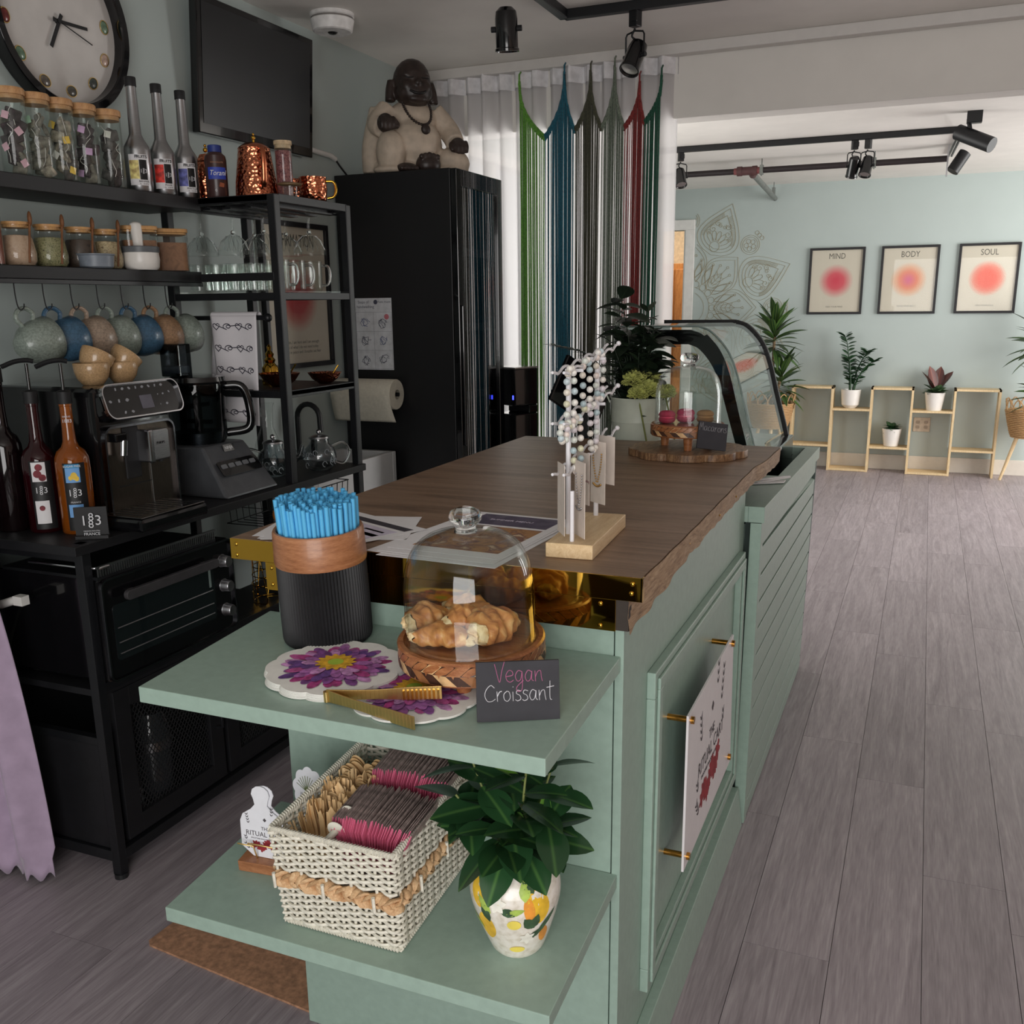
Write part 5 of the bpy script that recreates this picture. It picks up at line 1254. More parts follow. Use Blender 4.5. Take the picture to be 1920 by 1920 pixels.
for k, (x, y, z, r) in enumerate(((.0, -.055, .300, .042), (.045, -.05, .268, .044), (.03, .02, .30, .04), (.095, -.03, .262, .036), (.02, -.085, .262, .034))):
    t = thing('carnation', ['yellow green carnation at the upper left of the bucket', 'yellow green carnation at the middle of the bucket', 'yellow green carnation at the back of the bucket', 'yellow green carnation nearest the macaron dome', 'yellow green carnation low over the bucket rim'][k], 'flower', (-.855+x, 3.11+y, .953+z), k*1.1, 'carnations in the bucket')
    g = G(); rp = random.Random(k)
    for i in range(46):
        a = i*2.39996; el = math.acos(1-1.25*(i+.5)/46); d = Vector((math.sin(el)*math.cos(a), math.sin(el)*math.sin(a), math.cos(el))); x_, y_, _ = frame(d); rr = r*(.75+.3*rp.random())
        c = d*rr; w = r*.5
        vs = [d*(rr*.35)]+[c+x_*(w*(q-3)/3)+y_*(w*.16*math.sin(q*2.2+i))+d*(.004*(q % 2)-abs(q-3)*.002) for q in range(7)]
        g.put(vs, [(0, q, q+1) for q in range(1, 7)])
    g.obj('petals', car, t, solid=.0012); G().cyl((0, 0, .0), (-x*.4, -y*.4, -.16), .003, n=6).obj('stem', stm, t)
# ================================================================= black rack along the left wall
XF, XB = -1.887, -2.335
ra = thing('coffee_rack', 'tall black steel rack with open shelves and mesh doors along the left wall', 'rack', (0, 0, 0))
board = mat('black_board', (21, 21, 24), .5, 0, .12, 30, stretch=(1, .1, 1))
TW = .028; ZW = .937
def post(x, y, z1): G().box(x-TW/2, x+TW/2, y, y+TW, .012, z1).obj('post', black_metal, ra, bev=.002); G().cyl((x, y+TW/2, 0), (x, y+TW/2, .014), .018, n=14).obj('foot', black_matte, ra)
for y, zf in ((1.727, ZW), (2.622, 1.84), (3.032, 1.84)):
    post(XF-TW/2, y, zf); post(XB+TW/2, y, 1.84 if y > 2 else 1.83)
def rail(a, b, w=.022): G().bar(a, b, w).obj('rail', black_metal, ra, bev=.001)
G().box(-2.40, -2.18, 1.60, 2.635, 1.802, 1.84).obj('shelf_board', board, ra, bev=.002)
G().box(-2.40, -2.188, 1.60, 2.622, 1.580, 1.614).obj('shelf_board', board, ra, bev=.002)
G().box(XB, XF-.004, 2.625, 3.058, 1.822, 1.84).obj('shelf_board', board, ra)
for y in (2.636, 3.046): rail((XB+.02, y, 1.828), (XF-.01, y, 1.828)); rail((XB+.02, y, 1.535), (XF-.02, y, 1.535)); rail((XB+.02, y, 1.225), (XF-.02, y, 1.225))
rail((XF-.014, 2.65, 1.83), (XF-.014, 3.04, 1.83), .024); rail((XF-.014, 2.65, 1.535), (XF-.014, 3.04, 1.535)); rail((XF-.014, 2.65, 1.225), (XF-.014, 3.04, 1.225)); rail((XB+.014, 2.65, 1.225), (XB+.014, 3.04, 1.225))
rail((-2.20, 2.63, 1.595), (XF-.02, 2.633, 1.595), .024)
rail((-2.19, 1.75, 1.574), (-2.19, 2.62, 1.574), .012)
G().box(XB+.02, XF-.02, 2.645, 3.03, 1.546, 1.552).obj('glass_shelf', glass, ra)
G().box(XB+.01, XF-.003, 2.645, 3.035, 1.222, 1.238).obj('shelf_board', board, ra)
for x in (-2.26, -2.18, -2.10, -2.02, -1.94): G().box(x-.016, x+.016, 2.66, 3.03, 1.806, 1.811).box(x-.003, x+.003, 2.66, 3.03, 1.811, 1.822).obj('glass_rail', black_metal, ra)
G().box(-2.40, XF+.010, 1.70, 3.065, .912, ZW).obj('worktop', board, ra, bev=.002)
for z, y1 in ((.545, 2.63), (.462, 3.05)): G().box(XB, XF-.004, 1.735 if y1 < 3 else 2.64, y1, z-.018, z).obj('shelf_board', board, ra)
rail((XF-.014, 1.75, .548), (XF-.014, 2.63, .548), .026); rail((XF-.014, 1.75, .068), (XF-.014, 2.63, .068), .03); rail((XB, 1.741, .068), (XF-.02, 1.741, .068), .03); rail((XB, 1.741, .40), (XF-.02, 1.741, .40)); rail((XB, 1.741, .90), (XF-.02, 1.741, .90)); rail((XF-.014, 2.65, .75), (XF-.014, 3.04, .75), .012)
G().box(XB, XF-.02, 1.736, 1.744, .085, .39).obj('end_panel', board, ra); G().box(XB, XB+.01, 1.75, 2.63, .08, .53).obj('back_panel', board, ra); G().box(XB, XF-.02, 1.75, 2.62, .075, .09).obj('cabinet_floor', board, ra)
meshm = mat('expanded_mesh', (58, 58, 60), .45, .6, 0)
for y0 in (1.775, 2.205):
    y1 = y0+.41; z0, z1 = .095, .525
    dd = G().box(XF-.026, XF-.004, y0, y0+.055, z0, z1).box(XF-.026, XF-.004, y1-.055, y1, z0, z1).box(XF-.026, XF-.004, y0+.055, y1-.055, z0, z0+.055).box(XF-.026, XF-.004, y0+.055, y1-.055, z1-.055, z1).obj('door', board, ra, bev=.001)
    g = G(); a, b, c, d2 = y0+.055, y1-.055, z0+.055, z1-.055; s = .0145; h = .021
    n = int((b-a)/s)+int((d2-c)/h*1.0)+2
    for k in range(-int((d2-c)/h)-1, int((b-a)/s)+1):
        for sg in (1, -1):
            pts = []
            ya = a+k*s; L_ = (d2-c); dy = L_/h*s
            t0, t1 = max(0, (a-ya)/dy), min(1, (b-ya)/dy)
            if t1-t0 < .01: continue
            p0, p1 = (ya+dy*t0, t0), (ya+dy*t1, t1)
            zz = lambda q: c+L_*q if sg > 0 else d2-L_*q
            g.bar((XF-.014, p0[0], zz(p0[1])), (XF-.014, p1[0], zz(p1[1])), .0022, .0016, (1, 0, 0))
    g.obj('mesh_panel', meshm, dd, kind='stuff')
    G().tube([(XF-.004, y1-.028 if y0 < 2 else y0+.028, .36), (XF+.018, y1-.028 if y0 < 2 else y0+.028, .355), (XF+.018, y1-.028 if y0 < 2 else y0+.028, .27), (XF-.004, y1-.028 if y0 < 2 else y0+.028, .265)], .005, 8).obj('handle', black_metal, dd, smooth=60)
G().cyl((XB+.02, 2.668, 1.468), (-1.985, 2.668, 1.468), .0075, n=12).ball((-1.975, 2.668, 1.468), .014, 14).obj('towel_bar', black_metal, ra, smooth=40)
# things inside the mesh cabinet
for k, (x, y, h, r, lb) in enumerate(((-1.99, 1.99, .28, .055, 'tall clear storage jar with a steel band behind the mesh door'), (-1.98, 1.87, .2, .04, 'dark bottle with a pale label behind the left part of the mesh door'))):
    t = thing('storage_jar', lb, 'jar', (x, y, .0905))
    G().lathe([(0, 0), (r, 0), (r, h*.8), (r*.6, h), (0, h)], 28).obj('body', mat('smoky_glass', (56, 58, 62), .1, 0, 0, coat=.5), t, smooth=40)
    if k == 0: G().ring([(r+.0005, h*.62), (r+.003, h*.62), (r+.003, h*.72), (r+.0005, h*.72)], 28).obj('band', steel, t, smooth=30)
    else: G().lathe([(r+.0006, .03), (r+.0006, .10)], 20, a0=-1.2, a1=1.2).obj('label', mat('jar_label', (150, 150, 160), .6), t)
# ---------------------------------------------------------------- toaster oven
ov = thing('toaster_oven', 'black toaster oven with three silver knobs on the rack shelf', 'oven', (0, 0, 0))
OX, OY0, OY1, OZ0, OZ1 = -1.862, 1.752, 2.262, .562, .838
G().box(-2.24, OX-.012, OY0+.004, OY1-.004, OZ0, OZ1).obj('body', black_gloss, ov, bev=.006)
for y in (OY0+.05, OY1-.05): G().cyl((-1.95, y, .545), (-1.95, y, OZ0), .014, n=12).cyl((-2.18, y, .545), (-2.18, y, OZ0), .014, n=12).obj('foot', black_matte, ov)
MYZ = lambda x, y, z: Matrix(((0, 0, 1, x), (1, 0, 0, y), (0, 1, 0, z), (0, 0, 0, 1)))
def rr_frame(w, h, r, wd, th, M, name, m, parent):
    a = rrect(w, h, r, 6); b = rrect(w-2*wd, h-2*wd, max(.002, r-wd), 6); n = len(a); vs = []
    for z in (0, th): vs += [M @ Vector((x, y, z)) for x, y in a]+[M @ Vector((x, y, z)) for x, y in b]
    fs = []
    for i in range(n):
        j = (i+1) % n; fs += [(i, j, n+j, n+i), (2*n+j, 2*n+i, 3*n+i, 3*n+j), (i, 2*n+i, 2*n+j, j), (n+j, 3*n+j, 3*n+i, n+i)]
    return G().put(vs, fs).obj(name, m, parent)
cy, cz = (OY0+OY1)/2, (OZ0+OZ1)/2
rr_frame(OY1-OY0, OZ1-OZ0, .022, .005, .010, MYZ(OX-.010, cy, cz), 'chrome_rim', mat('dark_chrome', (120, 120, 126), .2, 1), ov)
G().prism(rrect(OY1-OY0-.01, OZ1-OZ0-.01, .018), 0, .004, MYZ(OX-.012, cy, cz)).obj('front_panel', black_gloss, ov)
wy0, wy1, wz0, wz1 = OY0+.035, OY1-.085, OZ0+.05, OZ1-.075
G().prism(rrect(wy1-wy0, wz1-wz0, .012), 0, .0015, MYZ(OX-.0078, (wy0+wy1)/2, (wz0+wz1)/2)).obj('window_glass', mat('oven_window', (22, 28, 30), .04, 0, 0, coat=.8), ov)
for z in (.66, .63, .70): G().cyl((OX-.005, wy0+.01, z), (OX-.005, wy1-.01, z), .0015, n=6).obj('oven_rack', steel, ov)
G().box(OX-.0062, OX-.0050, wy1-.022, wy1-.014, .71, .775).obj('painted_window_glint', mat('glint_paint', (120, 134, 130), .2), ov)  # pale strip laid on the oven window as a painted glint
G().prism(rrect(.36, .026, .012), 0, .014, MYZ(OX+.012, OY0+.238, OZ1-.052)).box(OX-.008, OX+.014, OY0+.09, OY0+.11, OZ1-.06, OZ1-.045).box(OX-.008, OX+.014, OY0+.37, OY0+.39, OZ1-.06, OZ1-.045).obj('handle', mat('handle_grey', (74, 72, 74), .35, .3), ov, bev=.002)
for z in (.775, .70, .625):
    G().lathe([(0, 0), (.020, 0), (.018, .004), (.0165, .024), (.015, .026), (0, .026)], 24).obj('knob', steel, ov, smooth=35, loc=(OX-.008, OY1-.042, z), rot=(0, PI/2, 0))
t = thing('mesh_tray', 'black perforated tray lying on top of the toaster oven', 'tray', (0, 0, OZ1+.0006))
G().box(-2.2, OX-.01, OY0+.0, OY1-.06, 0, .008).obj('tray_base', black_metal, t)
g = G()
for i in range(56): g.box(OX-.012, OX-.009, OY0+.004+.008*i, OY0+.0075+.008*i, .008, .03)
g.box(OX-.013, OX-.008, OY0, OY1-.06, .03, .036).obj('perforated_rim', steel, t, kind='stuff')
G().tube([(-2.1, OY0+.0, .03), (OX-.03, OY0+.002, .03), (OX-.01, OY0+.012, .03), (OX-.008, OY0+.04, .03)], .004, 8).obj('rim_wire', chrome, t, smooth=60)

# ---------------------------------------------------------------- coffee machine
cm = thing('coffee_machine', 'black and steel espresso machine with drip tray on the rack worktop', 'coffee machine', (0, 0, ZW+.0005))
gr = mat('graphite_front', (92, 84, 76), .28, .9, .05, 30, stretch=(1, 8, 1))
G().box(-2.33, -1.975, 1.905, 2.185, 0, .366).obj('body', black_gloss, cm, bev=.012)
rr_frame(.262, .262, .03, .006, .016, MYZ(-1.975, 2.045, .132), 'front_rim', mat('dark_chrome', (120, 120, 126), .2, 1), cm)
G().prism(rrect(.252, .252, .026), 0, .006, MYZ(-1.975, 2.045, .132)).obj('front_panel', gr, cm)
G().box(-1.975, -1.964, 1.985, 2.04, .115, .255).obj('spout_bay', black_matte, cm, bev=.003)
G().box(-1.968, -1.9665, 2.075, 2.078, .01, .20).obj('panel_seam', steel, cm); G().box(-1.968, -1.9666, 1.955, 2.075, .098, .1005).obj('panel_seam', black_matte, cm)
G().prism(rrect(.075, .085, .01), 0, .045, MYZ(-1.972, 2.078, .20)).obj('coffee_spout', steel, cm, bev=.004)
G().box(-1.972, -1.920, 2.032, 2.050, .155, .245).obj('spout_edge', chrome, cm, bev=.005)
for y in (2.06, 2.095): G().cyl((-1.945, y, .150), (-1.945, y, .165), .006, n=10).obj('nozzle', black_matte, cm)
text('PHILIPS', .010, black_matte, cm, fr((-1.9265, 2.08, .205), (0, 1, 0), (0, 0, 1)), ext=.0002)
G().cyl((-1.95, 1.962, .185), (-1.947, 1.966, .225), .011, n=16).obj('steam_pipe', chrome, cm, smooth=40); G().box(-1.972, -1.94, 1.935, 1.975, .222, .245).obj('steam_cap', black_gloss, cm, bev=.004)
MP = fr((-1.955, 2.055, .325), (0, 1, 0), (-.30, 0, 1)) 
G().prism(rrect(.284, .094, .028), -.025, .004, MP).obj('control_head', black_gloss, cm)
rr_frame(.284, .094, .028, .0035, .012, MP, 'control_rim', chrome, cm)
G().prism(rrect(.045, .036, .002), .004, .0048, MP @ Matrix.Translation((.012, -.008, 0))).obj('display', mat('lcd_grey', (92, 90, 102), .3), cm)
g = G(); ic = random.Random(2)
for x, y, s in [(-.085+.024*i, .033, 1) for i in range(8)]+[(-.115, .002, 1), (-.085, .002, 1.2), (-.056, .002, 1.2), (-.075, -.03, 1), (-.048, -.03, 1), (.06, .008, .5), (.08, .008, .7), (.06, -.02, .5), (.085, -.02, .9), (.105, .012, .8)]:
    g.prism([(x+.004*s*math.cos(a)*(1+.5*math.sin(a*2+x*90)), y+.004*s*math.sin(a)) for a in [i*PI/4 for i in range(8)]], .004, .0045, MP)
g.obj('button_icons', mat('icon_grey', (150, 152, 158), .5), cm)
G().box(-1.975, -1.822, 1.872, 2.128, 0, .036).obj('drip_tray', black_gloss, cm, bev=.010)
G().box(-1.965, -1.828, 1.878, 2.122, .036, .040).obj('drip_grid', mat('dark_steel', (110, 106, 104), .22, 1, .05, 60), cm, bev=.002)
for k in range(9): G().box(-1.955, -1.85, 1.90+.024*k, 1.906+.024*k, .040, .0406).obj('grid_slot', black_matte, cm)
# bowls on the machine
bowlm = mat('speckled_tan_glaze', (176, 144, 106), .25, 0, .10, 260, coat=.3)
def tan_bowl(label, loc, rot=(0, 0, 0), s=1):
    t = thing('tan_bowl', label, 'bowl', loc, 0, 'tan bowls on the coffee machine'); t.rotation_euler = rot; t.scale = (s,)*3
    G().lathe([(0, 0), (.026, 0), (.029, .003), (.040, .018), (.0455, .038), (.047, .056), (.0455, .058), (.044, .05), (.038, .022), (.02, .008), (0, .007)], 36).obj('bowl', bowlm, t, smooth=45)
zb = ZW+.367
tan_bowl('tan glazed bowl standing on the coffee machine, left of the two upright ones', (-2.06, 1.995, zb)); tan_bowl('tan glazed bowl standing on the coffee machine, right of the two upright ones', (-2.06, 2.102, zb), s=.95)
tan_bowl('tan glazed bowl tilted inside the left upright bowl', (-2.065, 1.998, zb+.036), (R(-28), R(8), 0), .95); tan_bowl('tan glazed bowl tipped over in the right upright bowl', (-2.065, 2.094, zb+.036), (R(-36), R(18), 0), .92)
# ---------------------------------------------------------------- food processor
fp = thing('food_processor', 'black food processor with a clear jug right of the coffee machine', 'food processor', (.005, -.022, ZW+.0005))
G().hexa([(-2.22, 2.34, 0), (-2.20, 2.36, .15), (-2.22, 2.60, 0), (-2.20, 2.58, .15), (-1.915, 2.34, 0), (-2.02, 2.37, .15), (-1.915, 2.60, 0), (-2.02, 2.57, .15)]).obj('base', mat('processor_grey', (86, 88, 92), .35, .3, .05, 30), fp, bev=.008)
MB = fr((-1.965, 2.47, .082), (0, 1, 0), (-.105, 0, .15)); G().prism(rrect(.19, .05, .008), .0, .003, MB).obj('button_panel', black_gloss, fp)
for k in range(5): G().prism(rrect(.024, .014, .003), .003, .006, MB @ Matrix.Translation((-.072+.034*k, .006, 0))).obj('button', mat('button_grey', (110, 112, 116), .4), fp)
MN = fr((-2.008, 2.475, .136), (0, 1, 0), (-.05, 0, .15)); G().prism(rrect(.052, .022, .003), 0, .003, MN).obj('badge', black_gloss, fp); text('NINJA', .014, mat('badge_white', (220, 220, 222), .5), fp, MN @ Matrix.Translation((0, 0, .003)), ext=.0003)
cg = thinglass('smoky_thin_glass', (120, 126, 130))
G().lathe([(.075, .150), (.085, .165), (.088, .335)], 36, (-2.11, 2.47, 0)).obj('jug', cg, fp, smooth=40); G().lathe([(0, .150), (.075, .150), (.078, .185), (0, .185)], 30, (-2.11, 2.47, 0)).obj('jug_base', steel, fp, smooth=30)
G().cyl((-2.11, 2.47, .18), (-2.11, 2.47, .32), .013, n=12).box(-2.16, -2.06, 2.463, 2.477, .21, .222).box(-2.117, -2.103, 2.42, 2.52, .26, .272).obj('blade_shaft', black_matte, fp)
G().lathe([(0, .335), (.09, .335), (.093, .342), (.09, .356), (.05, .362), (0, .362)], 36, (-2.11, 2.47, 0)).obj('lid', black_gloss, fp, smooth=30)
G().tube(bez([(-2.055, 2.535, .325), (-2.01, 2.565, .32), (-1.995, 2.58, .26), (-2.0, 2.578, .19), (-2.055, 2.535, .175)], 6), .014, 10).obj('handle', black_gloss, fp, smooth=60)
g = G().box(-2.16, -2.09, 2.38, 2.44, .36, .458); g.obj('feed_chute', cg, fp, bev=.004); G().box(-2.155, -2.095, 2.385, 2.435, .37, .392).obj('pusher', mat('pale_pusher', (190, 196, 206), .3), fp, bev=.003)
# ---------------------------------------------------------------- syrup bottles
lab_w = mat('label_white', (222, 220, 222), .6, 0, 0); lab_k = mat('label_black', (20, 20, 22), .5, 0, 0); lab_b = mat('label_blue', (110, 160, 214), .6, 0, 0); lab_y = mat('label_yellow', (222, 186, 70), .6, 0, .1, 60); lab_r = mat('label_maroon', (110, 30, 40), .6, 0, .2, 80)
pale_ink = mat('pale_ink', (206, 206, 210), .6, 0, 0)
def num1883(parent, M, s):
    text('1', s, pale_ink, parent, M @ Matrix.Translation((-.46*s, 0, 0)), ext=.0001); text('3', s, pale_ink, parent, M @ Matrix.Translation((.50*s, 0, 0)), ext=.0001)
    text('8', s*.78, pale_ink, parent, M @ Matrix.Translation((.04*s, .26*s, 0)), ext=.0001); text('8', s*.78, pale_ink, parent, M @ Matrix.Translation((.0, -.26*s, 0)), ext=.0001)
def curvelabel(parent, r, z0, z1, a0, a1, m, name='label', lift=.0004):
    return G().lathe([(r+lift, z0), (r+lift, z1)], 14, a0=a0, a1=a1).obj(name, m, parent, smooth=60)
def face_at(r, a, z): return fr((r*math.cos(a), r*math.sin(a), z), (-math.sin(a), math.cos(a), 0), (0, 0, 1))
FA = R(-46)  # the way the labels face, towards the counter front
def syrup(label, loc, liq, h=1.0, pump=True):
    t = thing('syrup_bottle', label, 'bottle', loc, 0, 'syrup bottles with pumps')
    G().lathe([(0, 0), (.040, 0), (.0425, .004), (.0425, .180), (.041, .196), (.034, .212), (.022, .222), (.0165, .236), (.0145, .27), (.0145, .325), (.0155, .326), (.0155, .335), (0, .335)], 36).obj('bottle', liq, t, smooth=40)
    G().lathe([(0, .332), (.018, .332), (.018, .362), (.0105, .366), (0, .366)], 20).obj('pump_collar', black_matte, t, smooth=40)
    G().cyl((0, 0, .366), (0, 0, .432), .0042, n=10).obj('pump_stem', black_gloss, t, smooth=40)
    G().tube(bez([(.012, .012, .437), (0, 0, .440), (-.02, -.018, .437), (-.045, -.036, .425)], 5), .0085, 8, flat=.7).obj('pump_head', black_matte, t, smooth=60)
    return t
def liquid(name, c): 
    return mat(name, c, .06, 0, 0, trans=.55, ior=1.4, coat=.4)
b1 = syrup('amber syrup bottle with a blue and yellow label and black pump', (-2.005, 1.842, ZW+.0005), liquid('amber_syrup', (176, 92, 22)))
curvelabel(b1, .0425, .010, .185, FA-.55, FA+.75, lab_k, 'label', .0002)
for z0, z1 in ((.135, .182), (.045, .078)): curvelabel(b1, .0425, z0, z1, FA-.42, FA+.40, lab_b, 'label_picture', .0005)
g = G()
for k, (a, z, rr_) in enumerate(((.05, .152, .010), (-.15, .147, .006), (.2, .145, .007), (.0, .058, .011), (.2, .06, .006), (-.12, .066, .005))):
    g.prism([(rr_*math.cos(q)*.8, rr_*math.sin(q)) for q in [i*PI/6 for i in range(12)]], 0, .0003, face_at(.0431, FA+a, z))
g.obj('label_flower', lab_y, b1, kind='stuff'); curvelabel(b1, .0425, .172, .182, FA-.42, FA+.40, mat('label_teal', (60, 140, 186), .6), 'label_strip', .0007); text('SUGAR FREE', .0075, lab_w, b1, face_at(.0436, FA, .177), 'small_lettering', ext=.0001)
num1883(b1, face_at(.0430, FA, .108), .024); text('FRANCE', .0065, pale_ink, b1, face_at(.043, FA, .084), 'small_lettering', ext=.0001)
text('DEPUIS', .006, pale_ink, b1, face_at(.0150, FA, .300), 'small_lettering', ext=.0001); text('1883', .012, pale_ink, b1, face_at(.0150, FA, .289), ext=.0001)
b2 = syrup('dark berry syrup bottle with two white picture labels, behind the amber bottle', (-2.10, 1.823, ZW+.0005), liquid('berry_syrup', (58, 10, 18)), 1)
curvelabel(b2, .0425, .010, .188, FA-.55, FA+.75, lab_k, 'label', .0002)
for z0, z1 in ((.135, .185), (.025, .085)): curvelabel(b2, .0425, z0, z1, FA-.42, FA+.38, lab_w, 'label_picture', .0005)
g = G()
for a, z, rr_ in ((.0, .172, .009), (-.1, .155, .010), (.15, .145, .009), (-.05, .066, .007)): g.prism([(rr_*math.cos(q), rr_*math.sin(q)) for q in [i*PI/6 for i in range(12)]], 0, .0003, face_at(.0431, FA+a, z))
g.obj('label_berries', lab_r, b2, kind='stuff'); num1883(b2, face_at(.0430, FA, .112), .022)
b3 = syrup('dark syrup bottle at the left edge of the picture, only its neck catching light', (-2.19, 1.80, ZW+.0005), liquid('dark_syrup', (26, 14, 16)))
b3.scale = (1, 1, 1.16); num1883(b3, face_at(.0155, FA, .345), .016)
t = thing('bottle_display', 'black display carton in front of the amber bottle, lettered FRANCE', 'box', (0, 0, ZW+.0005))
G().bar((-1.945, 1.772, .040), (-1.880, 1.816, .040), .006, .080).bar((-1.945, 1.772, .004), (-1.880, 1.816, .004), .03, .008).obj('carton', black_matte, t)
MF = fr((-1.9085, 1.7895, .046), (.065, .044, 0), (0, 0, 1)) @ Matrix.Translation((0, 0, .0045)); num1883(t, MF, .036); text('MAISON ROUTIN', .005, pale_ink, t, MF @ Matrix.Translation((0, -.026, 0)), 'small_lettering', ext=.0001); text('FRANCE', .0105, pale_ink, t, MF @ Matrix.Translation((0, -.034, 0)), ext=.0002)

# ---------------------------------------------------------------- top shelf
lidw = wood('cork_lid', [(170, 124, 82), (192, 146, 100), (206, 164, 118)], (6, 6, 6), .6, ring=3)
strg = mat('tea_string', (214, 212, 206), .8, 0, 0)
bagm = [mat('teabag_%d' % i, c, .85, 0, .25, 90) for i, c in enumerate([(84, 80, 78), (66, 58, 60), (120, 116, 106), (146, 138, 124)])]
def tea_jar(label, y, tags, bag, seed):
    t = thing('tea_jar', label, 'jar', (-2.232, y, 1.8403), 0, 'glass tea bag jars on the top shelf'); rr = random.Random(seed)
    G().lathe([(.0, .001), (.034, .001), (.036, .004), (.036, .192), (.0345, .196)], 32).lathe([(.0, .005), (.0338, .005), (.0338, .19)], 32).obj('jar', glass, t, smooth=40)
    G().lathe([(0, .185), (.033, .185), (.033, .196), (.037, .196), (.038, .199), (.038, .210), (.036, .213), (0, .213)], 32).obj('lid', lidw, t, smooth=35)
    for i in range(15):
        a = i*2.4; r = .017*rr.random()+.006; z = .018+.155*i/16
        g = G().hexa([(x, y_, zz) for x in (-.017, .017) for y_ in (-.005, .005) for zz in (-.015, .015)])
        g.obj('tea_bag', bagm[bag if i % 3 else (bag+1) % 4], t, bev=.004, loc=(r*math.cos(a), r*math.sin(a), z), rot=(rr.uniform(-.6, .6), rr.uniform(-.5, .5), rr.uniform(0, 3)))
    for i in range(3):
        a = FA+rr.uniform(-.7, .7); P = [(.0325*math.cos(a+rr.uniform(-.4, .4)), .0325*math.sin(a+rr.uniform(-.4, .4)), .03+.045*i+.016*k) for k in range(4)]
        G().tube(bez(P, 5), .0008, 5).obj('tea_string', strg, t, smooth=60)
    for i, c in enumerate(tags):
        a = FA+(.45 if i % 2 else -.35)+rr.uniform(-.3, .3); z = .145-.115*i/max(1, len(tags)-1)
        G().box(-.009, .009, -.009, .009, 0, .0006).obj('paper_tag', mat('tag_%d_%d_%d' % c, c, .7), t).matrix_local = face_at(.0332, a, z) @ Matrix.Rotation(rr.uniform(-.7, .7), 4, 'Z')
pkt, gtag, ytag, ltag = (214, 174, 186), (168, 200, 172), (226, 190, 84), (200, 164, 200)
tea_jar('cork topped tea jar with pale pink tags, leftmost and cut by the picture edge', 1.993, [pkt]*4, 1, 1); tea_jar('cork topped tea jar with one mint green tag, second from the left', 2.072, [gtag], 2, 2)
tea_jar('cork topped tea jar with yellow tags, third from the left', 2.150, [ytag, ytag, (226, 222, 214), ytag], 3, 3); tea_jar('cork topped tea jar with lilac tags, fourth from the left', 2.232, [ltag]*3, 1, 4); tea_jar('cork topped tea jar without coloured tags, next to the silver bottles', 2.325, [(206, 206, 196)], 0, 5)
alu = mat('brushed_aluminium', (176, 176, 178), .3, 1, .05, 60, stretch=(1, 1, 30))
def fruit_bottle(label, y, c, word, sub):
    t = thing('puree_bottle', label, 'bottle', (-2.232, y, 1.8403), 0, 'silver fruit puree bottles')
    G().lathe([(0, 0), (.036, 0), (.038, .003), (.038, .118), (.036, .130), (.024, .150), (.0175, .165), (.0145, .29), (.0145, .300), (0, .300)], 36).obj('bottle', alu, t, smooth=40)
    G().lathe([(0, .296), (.0165, .296), (.0165, .320), (.0155, .322), (0, .322)], 24).obj('cap', black_matte, t, smooth=35)
    curvelabel(t, .038, .018, .105, FA-.75, FA+.75, lab_w); curvelabel(t, .038, .036, .088, FA-.72, FA+.02, mat('fruit_%d' % c[0], c, .6, 0, .3, 60), 'label_picture', .0008); curvelabel(t, .038, .034, .090, FA+.05, FA+.62, lab_k, 'label_block', .0008)
    text('FRUITS', .0115, lab_k, t, face_at(.0385, FA+.2, .098), ext=.0001, bold=.0003); num1883(t, face_at(.0390, FA+.33, .058), .015); text(word, .0075, lab_k, t, face_at(.0385, FA+.3, .029), 'small_lettering', ext=.0001); text('1L - 33.8 FL', .0055, lab_k, t, face_at(.0385, FA+.3, .022), 'small_lettering', ext=.0001)
fruit_bottle('silver bottle with a banana picture on its label', 2.432, (224, 186, 120), 'BANANE', ''); fruit_bottle('silver bottle with a red strawberry picture on its label', 2.537, (196, 50, 40), 'FRAISE', ''); fruit_bottle('silver bottle with a blue berry picture on its label', 2.643, (92, 96, 156), 'MYRTILLE', '')
# copper ware on the tower
hcop = mat('hammered_copper', (206, 124, 92), .17, 1, .04, 60, bump=0)
vor = hcop.node_tree; vt = vor.nodes.new('ShaderNodeTexVoronoi'); vt.inputs['Scale'].default_value = 95; tcx = vor.nodes.new('ShaderNodeTexCoord'); vor.links.new(tcx.outputs['Object'], vt.inputs['Vector']); bp = vor.nodes.new('ShaderNodeBump'); bp.inputs['Strength'].default_value = .7; bp.inputs['Distance'].default_value = .004; vor.links.new(vt.outputs['Distance'], bp.inputs['Height']); vor.links.new(bp.outputs[0], vor.nodes['Principled BSDF'].inputs['Normal'])
t = thing('copper_jug', 'hammered copper lidded jug with long handle on top of the rack', 'jug', (-2.062, 2.775, 1.8403), R(-35))
G().lathe([(0, 0), (.066, 0), (.069, .004), (.066, .05), (.056, .12), (.051, .155), (.052, .158)], 40).obj('body', hcop, t, smooth=40)
G().lathe([(0, .178), (.03, .174), (.047, .163), (.052, .157), (.0515, .155)][::-1], 36).obj('lid', copper, t, smooth=40)
G().cyl((0, 0, .176), (0, 0, .186), .004, n=10).ball((0, 0, .191), .007, 12).ball((0, 0, .202), .004, 10).obj('finial', brass, t, smooth=50)
G().tube(bez([(.050, 0, .150), (.078, 0, .150), (.088, 0, .12), (.083, 0, .06), (.074, 0, .035)], 6), .0085, 10, flat=.6).obj('handle', copper, t, smooth=60)
G().tube(bez([(-.045, 0, .12), (-.068, 0, .14), (-.08, 0, .165)], 5), .012, 10, rs=[.016-.006*i/10 for i in range(11)]).obj('spout', copper, t, smooth=60)
t = thing('copper_jug', 'small dark copper pot with a brass finial behind the chocolate bottle', 'jug', (-2.225, 2.735, 1.8403))
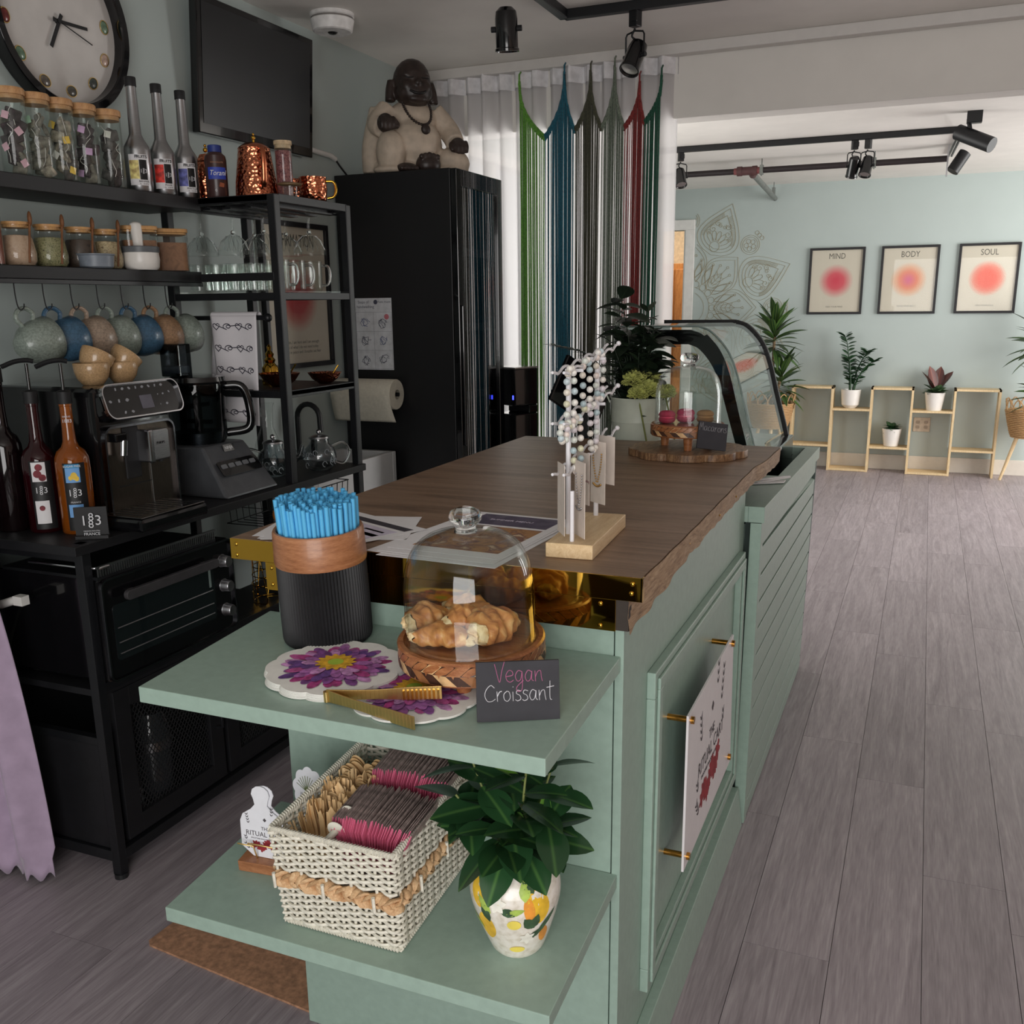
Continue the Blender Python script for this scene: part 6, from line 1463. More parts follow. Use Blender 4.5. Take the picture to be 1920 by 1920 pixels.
G().lathe([(0, 0), (.04, 0), (.045, .03), (.04, .09), (.03, .12), (.032, .125), (.02, .145), (0, .15)], 30).obj('body', hcop, t, smooth=40); G().ball((0, 0, .16), .008, 10).ball((0, 0, .173), .005, 8).obj('finial', brass, t, smooth=50)
t = thing('sauce_bottle', 'brown chocolate sauce bottle with a blue cap beside the copper jug', 'bottle', (-2.140, 2.675, 1.8403))
choc = mat('chocolate_bottle', (64, 42, 40), .3, 0, .05, 30); tb = mat('sauce_blue', (40, 58, 128), .45, 0, .05, 30)
G().lathe([(0, 0), (.032, 0), (.034, .004), (.034, .115), (.032, .128), (.022, .137), (.020, .140), (0, .140)], 32).obj('bottle', choc, t, smooth=40); G().lathe([(0, .139), (.0215, .139), (.0215, .158), (.020, .160), (0, .160)], 28).obj('cap', tb, t, smooth=35)
curvelabel(t, .034, .056, .092, FA-.9, FA+.9, mat('sauce_label_blue', (52, 72, 170), .5), 'label'); curvelabel(t, .034, .098, .128, FA-.9, FA+.9, choc, 'upper_label')
text('Torani', .022, lab_w, t, face_at(.0350, FA, .074), ext=.0002, shear=.3, sx=.85); text('CHOCOLATE', .0065, mat('sauce_text', (170, 120, 90), .6), t, face_at(.0348, FA, .106), 'small_lettering', ext=.0001); text('0', .012, lab_w, t, face_at(.0346, FA-.2, .022), 'small_lettering', ext=.0001)
G().prism([(-.008, -.006), (.008, -.008), (.010, .004), (-.004, .007)], 0, .0004, face_at(.0345, FA+.3, .04)).obj('chocolate_picture', mat('choc_piece', (150, 80, 52), .6), t)
def copper_mug(label, loc, rz):
    t = thing('copper_mug', label, 'mug', loc, rz, 'hammered copper mugs on the rack top')
    G().lathe([(0, 0), (.038, 0), (.043, .006), (.047, .04), (.045, .075), (.046, .080), (.044, .080), (.042, .07), (.043, .04), (0, .006)], 36).obj('body', hcop, t, smooth=40); G().tube(bez([(.044, 0, .068), (.068, 0, .066), (.076, 0, .045), (.068, 0, .02), (.046, 0, .014)], 5), .0045, 8).obj('handle', brass, t, smooth=60)
copper_mug('hammered copper mug with a brass handle at the far end of the rack top', (-1.945, 2.925, 1.8403), R(30)); copper_mug('hammered copper mug squeezed behind the red tea tube', (-2.03, 2.955, 1.8403), R(150))
t = thing('tea_tube', 'glass tube of dark red petal tea with a pale cork lid', 'jar', (-1.968, 2.800, 1.8403))
G().lathe([(0, .001), (.026, .001), (.027, .003), (.027, .165)], 28).obj('tube', glass, t, smooth=40); G().lathe([(0, .155), (.0255, .155), (.0255, .166), (.029, .166), (.029, .178), (0, .178)], 28).obj('lid', mat('pale_cork', (196, 172, 138), .7, 0, .1, 80), t, smooth=35); G().lathe([(0, .004), (.0252, .004), (.0252, .148), (0, .150)], 28).obj('petal_tea', blotch('petal_tea', [(54, 24, 30), (104, 48, 54), (150, 98, 96), (80, 34, 44)], 130), t, smooth=40)
t = thing('wooden_scoop_lid', 'small clear cup with an oval dark wooden lid in front of the tea tube', 'cup', (-1.922, 2.76, 1.8403))
G().lathe([(0, .001), (.024, .001), (.026, .034)], 24).obj('cup', glass, t, smooth=40); G().ball((0, 0, .041), .040, 20, (1, .6, .17)).obj('lid', wood('dark_olive_wood', [(84, 66, 46), (112, 90, 62), (134, 110, 80)], (4, 20, 20), .5, ring=2), t, smooth=60, rot=(0, 0, R(35)))
# ---------------------------------------------------------------- second shelf: spice jars
def spice_jar(label, y, m, dx=0, h=1):
    t = thing('spice_jar', label, 'jar', (-2.262+dx, y, 1.6143), R(-40), 'bellied spice jars with wooden spoons')
    G().lathe([(0, .001), (.040, .001), (.046, .012), (.047, .035), (.041, .07), (.034, .092), (.034, .106)], 32).obj('jar', glass, t, smooth=50); G().lathe([(0, .003), (.038, .003), (.0445, .013), (.0455, .034), (.040, .068), (.036, .078), (0, .082)], 28).obj('contents', m, t, smooth=50)
    G().lathe([(0, .098), (.033, .098), (.033, .106), (.037, .106), (.037, .113), (0, .113)], 28).obj('lid', bamboo, t, smooth=35)
    G().tube([(.047, .024, .008), (.040, .030, .06), (.022, .036, .108)], .0030, 8).ball((.010, .038, .122), .017, 14, (.95, .35, 1.15)).obj('spoon', mat('spoon_wood', (122, 80, 50), .6, 0, .1, 40), t, smooth=60)
spice_jar('bellied jar of pale beige powder, leftmost of the spice jars', 1.985, blotch('beige_powder', [(176, 146, 122), (192, 164, 140), (170, 140, 116)], 60)); spice_jar('bellied jar of dried green herbs with a wooden spoon', 2.092, blotch('dried_herbs', [(74, 76, 48), (130, 128, 88), (160, 154, 116), (58, 56, 36)], 170)); spice_jar('bellied jar of dark brown leaves behind the grey dish', 2.200, blotch('dark_leaves', [(46, 38, 34), (78, 64, 54), (60, 48, 42)], 150)); spice_jar('bellied jar of pale flakes behind the white mortar', 2.298, blotch('pale_flakes', [(150, 128, 96), (206, 186, 146), (120, 98, 72)], 120))
t = thing('tall_jar', 'tall clear jar of reddish powder cut by the left picture edge', 'jar', (-2.25, 1.885, 1.6143)); G().lathe([(0, .001), (.036, .001), (.037, .12), (.03, .13)], 28).obj('jar', glass, t, smooth=40); G().lathe([(0, .003), (.0345, .003), (.0345, .10), (0, .105)], 24).obj('contents', blotch('red_powder', [(126, 66, 54), (150, 88, 70)], 60), t, smooth=40); G().lathe([(0, .125), (.034, .125), (.034, .14), (0, .14)], 24).obj('lid', bamboo, t)
def square_jar(label, y, m):
    t = thing('square_jar', label, 'jar', (-2.262, y, 1.6143), R(-38), 'square cocoa jars'); G().prism(rrect(.105, .105, .02), .001, .118).obj('jar', glass, t); G().prism(rrect(.098, .098, .018), .003, .088).obj('contents', m, t); G().prism(rrect(.1, .1, .02), .112, .118).prism(rrect(.108, .108, .022), .118, .130).obj('lid', bamboo, t, bev=.002)
cocoa = blotch('cocoa_powder', [(124, 84, 56), (140, 98, 68), (116, 78, 52)], 40); square_jar('square jar of brown cocoa partly behind the white mortar', 2.432, cocoa); square_jar('square jar of brown cocoa nearest the hanging glasses', 2.566, cocoa)
t = thing('small_dish', 'low grey blue ceramic dish in front of the dark leaf jar', 'dish', (-2.212, 2.205, 1.6143)); G().lathe([(0, 0), (.040, 0), (.046, .004), (.049, .034), (.052, .036), (.0525, .039), (.046, .037), (.044, .008), (0, .006)], 32).obj('dish', mat('grey_blue_glaze', (122, 130, 140), .4, 0, .05, 60), t, smooth=45)
t = thing('mortar', 'white ceramic mortar with a grey rim and white pestle', 'mortar', (-2.212, 2.385, 1.6143)); G().lathe([(0, 0), (.042, 0), (.050, .008), (.053, .03), (.051, .05), (.053, .052), (.045, .052), (.04, .02), (0, .014)], 36).obj('bowl', potw, t, smooth=45); G().ring([(.052, .050), (.054, .051), (.054, .066), (.051, .068), (.046, .066), (.046, .050)], 36).obj('rim', mat('rim_grey', (96, 100, 104), .4), t, smooth=40)
G().cyl((-.01, .005, .03), (-.022, .012, .13), .012, .018, 18).ball((-.0225, .0125, .131), .018, 14, (1, 1, .6)).obj('pestle', potw, t, smooth=40)
# ---------------------------------------------------------------- hanging cups
hookm = mat('hook_black', (20, 20, 22), .4, .3, 0)
def hang_cup(label, y, m):
    h = thing('wire_hook', 'thin black wire hook holding the '+label.split(' mug')[0]+' mug'+(label.split(' mug')[1] if 'sage' in label else '').replace(' in the', ' in the'), 'hook', (-2.19, y-.085, 1.567), 0, 'wire hooks under the shelf')
    G().tube(bez([(0, -.016, .004), (0, -.013, .012), (0, -.004, .016), (0, .003, .010), (0, .004, -.03), (0, .008, -.058), (0, .016, -.066), (0, .026, -.060), (0, .028, -.050)], 5), .0017, 6).obj('wire', hookm, h, smooth=60)
    t = thing('hanging_mug', label, 'mug', (-2.19, y-.034, 1.416), 0, 'glazed mugs hanging on hooks'); t.rotation_euler = (R(-78), R(-6), R(-4)); t.scale = (1.16,)*3
    # mug axis local z; handle towards local +y (up after the turn)
    G().lathe([(0, -.045), (.022, -.045), (.026, -.042), (.042, -.022), (.050, .006), (.0525, .038), (.0505, .040), (.048, .036), (.046, .006), (.038, -.02), (0, -.036)], 40).obj('cup', m, t, smooth=50)
    G().tube(bez([(0, -.048, .012), (0, -.064, .018), (0, -.078, .004), (0, -.077, -.016), (0, -.062, -.028), (0, -.040, -.018)], 5), .0062, 10, flat=.8).obj('handle', m, t, smooth=60)
def glaze(n, c): return mat(n, c, .3, 0, .14, 220, coat=.25, bump=.2)
gg, bl_, be, tn = glaze('glaze_sage', (128, 138, 130)), glaze('glaze_denim', (62, 92, 116)), glaze('glaze_oat', (150, 132, 116)), glaze('glaze_tan', (146, 116, 90))
for lb, y, m in (('grey mug half cut by the picture edge', 1.915, gg), ('denim blue mug, left one of the two blue mugs', 2.005, bl_), ('oat beige patterned mug between blue and sage ones', 2.098, be), ('sage green mug in the middle of the row', 2.192, gg), ('denim blue mug, right one of the two blue mugs', 2.284, bl_), ('tan brown mug beside the last sage one', 2.374, tn), ('sage green mug at the right end of the row', 2.468, gg)):
    hang_cup(lb, y+.062, m)
# ---------------------------------------------------------------- glasses in the tower
def coupe(label, x, y):
    t = thing('coupe_glass', label, 'glass', (x, y, 1.8115), 0, 'stemmed glasses hanging upside down')
    G().lathe([(0, 0), (.032, 0), (.033, -.002), (.01, -.006), (.0045, -.012), (.0045, -.06), (.007, -.068), (.005, -.074), (.018, -.080), (.040, -.100), (.052, -.128), (.053, -.142)], 32).obj('glass', glass, t, smooth=50)
    g = G()
    for i in range(18):
        a = 2*PI*i/18; g.tube([((.020+.0008)*math.cos(a), .0208*math.sin(a), -.081), (.0405*math.cos(a+.1), .0405*math.sin(a+.1), -.1), (.0525*math.cos(a+.25), .0525*math.sin(a+.25), -.128)], .0011, 4)
    g.obj('cut_pattern', solidglass, t); G().ball((0, 0, -.07), .0075, 10).obj('stem_bead', solidglass, t, smooth=60)
for i, (x, y) in enumerate(((-2.275, 2.74), (-2.145, 2.74), (-2.18, 2.90), (-2.05, 2.90), (-1.935, 2.87), (-2.03, 2.75))): coupe(['stemmed glass hanging above the cocoa jar', 'stemmed glass hanging second from the left, in front', 'stemmed glass hanging behind the second one', 'stemmed glass hanging left of the front post, at the back', 'stemmed glass hanging nearest the end posts', 'stemmed glass hanging just behind the front left post'][i], x, y)
tum = G().lathe([(0, .001), (.026, .001), (.029, .004), (.034, .085), (.0335, .088)], 24).lathe([(0, .008), (.027, .008), (.032, .085)], 24)
tme = tum.mesh('tumbler_wall', glass, smooth=40)
gb = G()
for i in range(12): a = 2*PI*i/12; gb.tube([(.0295*math.cos(a), .0295*math.sin(a), .006), (.0335*math.cos(a), .0335*math.sin(a), .06)], .0012, 4)
gbm = gb.mesh('tumbler_flutes', solidglass)
n = 0
for j, y in enumerate((2.70, 2.785, 2.87)):
    for i, x in enumerate((-2.265, -2.19, -2.115, -2.04)):
        t = thing('glass_tumbler', '%s fluted glass tumbler on the glass shelf, %s row' % (['leftmost', 'second', 'third', 'rightmost'][i], ['front', 'middle', 'back'][j]), 'glass', (x, y, 1.5523), i*.7+j, 'fluted tumblers on the glass shelf')
        for nm, me in (('glass', tme), ('flutes', gbm)): o = bpy.data.objects.new(nm, me); COL.objects.link(o); o.parent = t
for k, (x, y) in enumerate(((-1.955, 2.71), (-1.955, 2.80), (-1.95, 2.89))):
    t = thing('glass_mug', ['clear glass mug nearest the front end post', 'clear glass mug in the middle of the end row', 'clear glass mug with its handle showing at the back of the end row'][k], 'mug', (x, y, 1.5523), R(20), 'clear glass mugs at the end of the glass shelf')
    G().lathe([(0, .001), (.034, .001), (.037, .005), (.038, .095), (.0375, .098)], 28).lathe([(0, .008), (.035, .008), (.036, .095)], 28).obj('glass', glass, t, smooth=40); G().tube(bez([(.037, 0, .082), (.06, 0, .08), (.066, 0, .05), (.058, 0, .022), (.037, 0, .018)], 5), .0042, 8).obj('handle', solidglass, t, smooth=60)
# towel
tw = NT('tea_towel_cloth'); tw.b.inputs['Base Color'].default_value = (*lin((222, 218, 222)), 1); tw.b.inputs['Roughness'].default_value = .95
co = tw.coords((1, 1, 1)); wv = tw.add('TexNoise', Scale=160, Detail=2); tw.ln(co, wv.inputs['Vector']); tw.bump(wv.outputs['Fac'], .25, .001)
t = thing('tea_towel', 'white tea towel with rows of black curly hearts hung on the rack bar', 'towel', (0, 0, 0))
def towel(u, v):
    w = .185-.03*v; x = -2.195+.004*v+.018*v*0+w*u+.02*v; z = 1.4765-.345*v-.012*u*v; y = 2.655-.006*math.sin(u*7+.6)*(.3+v)-.010*v
    return (x, y, z)
def towel2(u, v):
    w = .14; return (-2.205-.03*v+w*u, 2.683+.006*math.sin(u*8), 1.4765-.20*v)
G().grid(towel, 24, 30).obj('front_panel', tw.m, t, smooth=60, solid=.002); G().grid(towel2, 16, 14).obj('back_panel', tw.m, t, smooth=60, solid=.002); G().grid(lambda u, v: (-2.195+.185*u, 2.668+.0135*math.cos(PI*v), 1.4765+.0115*math.sin(PI*v)), 10, 8).obj('fold', tw.m, t, smooth=60)
g = G()
def tp(x, v, e=-.0022):
    q = towel(x, v); return (q[0], q[1]+e, q[2])
for row in range(5):
    v0 = .10+.20*row
    P = []
    for k in range(4):
        c = .12+.24*k
        if k % 2 == 0:
            for i in range(15):
                a = i/14*2*PI; hx = .075*math.sin(a)**3; hy = .030*(13*math.cos(a)-5*math.cos(2*a)-2*math.cos(3*a)-math.cos(4*a))/14; P.append(tp(c+hx, v0-hy))
        else:
            for i in range(20): a = i/19*3.4*PI; rr_ = .085*(1-i/26); P.append(tp(c-.02+.05*i/19-rr_*math.sin(a), v0+.35*rr_*math.cos(a)))
    g.tube(P, .0014, 4)
g.obj('curly_heart_print', mat('towel_ink', (54, 52, 66), .9), t)
# lower tower shelf: copper bowls, oil bottle, small jar
def cop_bowl(label, x, y, s):
    t = thing('copper_bowl', label, 'bowl', (x, y, 1.2383), 0, 'copper bowls on the rack shelf'); t.scale = (s,)*3
    G().lathe([(0, 0), (.022, 0), (.030, .004), (.052, .020), (.066, .040), (.070, .046), (.066, .045), (.05, .024), (.025, .008), (0, .006)], 36).obj('bowl', hcop, t, smooth=45); G().tube([(.03, -.01, .02), (.045, .01, .055), (.055, .02, .075)], .003, 8).obj('spoon', brass, t)
cop_bowl('shallow copper bowl left on the tower shelf', -2.02, 2.77, 1); cop_bowl('shallow copper bowl right on the tower shelf', -1.945, 2.93, .85)
t = thing('ornate_bottle', 'small ornate gold bottle behind the copper bowl', 'bottle', (-2.10, 2.83, 1.2383)); G().lathe([(0, 0), (.03, 0), (.032, .03), (.028, .06), (.016, .075), (.02, .085), (.012, .095), (.016, .105), (.006, .118), (.008, .13), (0, .14)], 24).obj('bottle', brass, t, smooth=40)
t = thing('small_glass_jar', 'small clear jar with a beaded lid beside the ornate gold bottle', 'jar', (-2.17, 2.79, 1.2383)); G().lathe([(0, .001), (.036, .001), (.038, .05), (.03, .065)], 24).obj('jar', glass, t, smooth=40); G().lathe([(0, .065), (.035, .065), (.03, .075), (0, .08)], 24).obj('lid', steel, t)
g = G(); [g.ball((.036*math.cos(i*.45), .036*math.sin(i*.45), .066), .004, 6) for i in range(14)]; g.obj('lid_beads', solidglass, t)
# teapots on the worktop
tg = thinglass('patterned_glass', (216, 222, 226), 2.2)
def teapot(label, x, y, rz, s=1):
    t = thing('glass_teapot', label, 'teapot', (x, y, ZW+.0005), rz, 'glass teapots on the rack worktop'); t.scale = (s,)*3
    G().lathe([(0, .001), (.035, .001), (.052, .018), (.060, .045), (.052, .078), (.034, .095), (.033, .112), (.036, .114)], 36).obj('body', tg, t, smooth=50); G().lathe([(0, .112), (.036, .113), (.034, .119), (.02, .124), (0, .126)], 28).obj('lid', steel, t, smooth=40); G().ball((0, 0, .135), .009, 12).obj('lid_knob', chrome, t, smooth=60)
    G().tube(bez([(.045, 0, .085), (.085, 0, .095), (.105, 0, .06), (.085, 0, .022), (.055, 0, .028)], 6), .0045, 8).obj('handle', solidglass, t, smooth=60); G().tube(bez([(-.055, 0, .05), (-.085, 0, .065), (-.10, 0, .105)], 5), .01, 10, rs=[.013-.0006*i for i in range(11)]).obj('spout', tg, t, smooth=60)
    g = G(); q = random.Random(int(x*-100))
    for i in range(16): a = q.uniform(0, 6.28); z = q.uniform(.02, .075); r_ = .0605-.12*(z-.045)**2*30; g.tube([(r_*math.cos(a+.14*math.cos(b)), r_*math.sin(a+.14*math.cos(b)), z+.010*math.sin(b)) for b in [k*PI/4 for k in range(7)]], .0011, 4)
    g.obj('etched_pattern', mat('etch_grey', (150, 158, 164), .5), t)
teapot('patterned glass teapot on the worktop, in front of the tower post', -2.03, 2.72, R(-150), 1.0); teapot('patterned glass teapot behind the tower post, handle to the right', -1.955, 2.885, R(40), 1.0)
t = thing('glass_carafe', 'tall clear glass carafe leaning behind the teapots', 'carafe', (-2.14, 2.84, ZW+.0005)); G().lathe([(0, .001), (.05, .001), (.055, .02), (.045, .09), (.022, .15), (.024, .22), (.030, .235)], 30).obj('glass', glass, t, smooth=50)
# wire basket and vase under the tower
t = thing('wire_fruit_basket', 'black wire basket under the tower worktop', 'basket', (0, 0, 0)); g = G()
for y in [2.68+.035*i for i in range(10)]: g.tube([(-1.915, y, .885), (-1.925, y, .765), (-2.2, y, .765), (-2.21, y, .885)], .0018, 5)
for z in (.885, .83, .768): g.tube([(-1.915, 2.67, z), (-1.915, 3.0, z), (-2.21, 3.0, z), (-2.21, 2.67, z)], .0022, 5, closed=True)
g.obj('wires', black_metal, t); 
t = thing('orange_fruit', 'orange lying in the black wire basket behind the straw cup', 'fruit', (-2.02, 2.73, .801)); G().ball((0, 0, 0), .033, 18).obj('peel', mat('orange_peel', (206, 120, 44), .5, 0, .06, 60, bump=.2), t, smooth=60)
t = thing('ribbed_vase', 'dusty pink ribbed vase on the rack shelf behind the straw cup', 'vase', (-1.945, 2.72, .4623)); pr = [(0, 0), (.05, 0)]
for k in range(4): pr += [(.056+.007*math.sin(PI*q/6), .002+.036*k+.036*q/6) for q in range(1, 7)]
G().lathe(pr+[(.05, .146), (.046, .15), (.046, .1), (0, .09)], 32).obj('vase', mat('dusty_pink', (186, 148, 136), .6, 0, .03, 30), t, smooth=50)
t = thing('gold_wire_basket', 'gold wire basket beside the oven knobs', 'basket', (-1.955, 2.56, .5453)); g = G()
for k in range(8): g.tube([((.062+.004*math.sin(k))*math.cos(a), (.062+.004*math.sin(k))*math.sin(a), .004+.03*k) for a in [i*PI/10 for i in range(20)]], .0018, 5, closed=True)
for k in range(10): a = k*2*PI/10; g.tube([(.062*math.cos(a), .062*math.sin(a), .004), (.064*math.cos(a+.5), .064*math.sin(a+.5), .214)], .0016, 5)
g.obj('wires', brass, t)

# ================================================================= wall: clock, television, conduit
ck = thing('wall_clock', 'large round clock with polished stone hour markers and a deep black rim', 'clock', (XL+.003, 2.367, 2.316))
ck.rotation_euler = (R(90), 0, R(90))
G().ring([(.245, 0), (.250, .004), (.250, .046), (.247, .05), (.226, .05), (.222, .046), (.222, .02), (.222, 0)], 72).obj('rim', black_gloss, ck, smooth=40)
G().lathe([(.223, .004), (.223, .014), (0, .014)], 64).obj('dial', mat('dial_white', (206, 202, 198), .5, 0, .03, 12), ck)
stones = [(96, 96, 110), (120, 110, 120), (104, 128, 106), (186, 160, 146), (76, 82, 78), (92, 90, 84), (104, 96, 88), (112, 142, 118), (120, 50, 48), (150, 150, 146), (90, 96, 120), (140, 128, 112)]
for k in range(12):
    a = R(60-30*k+8); c = (.185*math.cos(a), .185*math.sin(a), .015)
    G().ball((0, 0, 0), .0185, 18, (.8, 1.0, .25), Matrix.Rotation(a, 3, 'Z')).obj('stone_marker', mat('stone_%d' % k, stones[k], .2, 0, .2, 60, coat=.4), ck, smooth=60, loc=c); G().tube([(c[0]+.0195*(.8*math.cos(a)*math.cos(b)-math.sin(a)*math.sin(b)), c[1]+.0195*(.8*math.sin(a)*math.cos(b)+math.cos(a)*math.sin(b)), .0155) for b in [i*PI/12 for i in range(24)]], .0014, 6, closed=True).obj('gilt_edge', gold, ck, smooth=60)
for a, L, w, nm in ((R(1), .105, .009, 'minute_hand'), (R(-118), .085, .011, 'hour_hand'), (R(-18), .125, .0025, 'second_hand')): G().bar((-.022*math.cos(a), -.022*math.sin(a), .024), (L*math.cos(a), L*math.sin(a), .024), w, .002, (0, 0, 1)).obj(nm, black_matte, ck)
G().cyl((0, 0, .014), (0, 0, .027), .007, n=14).obj('hub', black_matte, ck)
tv = thing('wall_television', 'black flat television mounted high on the left wall, tilted down', 'television', (XL+.035, 3.265, 2.094)); tv.rotation_euler = (0, R(4.2), 0)
G().box(-.02, .012, -.345, .345, 0, .44).obj('casing', black_gloss, tv, bev=.004); G().box(.0125, .0135, -.322, .322, .034, .418).obj('screen', mat('screen_black', (16, 17, 20), .32, 0, 0, spec=.6), tv); G().box(-.03, .0, -.1, .1, .1, .3).obj('bracket', black_metal, tv)
tag(G().tube([(XL+.012, 3.60, 2.135), (XL+.012, 3.80, 2.128), (XL+.012, 3.835, 2.118)], .011, 8).obj('cable_conduit', white_paint, smooth=60), 'white cable conduit running from the television towards the fridge', 'conduit')
tag(G().tube(bez([(XL+.012, 3.836, 2.118), (XL+.02, 3.86, 2.09), (XL+.03, 3.90, 2.055)], 5), .004, 6).obj('power_cable', black_matte, smooth=60), 'thin black cable dropping from the conduit behind the fridge', 'cable')
# ================================================================= fridge, statue, sink
fb = mat('fridge_black', (20, 20, 22), .45, 0, .04, 20); FX, FY0, FY1, FZ = -1.842, 3.82, 4.29, 2.05
t = thing('display_fridge', 'tall black fridge with a glass door facing the counter', 'fridge', (0, 0, 0))
g = G().box(-2.43, FX-.03, FY0, FY0+.03, .03, FZ).box(-2.43, FX-.03, FY1-.03, FY1, .03, FZ).box(-2.43, FX-.03, FY0+.03, FY1-.03, FZ-.04, FZ).box(-2.43, FX-.03, FY0+.03, FY1-.03, .03, .12).box(-2.43, -2.41, FY0+.03, FY1-.03, .12, FZ-.04); g.obj('cabinet', fb, t, bev=.003)
for x in (-2.38, -1.92):
    for y in (FY0+.05, FY1-.05): G().cyl((x, y, 0), (x, y, .031), .02, n=12).obj('foot', black_matte, t)
dd = G().box(FX-.028, FX, FY0, FY0+.045, .10, FZ-.002).box(FX-.028, FX, FY1-.05, FY1, .10, FZ-.002).box(FX-.028, FX, FY0+.045, FY1-.05, .10, .17).box(FX-.028, FX, FY0+.045, FY1-.05, FZ-.07, FZ-.002).obj('door', black_gloss, t, bev=.003)
G().box(FX-.016, FX-.010, FY0+.045, FY1-.05, .17, FZ-.07).obj('door_glass', thinglass('fridge_door_glass', (170, 172, 174), 2.6), dd)
G().box(FX, FX+.012, FY0+.012, FY0+.028, .9, 1.5).obj('door_handle', black_gloss, dd, bev=.004)
for z in (.45, .80, 1.10, 1.40, 1.72): G().box(-2.40, FX-.05, FY0+.035, FY1-.035, z, z+.008).box(FX-.052, FX-.046, FY0+.035, FY1-.035, z-.012, z+.022).obj('wire_shelf', mat('shelf_grey', (140, 140, 142), .4, .3), t)
dr = 0
for z, cs in ((1.408, [(160, 90, 80), (170, 150, 140), (90, 80, 76)]), (1.108, [(120, 96, 60), (80, 84, 60), (140, 120, 90)]), (.808, [(150, 60, 40), (90, 60, 40), (60, 70, 60)])):
    for k, c in enumerate(cs):
        q = thing('drink_bottle', '%s drink bottle on the %s fridge shelf' % (['nearest', 'middle', 'farthest'][k], {1.408: 'upper', 1.108: 'middle', .808: 'lower'}[z]), 'bottle', (FX-.10, FY0+.10+.11*k, z+.0003), 0, 'drinks behind the fridge door'); dr += 1
        G().lathe([(0, 0), (.028, 0), (.030, .004), (.030, .11), (.014, .16), (.014, .19), (0, .19)], 20).obj('bottle', mat('drink_%d' % dr, c, .25), q, smooth=40)
# hand wash poster and paper towel on the fridge side
t = thing('handwash_poster', 'laminated hand washing poster stuck on the side of the black fridge', 'poster', (-2.262, FY0-.001, 1.38)); G().box(-.092, .092, -.0012, 0, -.155, .155).obj('sheet', mat('poster_white', (206, 208, 212), .4), t)
pk_ = mat('poster_ink', (70, 72, 90), .7, 0, 0); g = G()
for x in (-.09, -.001, .089): g.box(x-.0006, x+.0006, -.0016, -.0012, -.15, .095)
for z in (.095, .012, -.07, -.15): g.box(-.09, .09, -.0016, -.0012, z-.0006, z+.0006)
g.obj('grid_lines', mat('poster_line', (150, 152, 160), .7), t); text('Steps of', .017, pk_, t, fr((-.05, -.0014, .138), (1, 0, 0), (0, 0, 1)), ext=.0001); text('handwashing', .017, pk_, t, fr((-.04, -.0014, .118), (1, 0, 0), (0, 0, 1)), ext=.0001); text('Public Health', .012, pk_, t, fr((.056, -.0014, .138), (1, 0, 0), (0, 0, 1)), ext=.0001)
G().prism([(.010*math.cos(i*PI/8), .010*math.sin(i*PI/8)) for i in range(16)], 0, .0004, fr((.012, -.0013, .138), (1, 0, 0), (0, 0, 1))).obj('round_emblem', pk_, t)
for i, (x, z) in enumerate(((-.045, .05), (.045, .045), (-.045, -.03), (.045, -.03), (-.045, -.115), (.045, -.11))):
    q = random.Random(i); g = G()
    for k in range(3): g.tube([Vector((x+.022*math.cos(a+k)*(1-.2*k)+q.uniform(-.006, .006), -.0015, z+.018*math.sin(a*(1+.3*k))+q.uniform(-.006, .006))) for a in [j*.55 for j in range(9)]], .0011, 4)
    g.obj('hands_drawing', pk_ if i % 3 else mat('poster_blue', (96, 104, 140), .7), t)
G().prism([(.012*math.cos(i*PI/6), .012*math.sin(i*PI/6)) for i in range(12)], 0, .0003, fr((.065, -.0013, .075), (1, 0, 0), (0, 0, 1))).obj('soap_drawing', mat('poster_pink', (190, 110, 120), .7), t)
pt = mat('paper_towel', (214, 208, 192), .95, 0, .03, 80, bump=.3); t = thing('paper_towel_roll', 'white paper towel roll on a black holder fixed to the fridge side', 'paper towel', (-2.42, FY0-.075, 1.125))
G().ring([(.020, .0), (.064, .0), (.066, .004), (.066, .296), (.064, .30), (.020, .30)], 44).obj('roll', pt, t, smooth=40, rot=(0, PI/2, 0)); G().ring([(.0195, -.001), (.0215, -.001), (.0215, .303), (.0195, .303)], 28).obj('cardboard_core', mat('core_grey', (170, 162, 146), .8), t, smooth=40, rot=(0, PI/2, 0)); G().cyl((-.005, 0, 0), (.31, 0, 0), .009, n=14).box(-.008, .004, -.01, .07, -.012, .012).obj('holder', black_metal, t, smooth=40)
G().grid(lambda u, v: (.006+.29*u+.02*v*(u-.4), -.066*math.cos(v*1.3)-.012*v*v, -.066*math.sin(v*1.3)-.055*v*v), 10, 14).obj('loose_sheet', pt, t, smooth=60, solid=.0008)
# sink with black gooseneck tap
t = thing('utility_sink', 'white utility sink between the rack and the fridge', 'sink', (0, 0, 0)); sw = mat('sink_white', (214, 214, 214), .35, 0, .01, 20); g = G()
for a in ((-2.435, -2.15, 3.12, 3.15), (-2.435, -2.15, 3.74, 3.77), (-2.435, -2.40, 3.15, 3.74), (-2.18, -2.15, 3.15, 3.74)): g.box(*a, .58, .872)
g.box(-2.40, -2.18, 3.15, 3.74, .58, .61).obj('basin', sw, t, bev=.004)
for x in (-2.42, -2.18):
    for y in (3.14, 3.75): G().cyl((x, y, 0), (x, y, .58), .016, n=12).obj('leg', sw, t)
tp_ = thing('gooseneck_tap', 'black gooseneck tap over the white sink', 'tap', (-2.418, 3.42, .8723)); G().tube([(0, 0, 0), (0, 0, .18)]+[tuple(p) for p in arc((.055, 0, .18), .055, 180, 0, 10)]+[(.112, 0, .12)], .011, 12).obj('spout', black_metal, tp_, smooth=60); G().cyl((.0, .10, 0), (.0, .10, .07), .008, n=10).obj('lever', black_metal, tp_); G().cyl((0, 0, 0), (0, 0, .02), .020, n=16).obj('base_ring', black_metal, tp_)
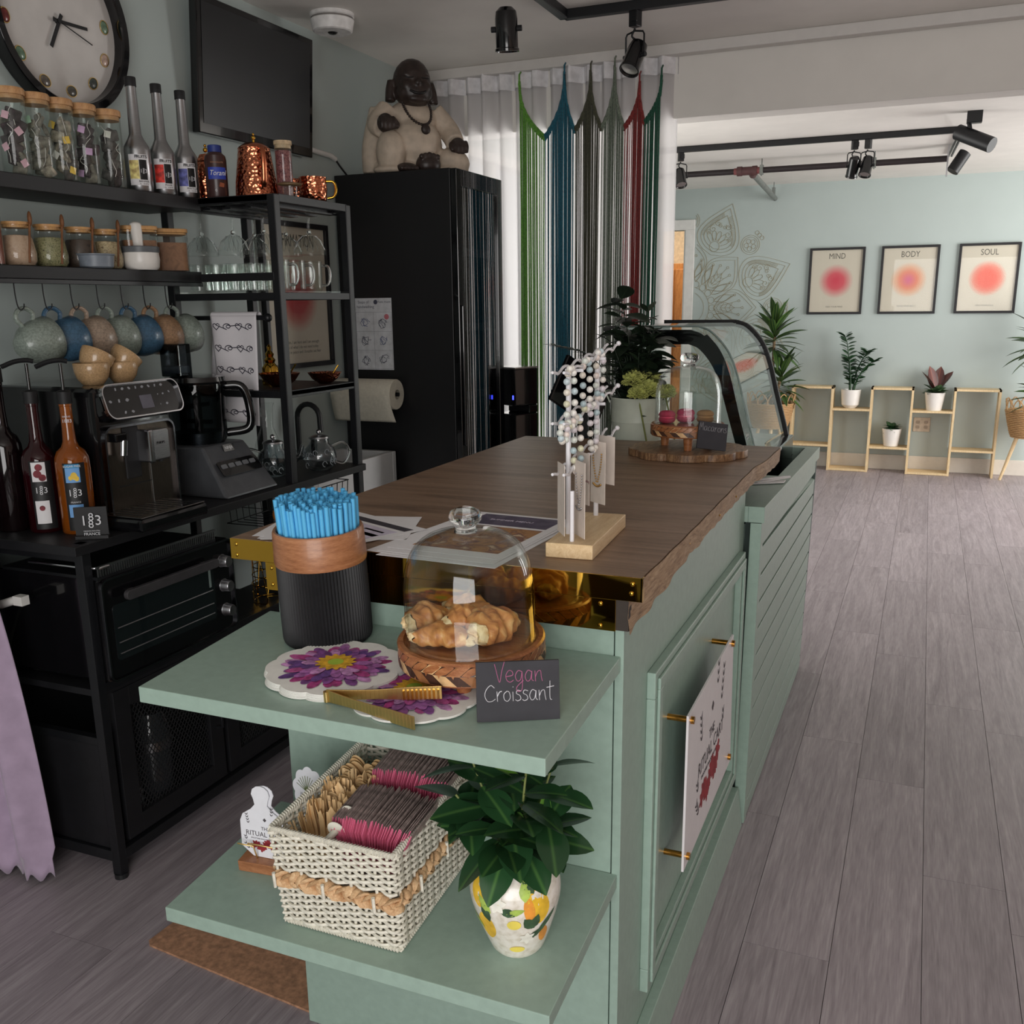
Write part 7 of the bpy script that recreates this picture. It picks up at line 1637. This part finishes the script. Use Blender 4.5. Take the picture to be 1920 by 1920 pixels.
# water dispenser with blue lights
t = thing('water_dispenser', 'black water dispenser with two small blue lights beside the fridge', 'water dispenser', (-1.815, 4.40, 0), R(-25)); G().box(-.075, .075, -.09, .06, 0, .99).box(-.075, .075, -.09, .06, 1.03, 1.205).box(-.075, .075, .0, .06, .99, 1.03).obj('body', black_gloss, t, bev=.006); G().box(-.078, .078, -.092, .062, 1.205, 1.212).obj('top_plate', mat('dispenser_top', (150, 148, 146), .25, .6), t)
ledm = mat('blue_led', (60, 70, 255), .4, 0, 0, emis=4)
for x, y, z in ((-.02, -.0905, 1.085), (.062, -.0905, 1.07)): G().box(x-.004, x+.004, y-.001, y, z-.010, z+.010).obj('led', ledm, t)
G().box(-.03, .03, -.12, -.09, .80, .815).obj('drip_shelf', steel, t)
# black terminal at the far left corner of the worktop
t = thing('card_terminal', 'black tilted point of sale screen behind the jewellery stand', 'screen', (-1.055, 3.10, .953), R(-30)); G().box(-.06, .06, -.05, .05, 0, .02).cyl((0, .02, .02), (0, .01, .22), .02, n=14).obj('stand', black_matte, t); G().bar((0, -.035, .19), (0, .045, .33), .23, .016, (1, 0, 0)).obj('screen', black_gloss, t, bev=.003)
# ---------------------------------------------------------------- laughing buddha statue
st = thing('buddha_statue', 'seated laughing buddha statue, dark head and cream robe, on top of the fridge', 'statue', (-2.15, 4.03, FZ+.0005), R(46))
def blob(parts, name, m, vox=.006, sm=4):
    g = G()
    for p in parts:
        if p[0] == 'b': g.ball(p[1], p[2], 20, p[3] if len(p) > 3 else (1, 1, 1), p[4] if len(p) > 4 else None)
        else: g.tube(bez(p[1], 6), .02, 14, rs=None if len(p) < 3 else [p[2][0]+(p[2][1]-p[2][0])*i/((len(p[1])-1)*6) for i in range((len(p[1])-1)*6+1)])
    g.v = [(a, b, max(0.0, c)) for a, b, c in g.v]
    o = g.obj(name, m, st); r = o.modifiers.new('r', 'REMESH'); r.mode = 'VOXEL'; r.voxel_size = vox; r.use_smooth_shade = True
    s = o.modifiers.new('s', 'SMOOTH'); s.iterations = sm; s.factor = .5
    return o
robe = mat('robe_cream', (196, 180, 162), .6, 0, .05, 30, bump=.25); skin = mat('statue_dark', (52, 42, 38), .4, 0, .2, 30, bump=.3)
Rx = lambda a: Matrix.Rotation(R(a), 3, 'X'); Ry = lambda a: Matrix.Rotation(R(a), 3, 'Y')
blob([('b', (0, -.01, .13), .12, (1.05, .95, .95)), ('b', (0, .01, .23), .10, (1.15, .8, .85)), ('b', (0, .02, .03), .17, (1.12, .75, .35)), ('t', [(-.10, .02, .27), (-.155, .0, .21), (-.15, -.05, .185)], (.052, .04)), ('t', [(.10, .02, .27), (.165, .0, .20), (.175, -.06, .14)], (.052, .042)),
      ('b', (-.125, -.075, .085), .075, (.85, .9, 1.25)), ('b', (.155, -.05, .055), .085, (1.0, 1.0, .75)), ('b', (-.10, -.07, .015), .08, (1.3, 1, .3)), ('t', [(-.185, .04, .01), (-.175, .04, .12), (-.13, .04, .27)], (.035, .05)), ('b', (.13, -.04, .02), .10, (1.1, 1, .3))], 'robe', robe)
blob([('b', (0, -.008, .380), .084, (.98, 1, 1.14), Rx(18)), ('b', (0, -.030, .335), .074, (1.12, 1, .8)), ('b', (-.036, -.075, .352), .030, (1, .7, .9)), ('b', (.036, -.075, .352), .030, (1, .7, .9)), ('b', (0, -.096, .366), .015, (1.1, .9, .9)), ('b', (0, -.082, .305), .030, (1.4, .7, .6)), ('b', (-.034, -.074, .398), .020, (1.3, .6, .45)), ('b', (.034, -.074, .398), .020, (1.3, .6, .45)),
      ('t', [(-.084, .005, .385), (-.094, .0, .345), (-.098, -.005, .300)], (.020, .022)), ('t', [(.084, .005, .385), (.094, .0, .345), (.098, -.005, .300)], (.020, .022)), ('b', (0, .0, .285), .055, (1, .9, .8))], 'head', skin, .0045, 3)
for s in (-1, 1): G().tube([(s*.018, -.092, .388), (s*.034, -.097, .384), (s*.05, -.088, .386)], .0028, 6).obj('closed_eye', mat('statue_black', (24, 20, 20), .5), st, smooth=60)
G().tube([(-.034, -.092, .334), (-.018, -.105, .325), (0, -.109, .322), (.018, -.105, .325), (.034, -.092, .334)], .0055, 8).obj('mouth', mat('statue_black', (24, 20, 20), .5), st, smooth=60)
def fist(cx, cy, cz, az, name):
    P = [('b', (cx, cy, cz), .040, (.95, .8, 1.0))]
    for k in range(4): P.append(('t', [(cx-.027+.018*k, cy-.018, cz+.02), (cx-.027+.018*k, cy-.036, cz-.002), (cx-.026+.017*k, cy-.034, cz-.034+.004*abs(k-1.5))], (.011, .009)))
    P.append(('t', [(cx+.034*az, cy-.012, cz+.012), (cx+.042*az, cy-.03, cz-.008), (cx+.036*az, cy-.04, cz-.022)], (.012, .009)))
    blob(P, name, skin, .0045, 2)
fist(-.145, -.085, .200, 1, 'hand'); fist(.178, -.085, .120, -1, 'hand')
blob([('b', (-.075, -.135, .018), .036, (1.3, 1.2, .62))]+[('b', (-.107+.016*k, -.172, .014), .011) for k in range(5)], 'foot', skin, .0045, 2)
blob([('b', (.025, -.125, .036), .048, (1.15, .9, 1.0))]+[('b', (-.012+.018*k, -.150, .074-.004*abs(k-2)), .012) for k in range(5)], 'foot', skin, .0045, 2)
NP = bez([(-.062, -.060, .292), (-.055, -.093, .25), (-.03, -.115, .212), (.012, -.122, .196), (.045, -.108, .215), (.060, -.080, .255), (.062, -.050, .292)], 8)
for i in range(0, len(NP), 2): G().ball(NP[i], .0065, 8).obj('necklace_bead', mat('bead_brown', (46, 36, 32), .5), st, smooth=60)
G().ball((.018, -.127, .178), .021, 14, (1, .5, 1)).obj('pendant', mat('bead_brown', (46, 36, 32), .5), st, smooth=60)
# ================================================================= lilac cloth and plug at the left edge
lil = mat('lilac_cloth', (176, 156, 180), .8, 0, .04, 20, sheen=.3)
t = thing('lilac_curtain', 'lilac gathered cloth hanging to the floor at the left picture edge', 'curtain', (0, 0, 0))
def lc(u, v):
    x = -2.425+(.36-.06*(1-v)**2)*u+.02*math.sin(v*2); y = 1.60+.028*math.sin(u*19+1.5*math.sin(v*2.2))*(1 if v < .94 else .5)+.04*u*v
    return (x, y, 1.06-1.04*v+(.012*math.sin(u*60) if v > .97 else 0))
G().grid(lc, 80, 40).obj('cloth', lil, t, smooth=60, solid=.003)
t = thing('wall_plug', 'white power plug and cable poking out beside the lilac cloth', 'plug', (-2.10, 1.70, .78)); G().cyl((-.06, -.0, -.02), (-.0, 0, .0), .011, n=12).box(0, .03, -.012, .012, -.012, .012).obj('plug', white_paint, t, smooth=40); G().tube(bez([(-.06, 0, -.02), (-.12, .01, -.07), (-.18, .02, -.2)], 5), .004, 6).obj('cable', white_paint, t, smooth=60)
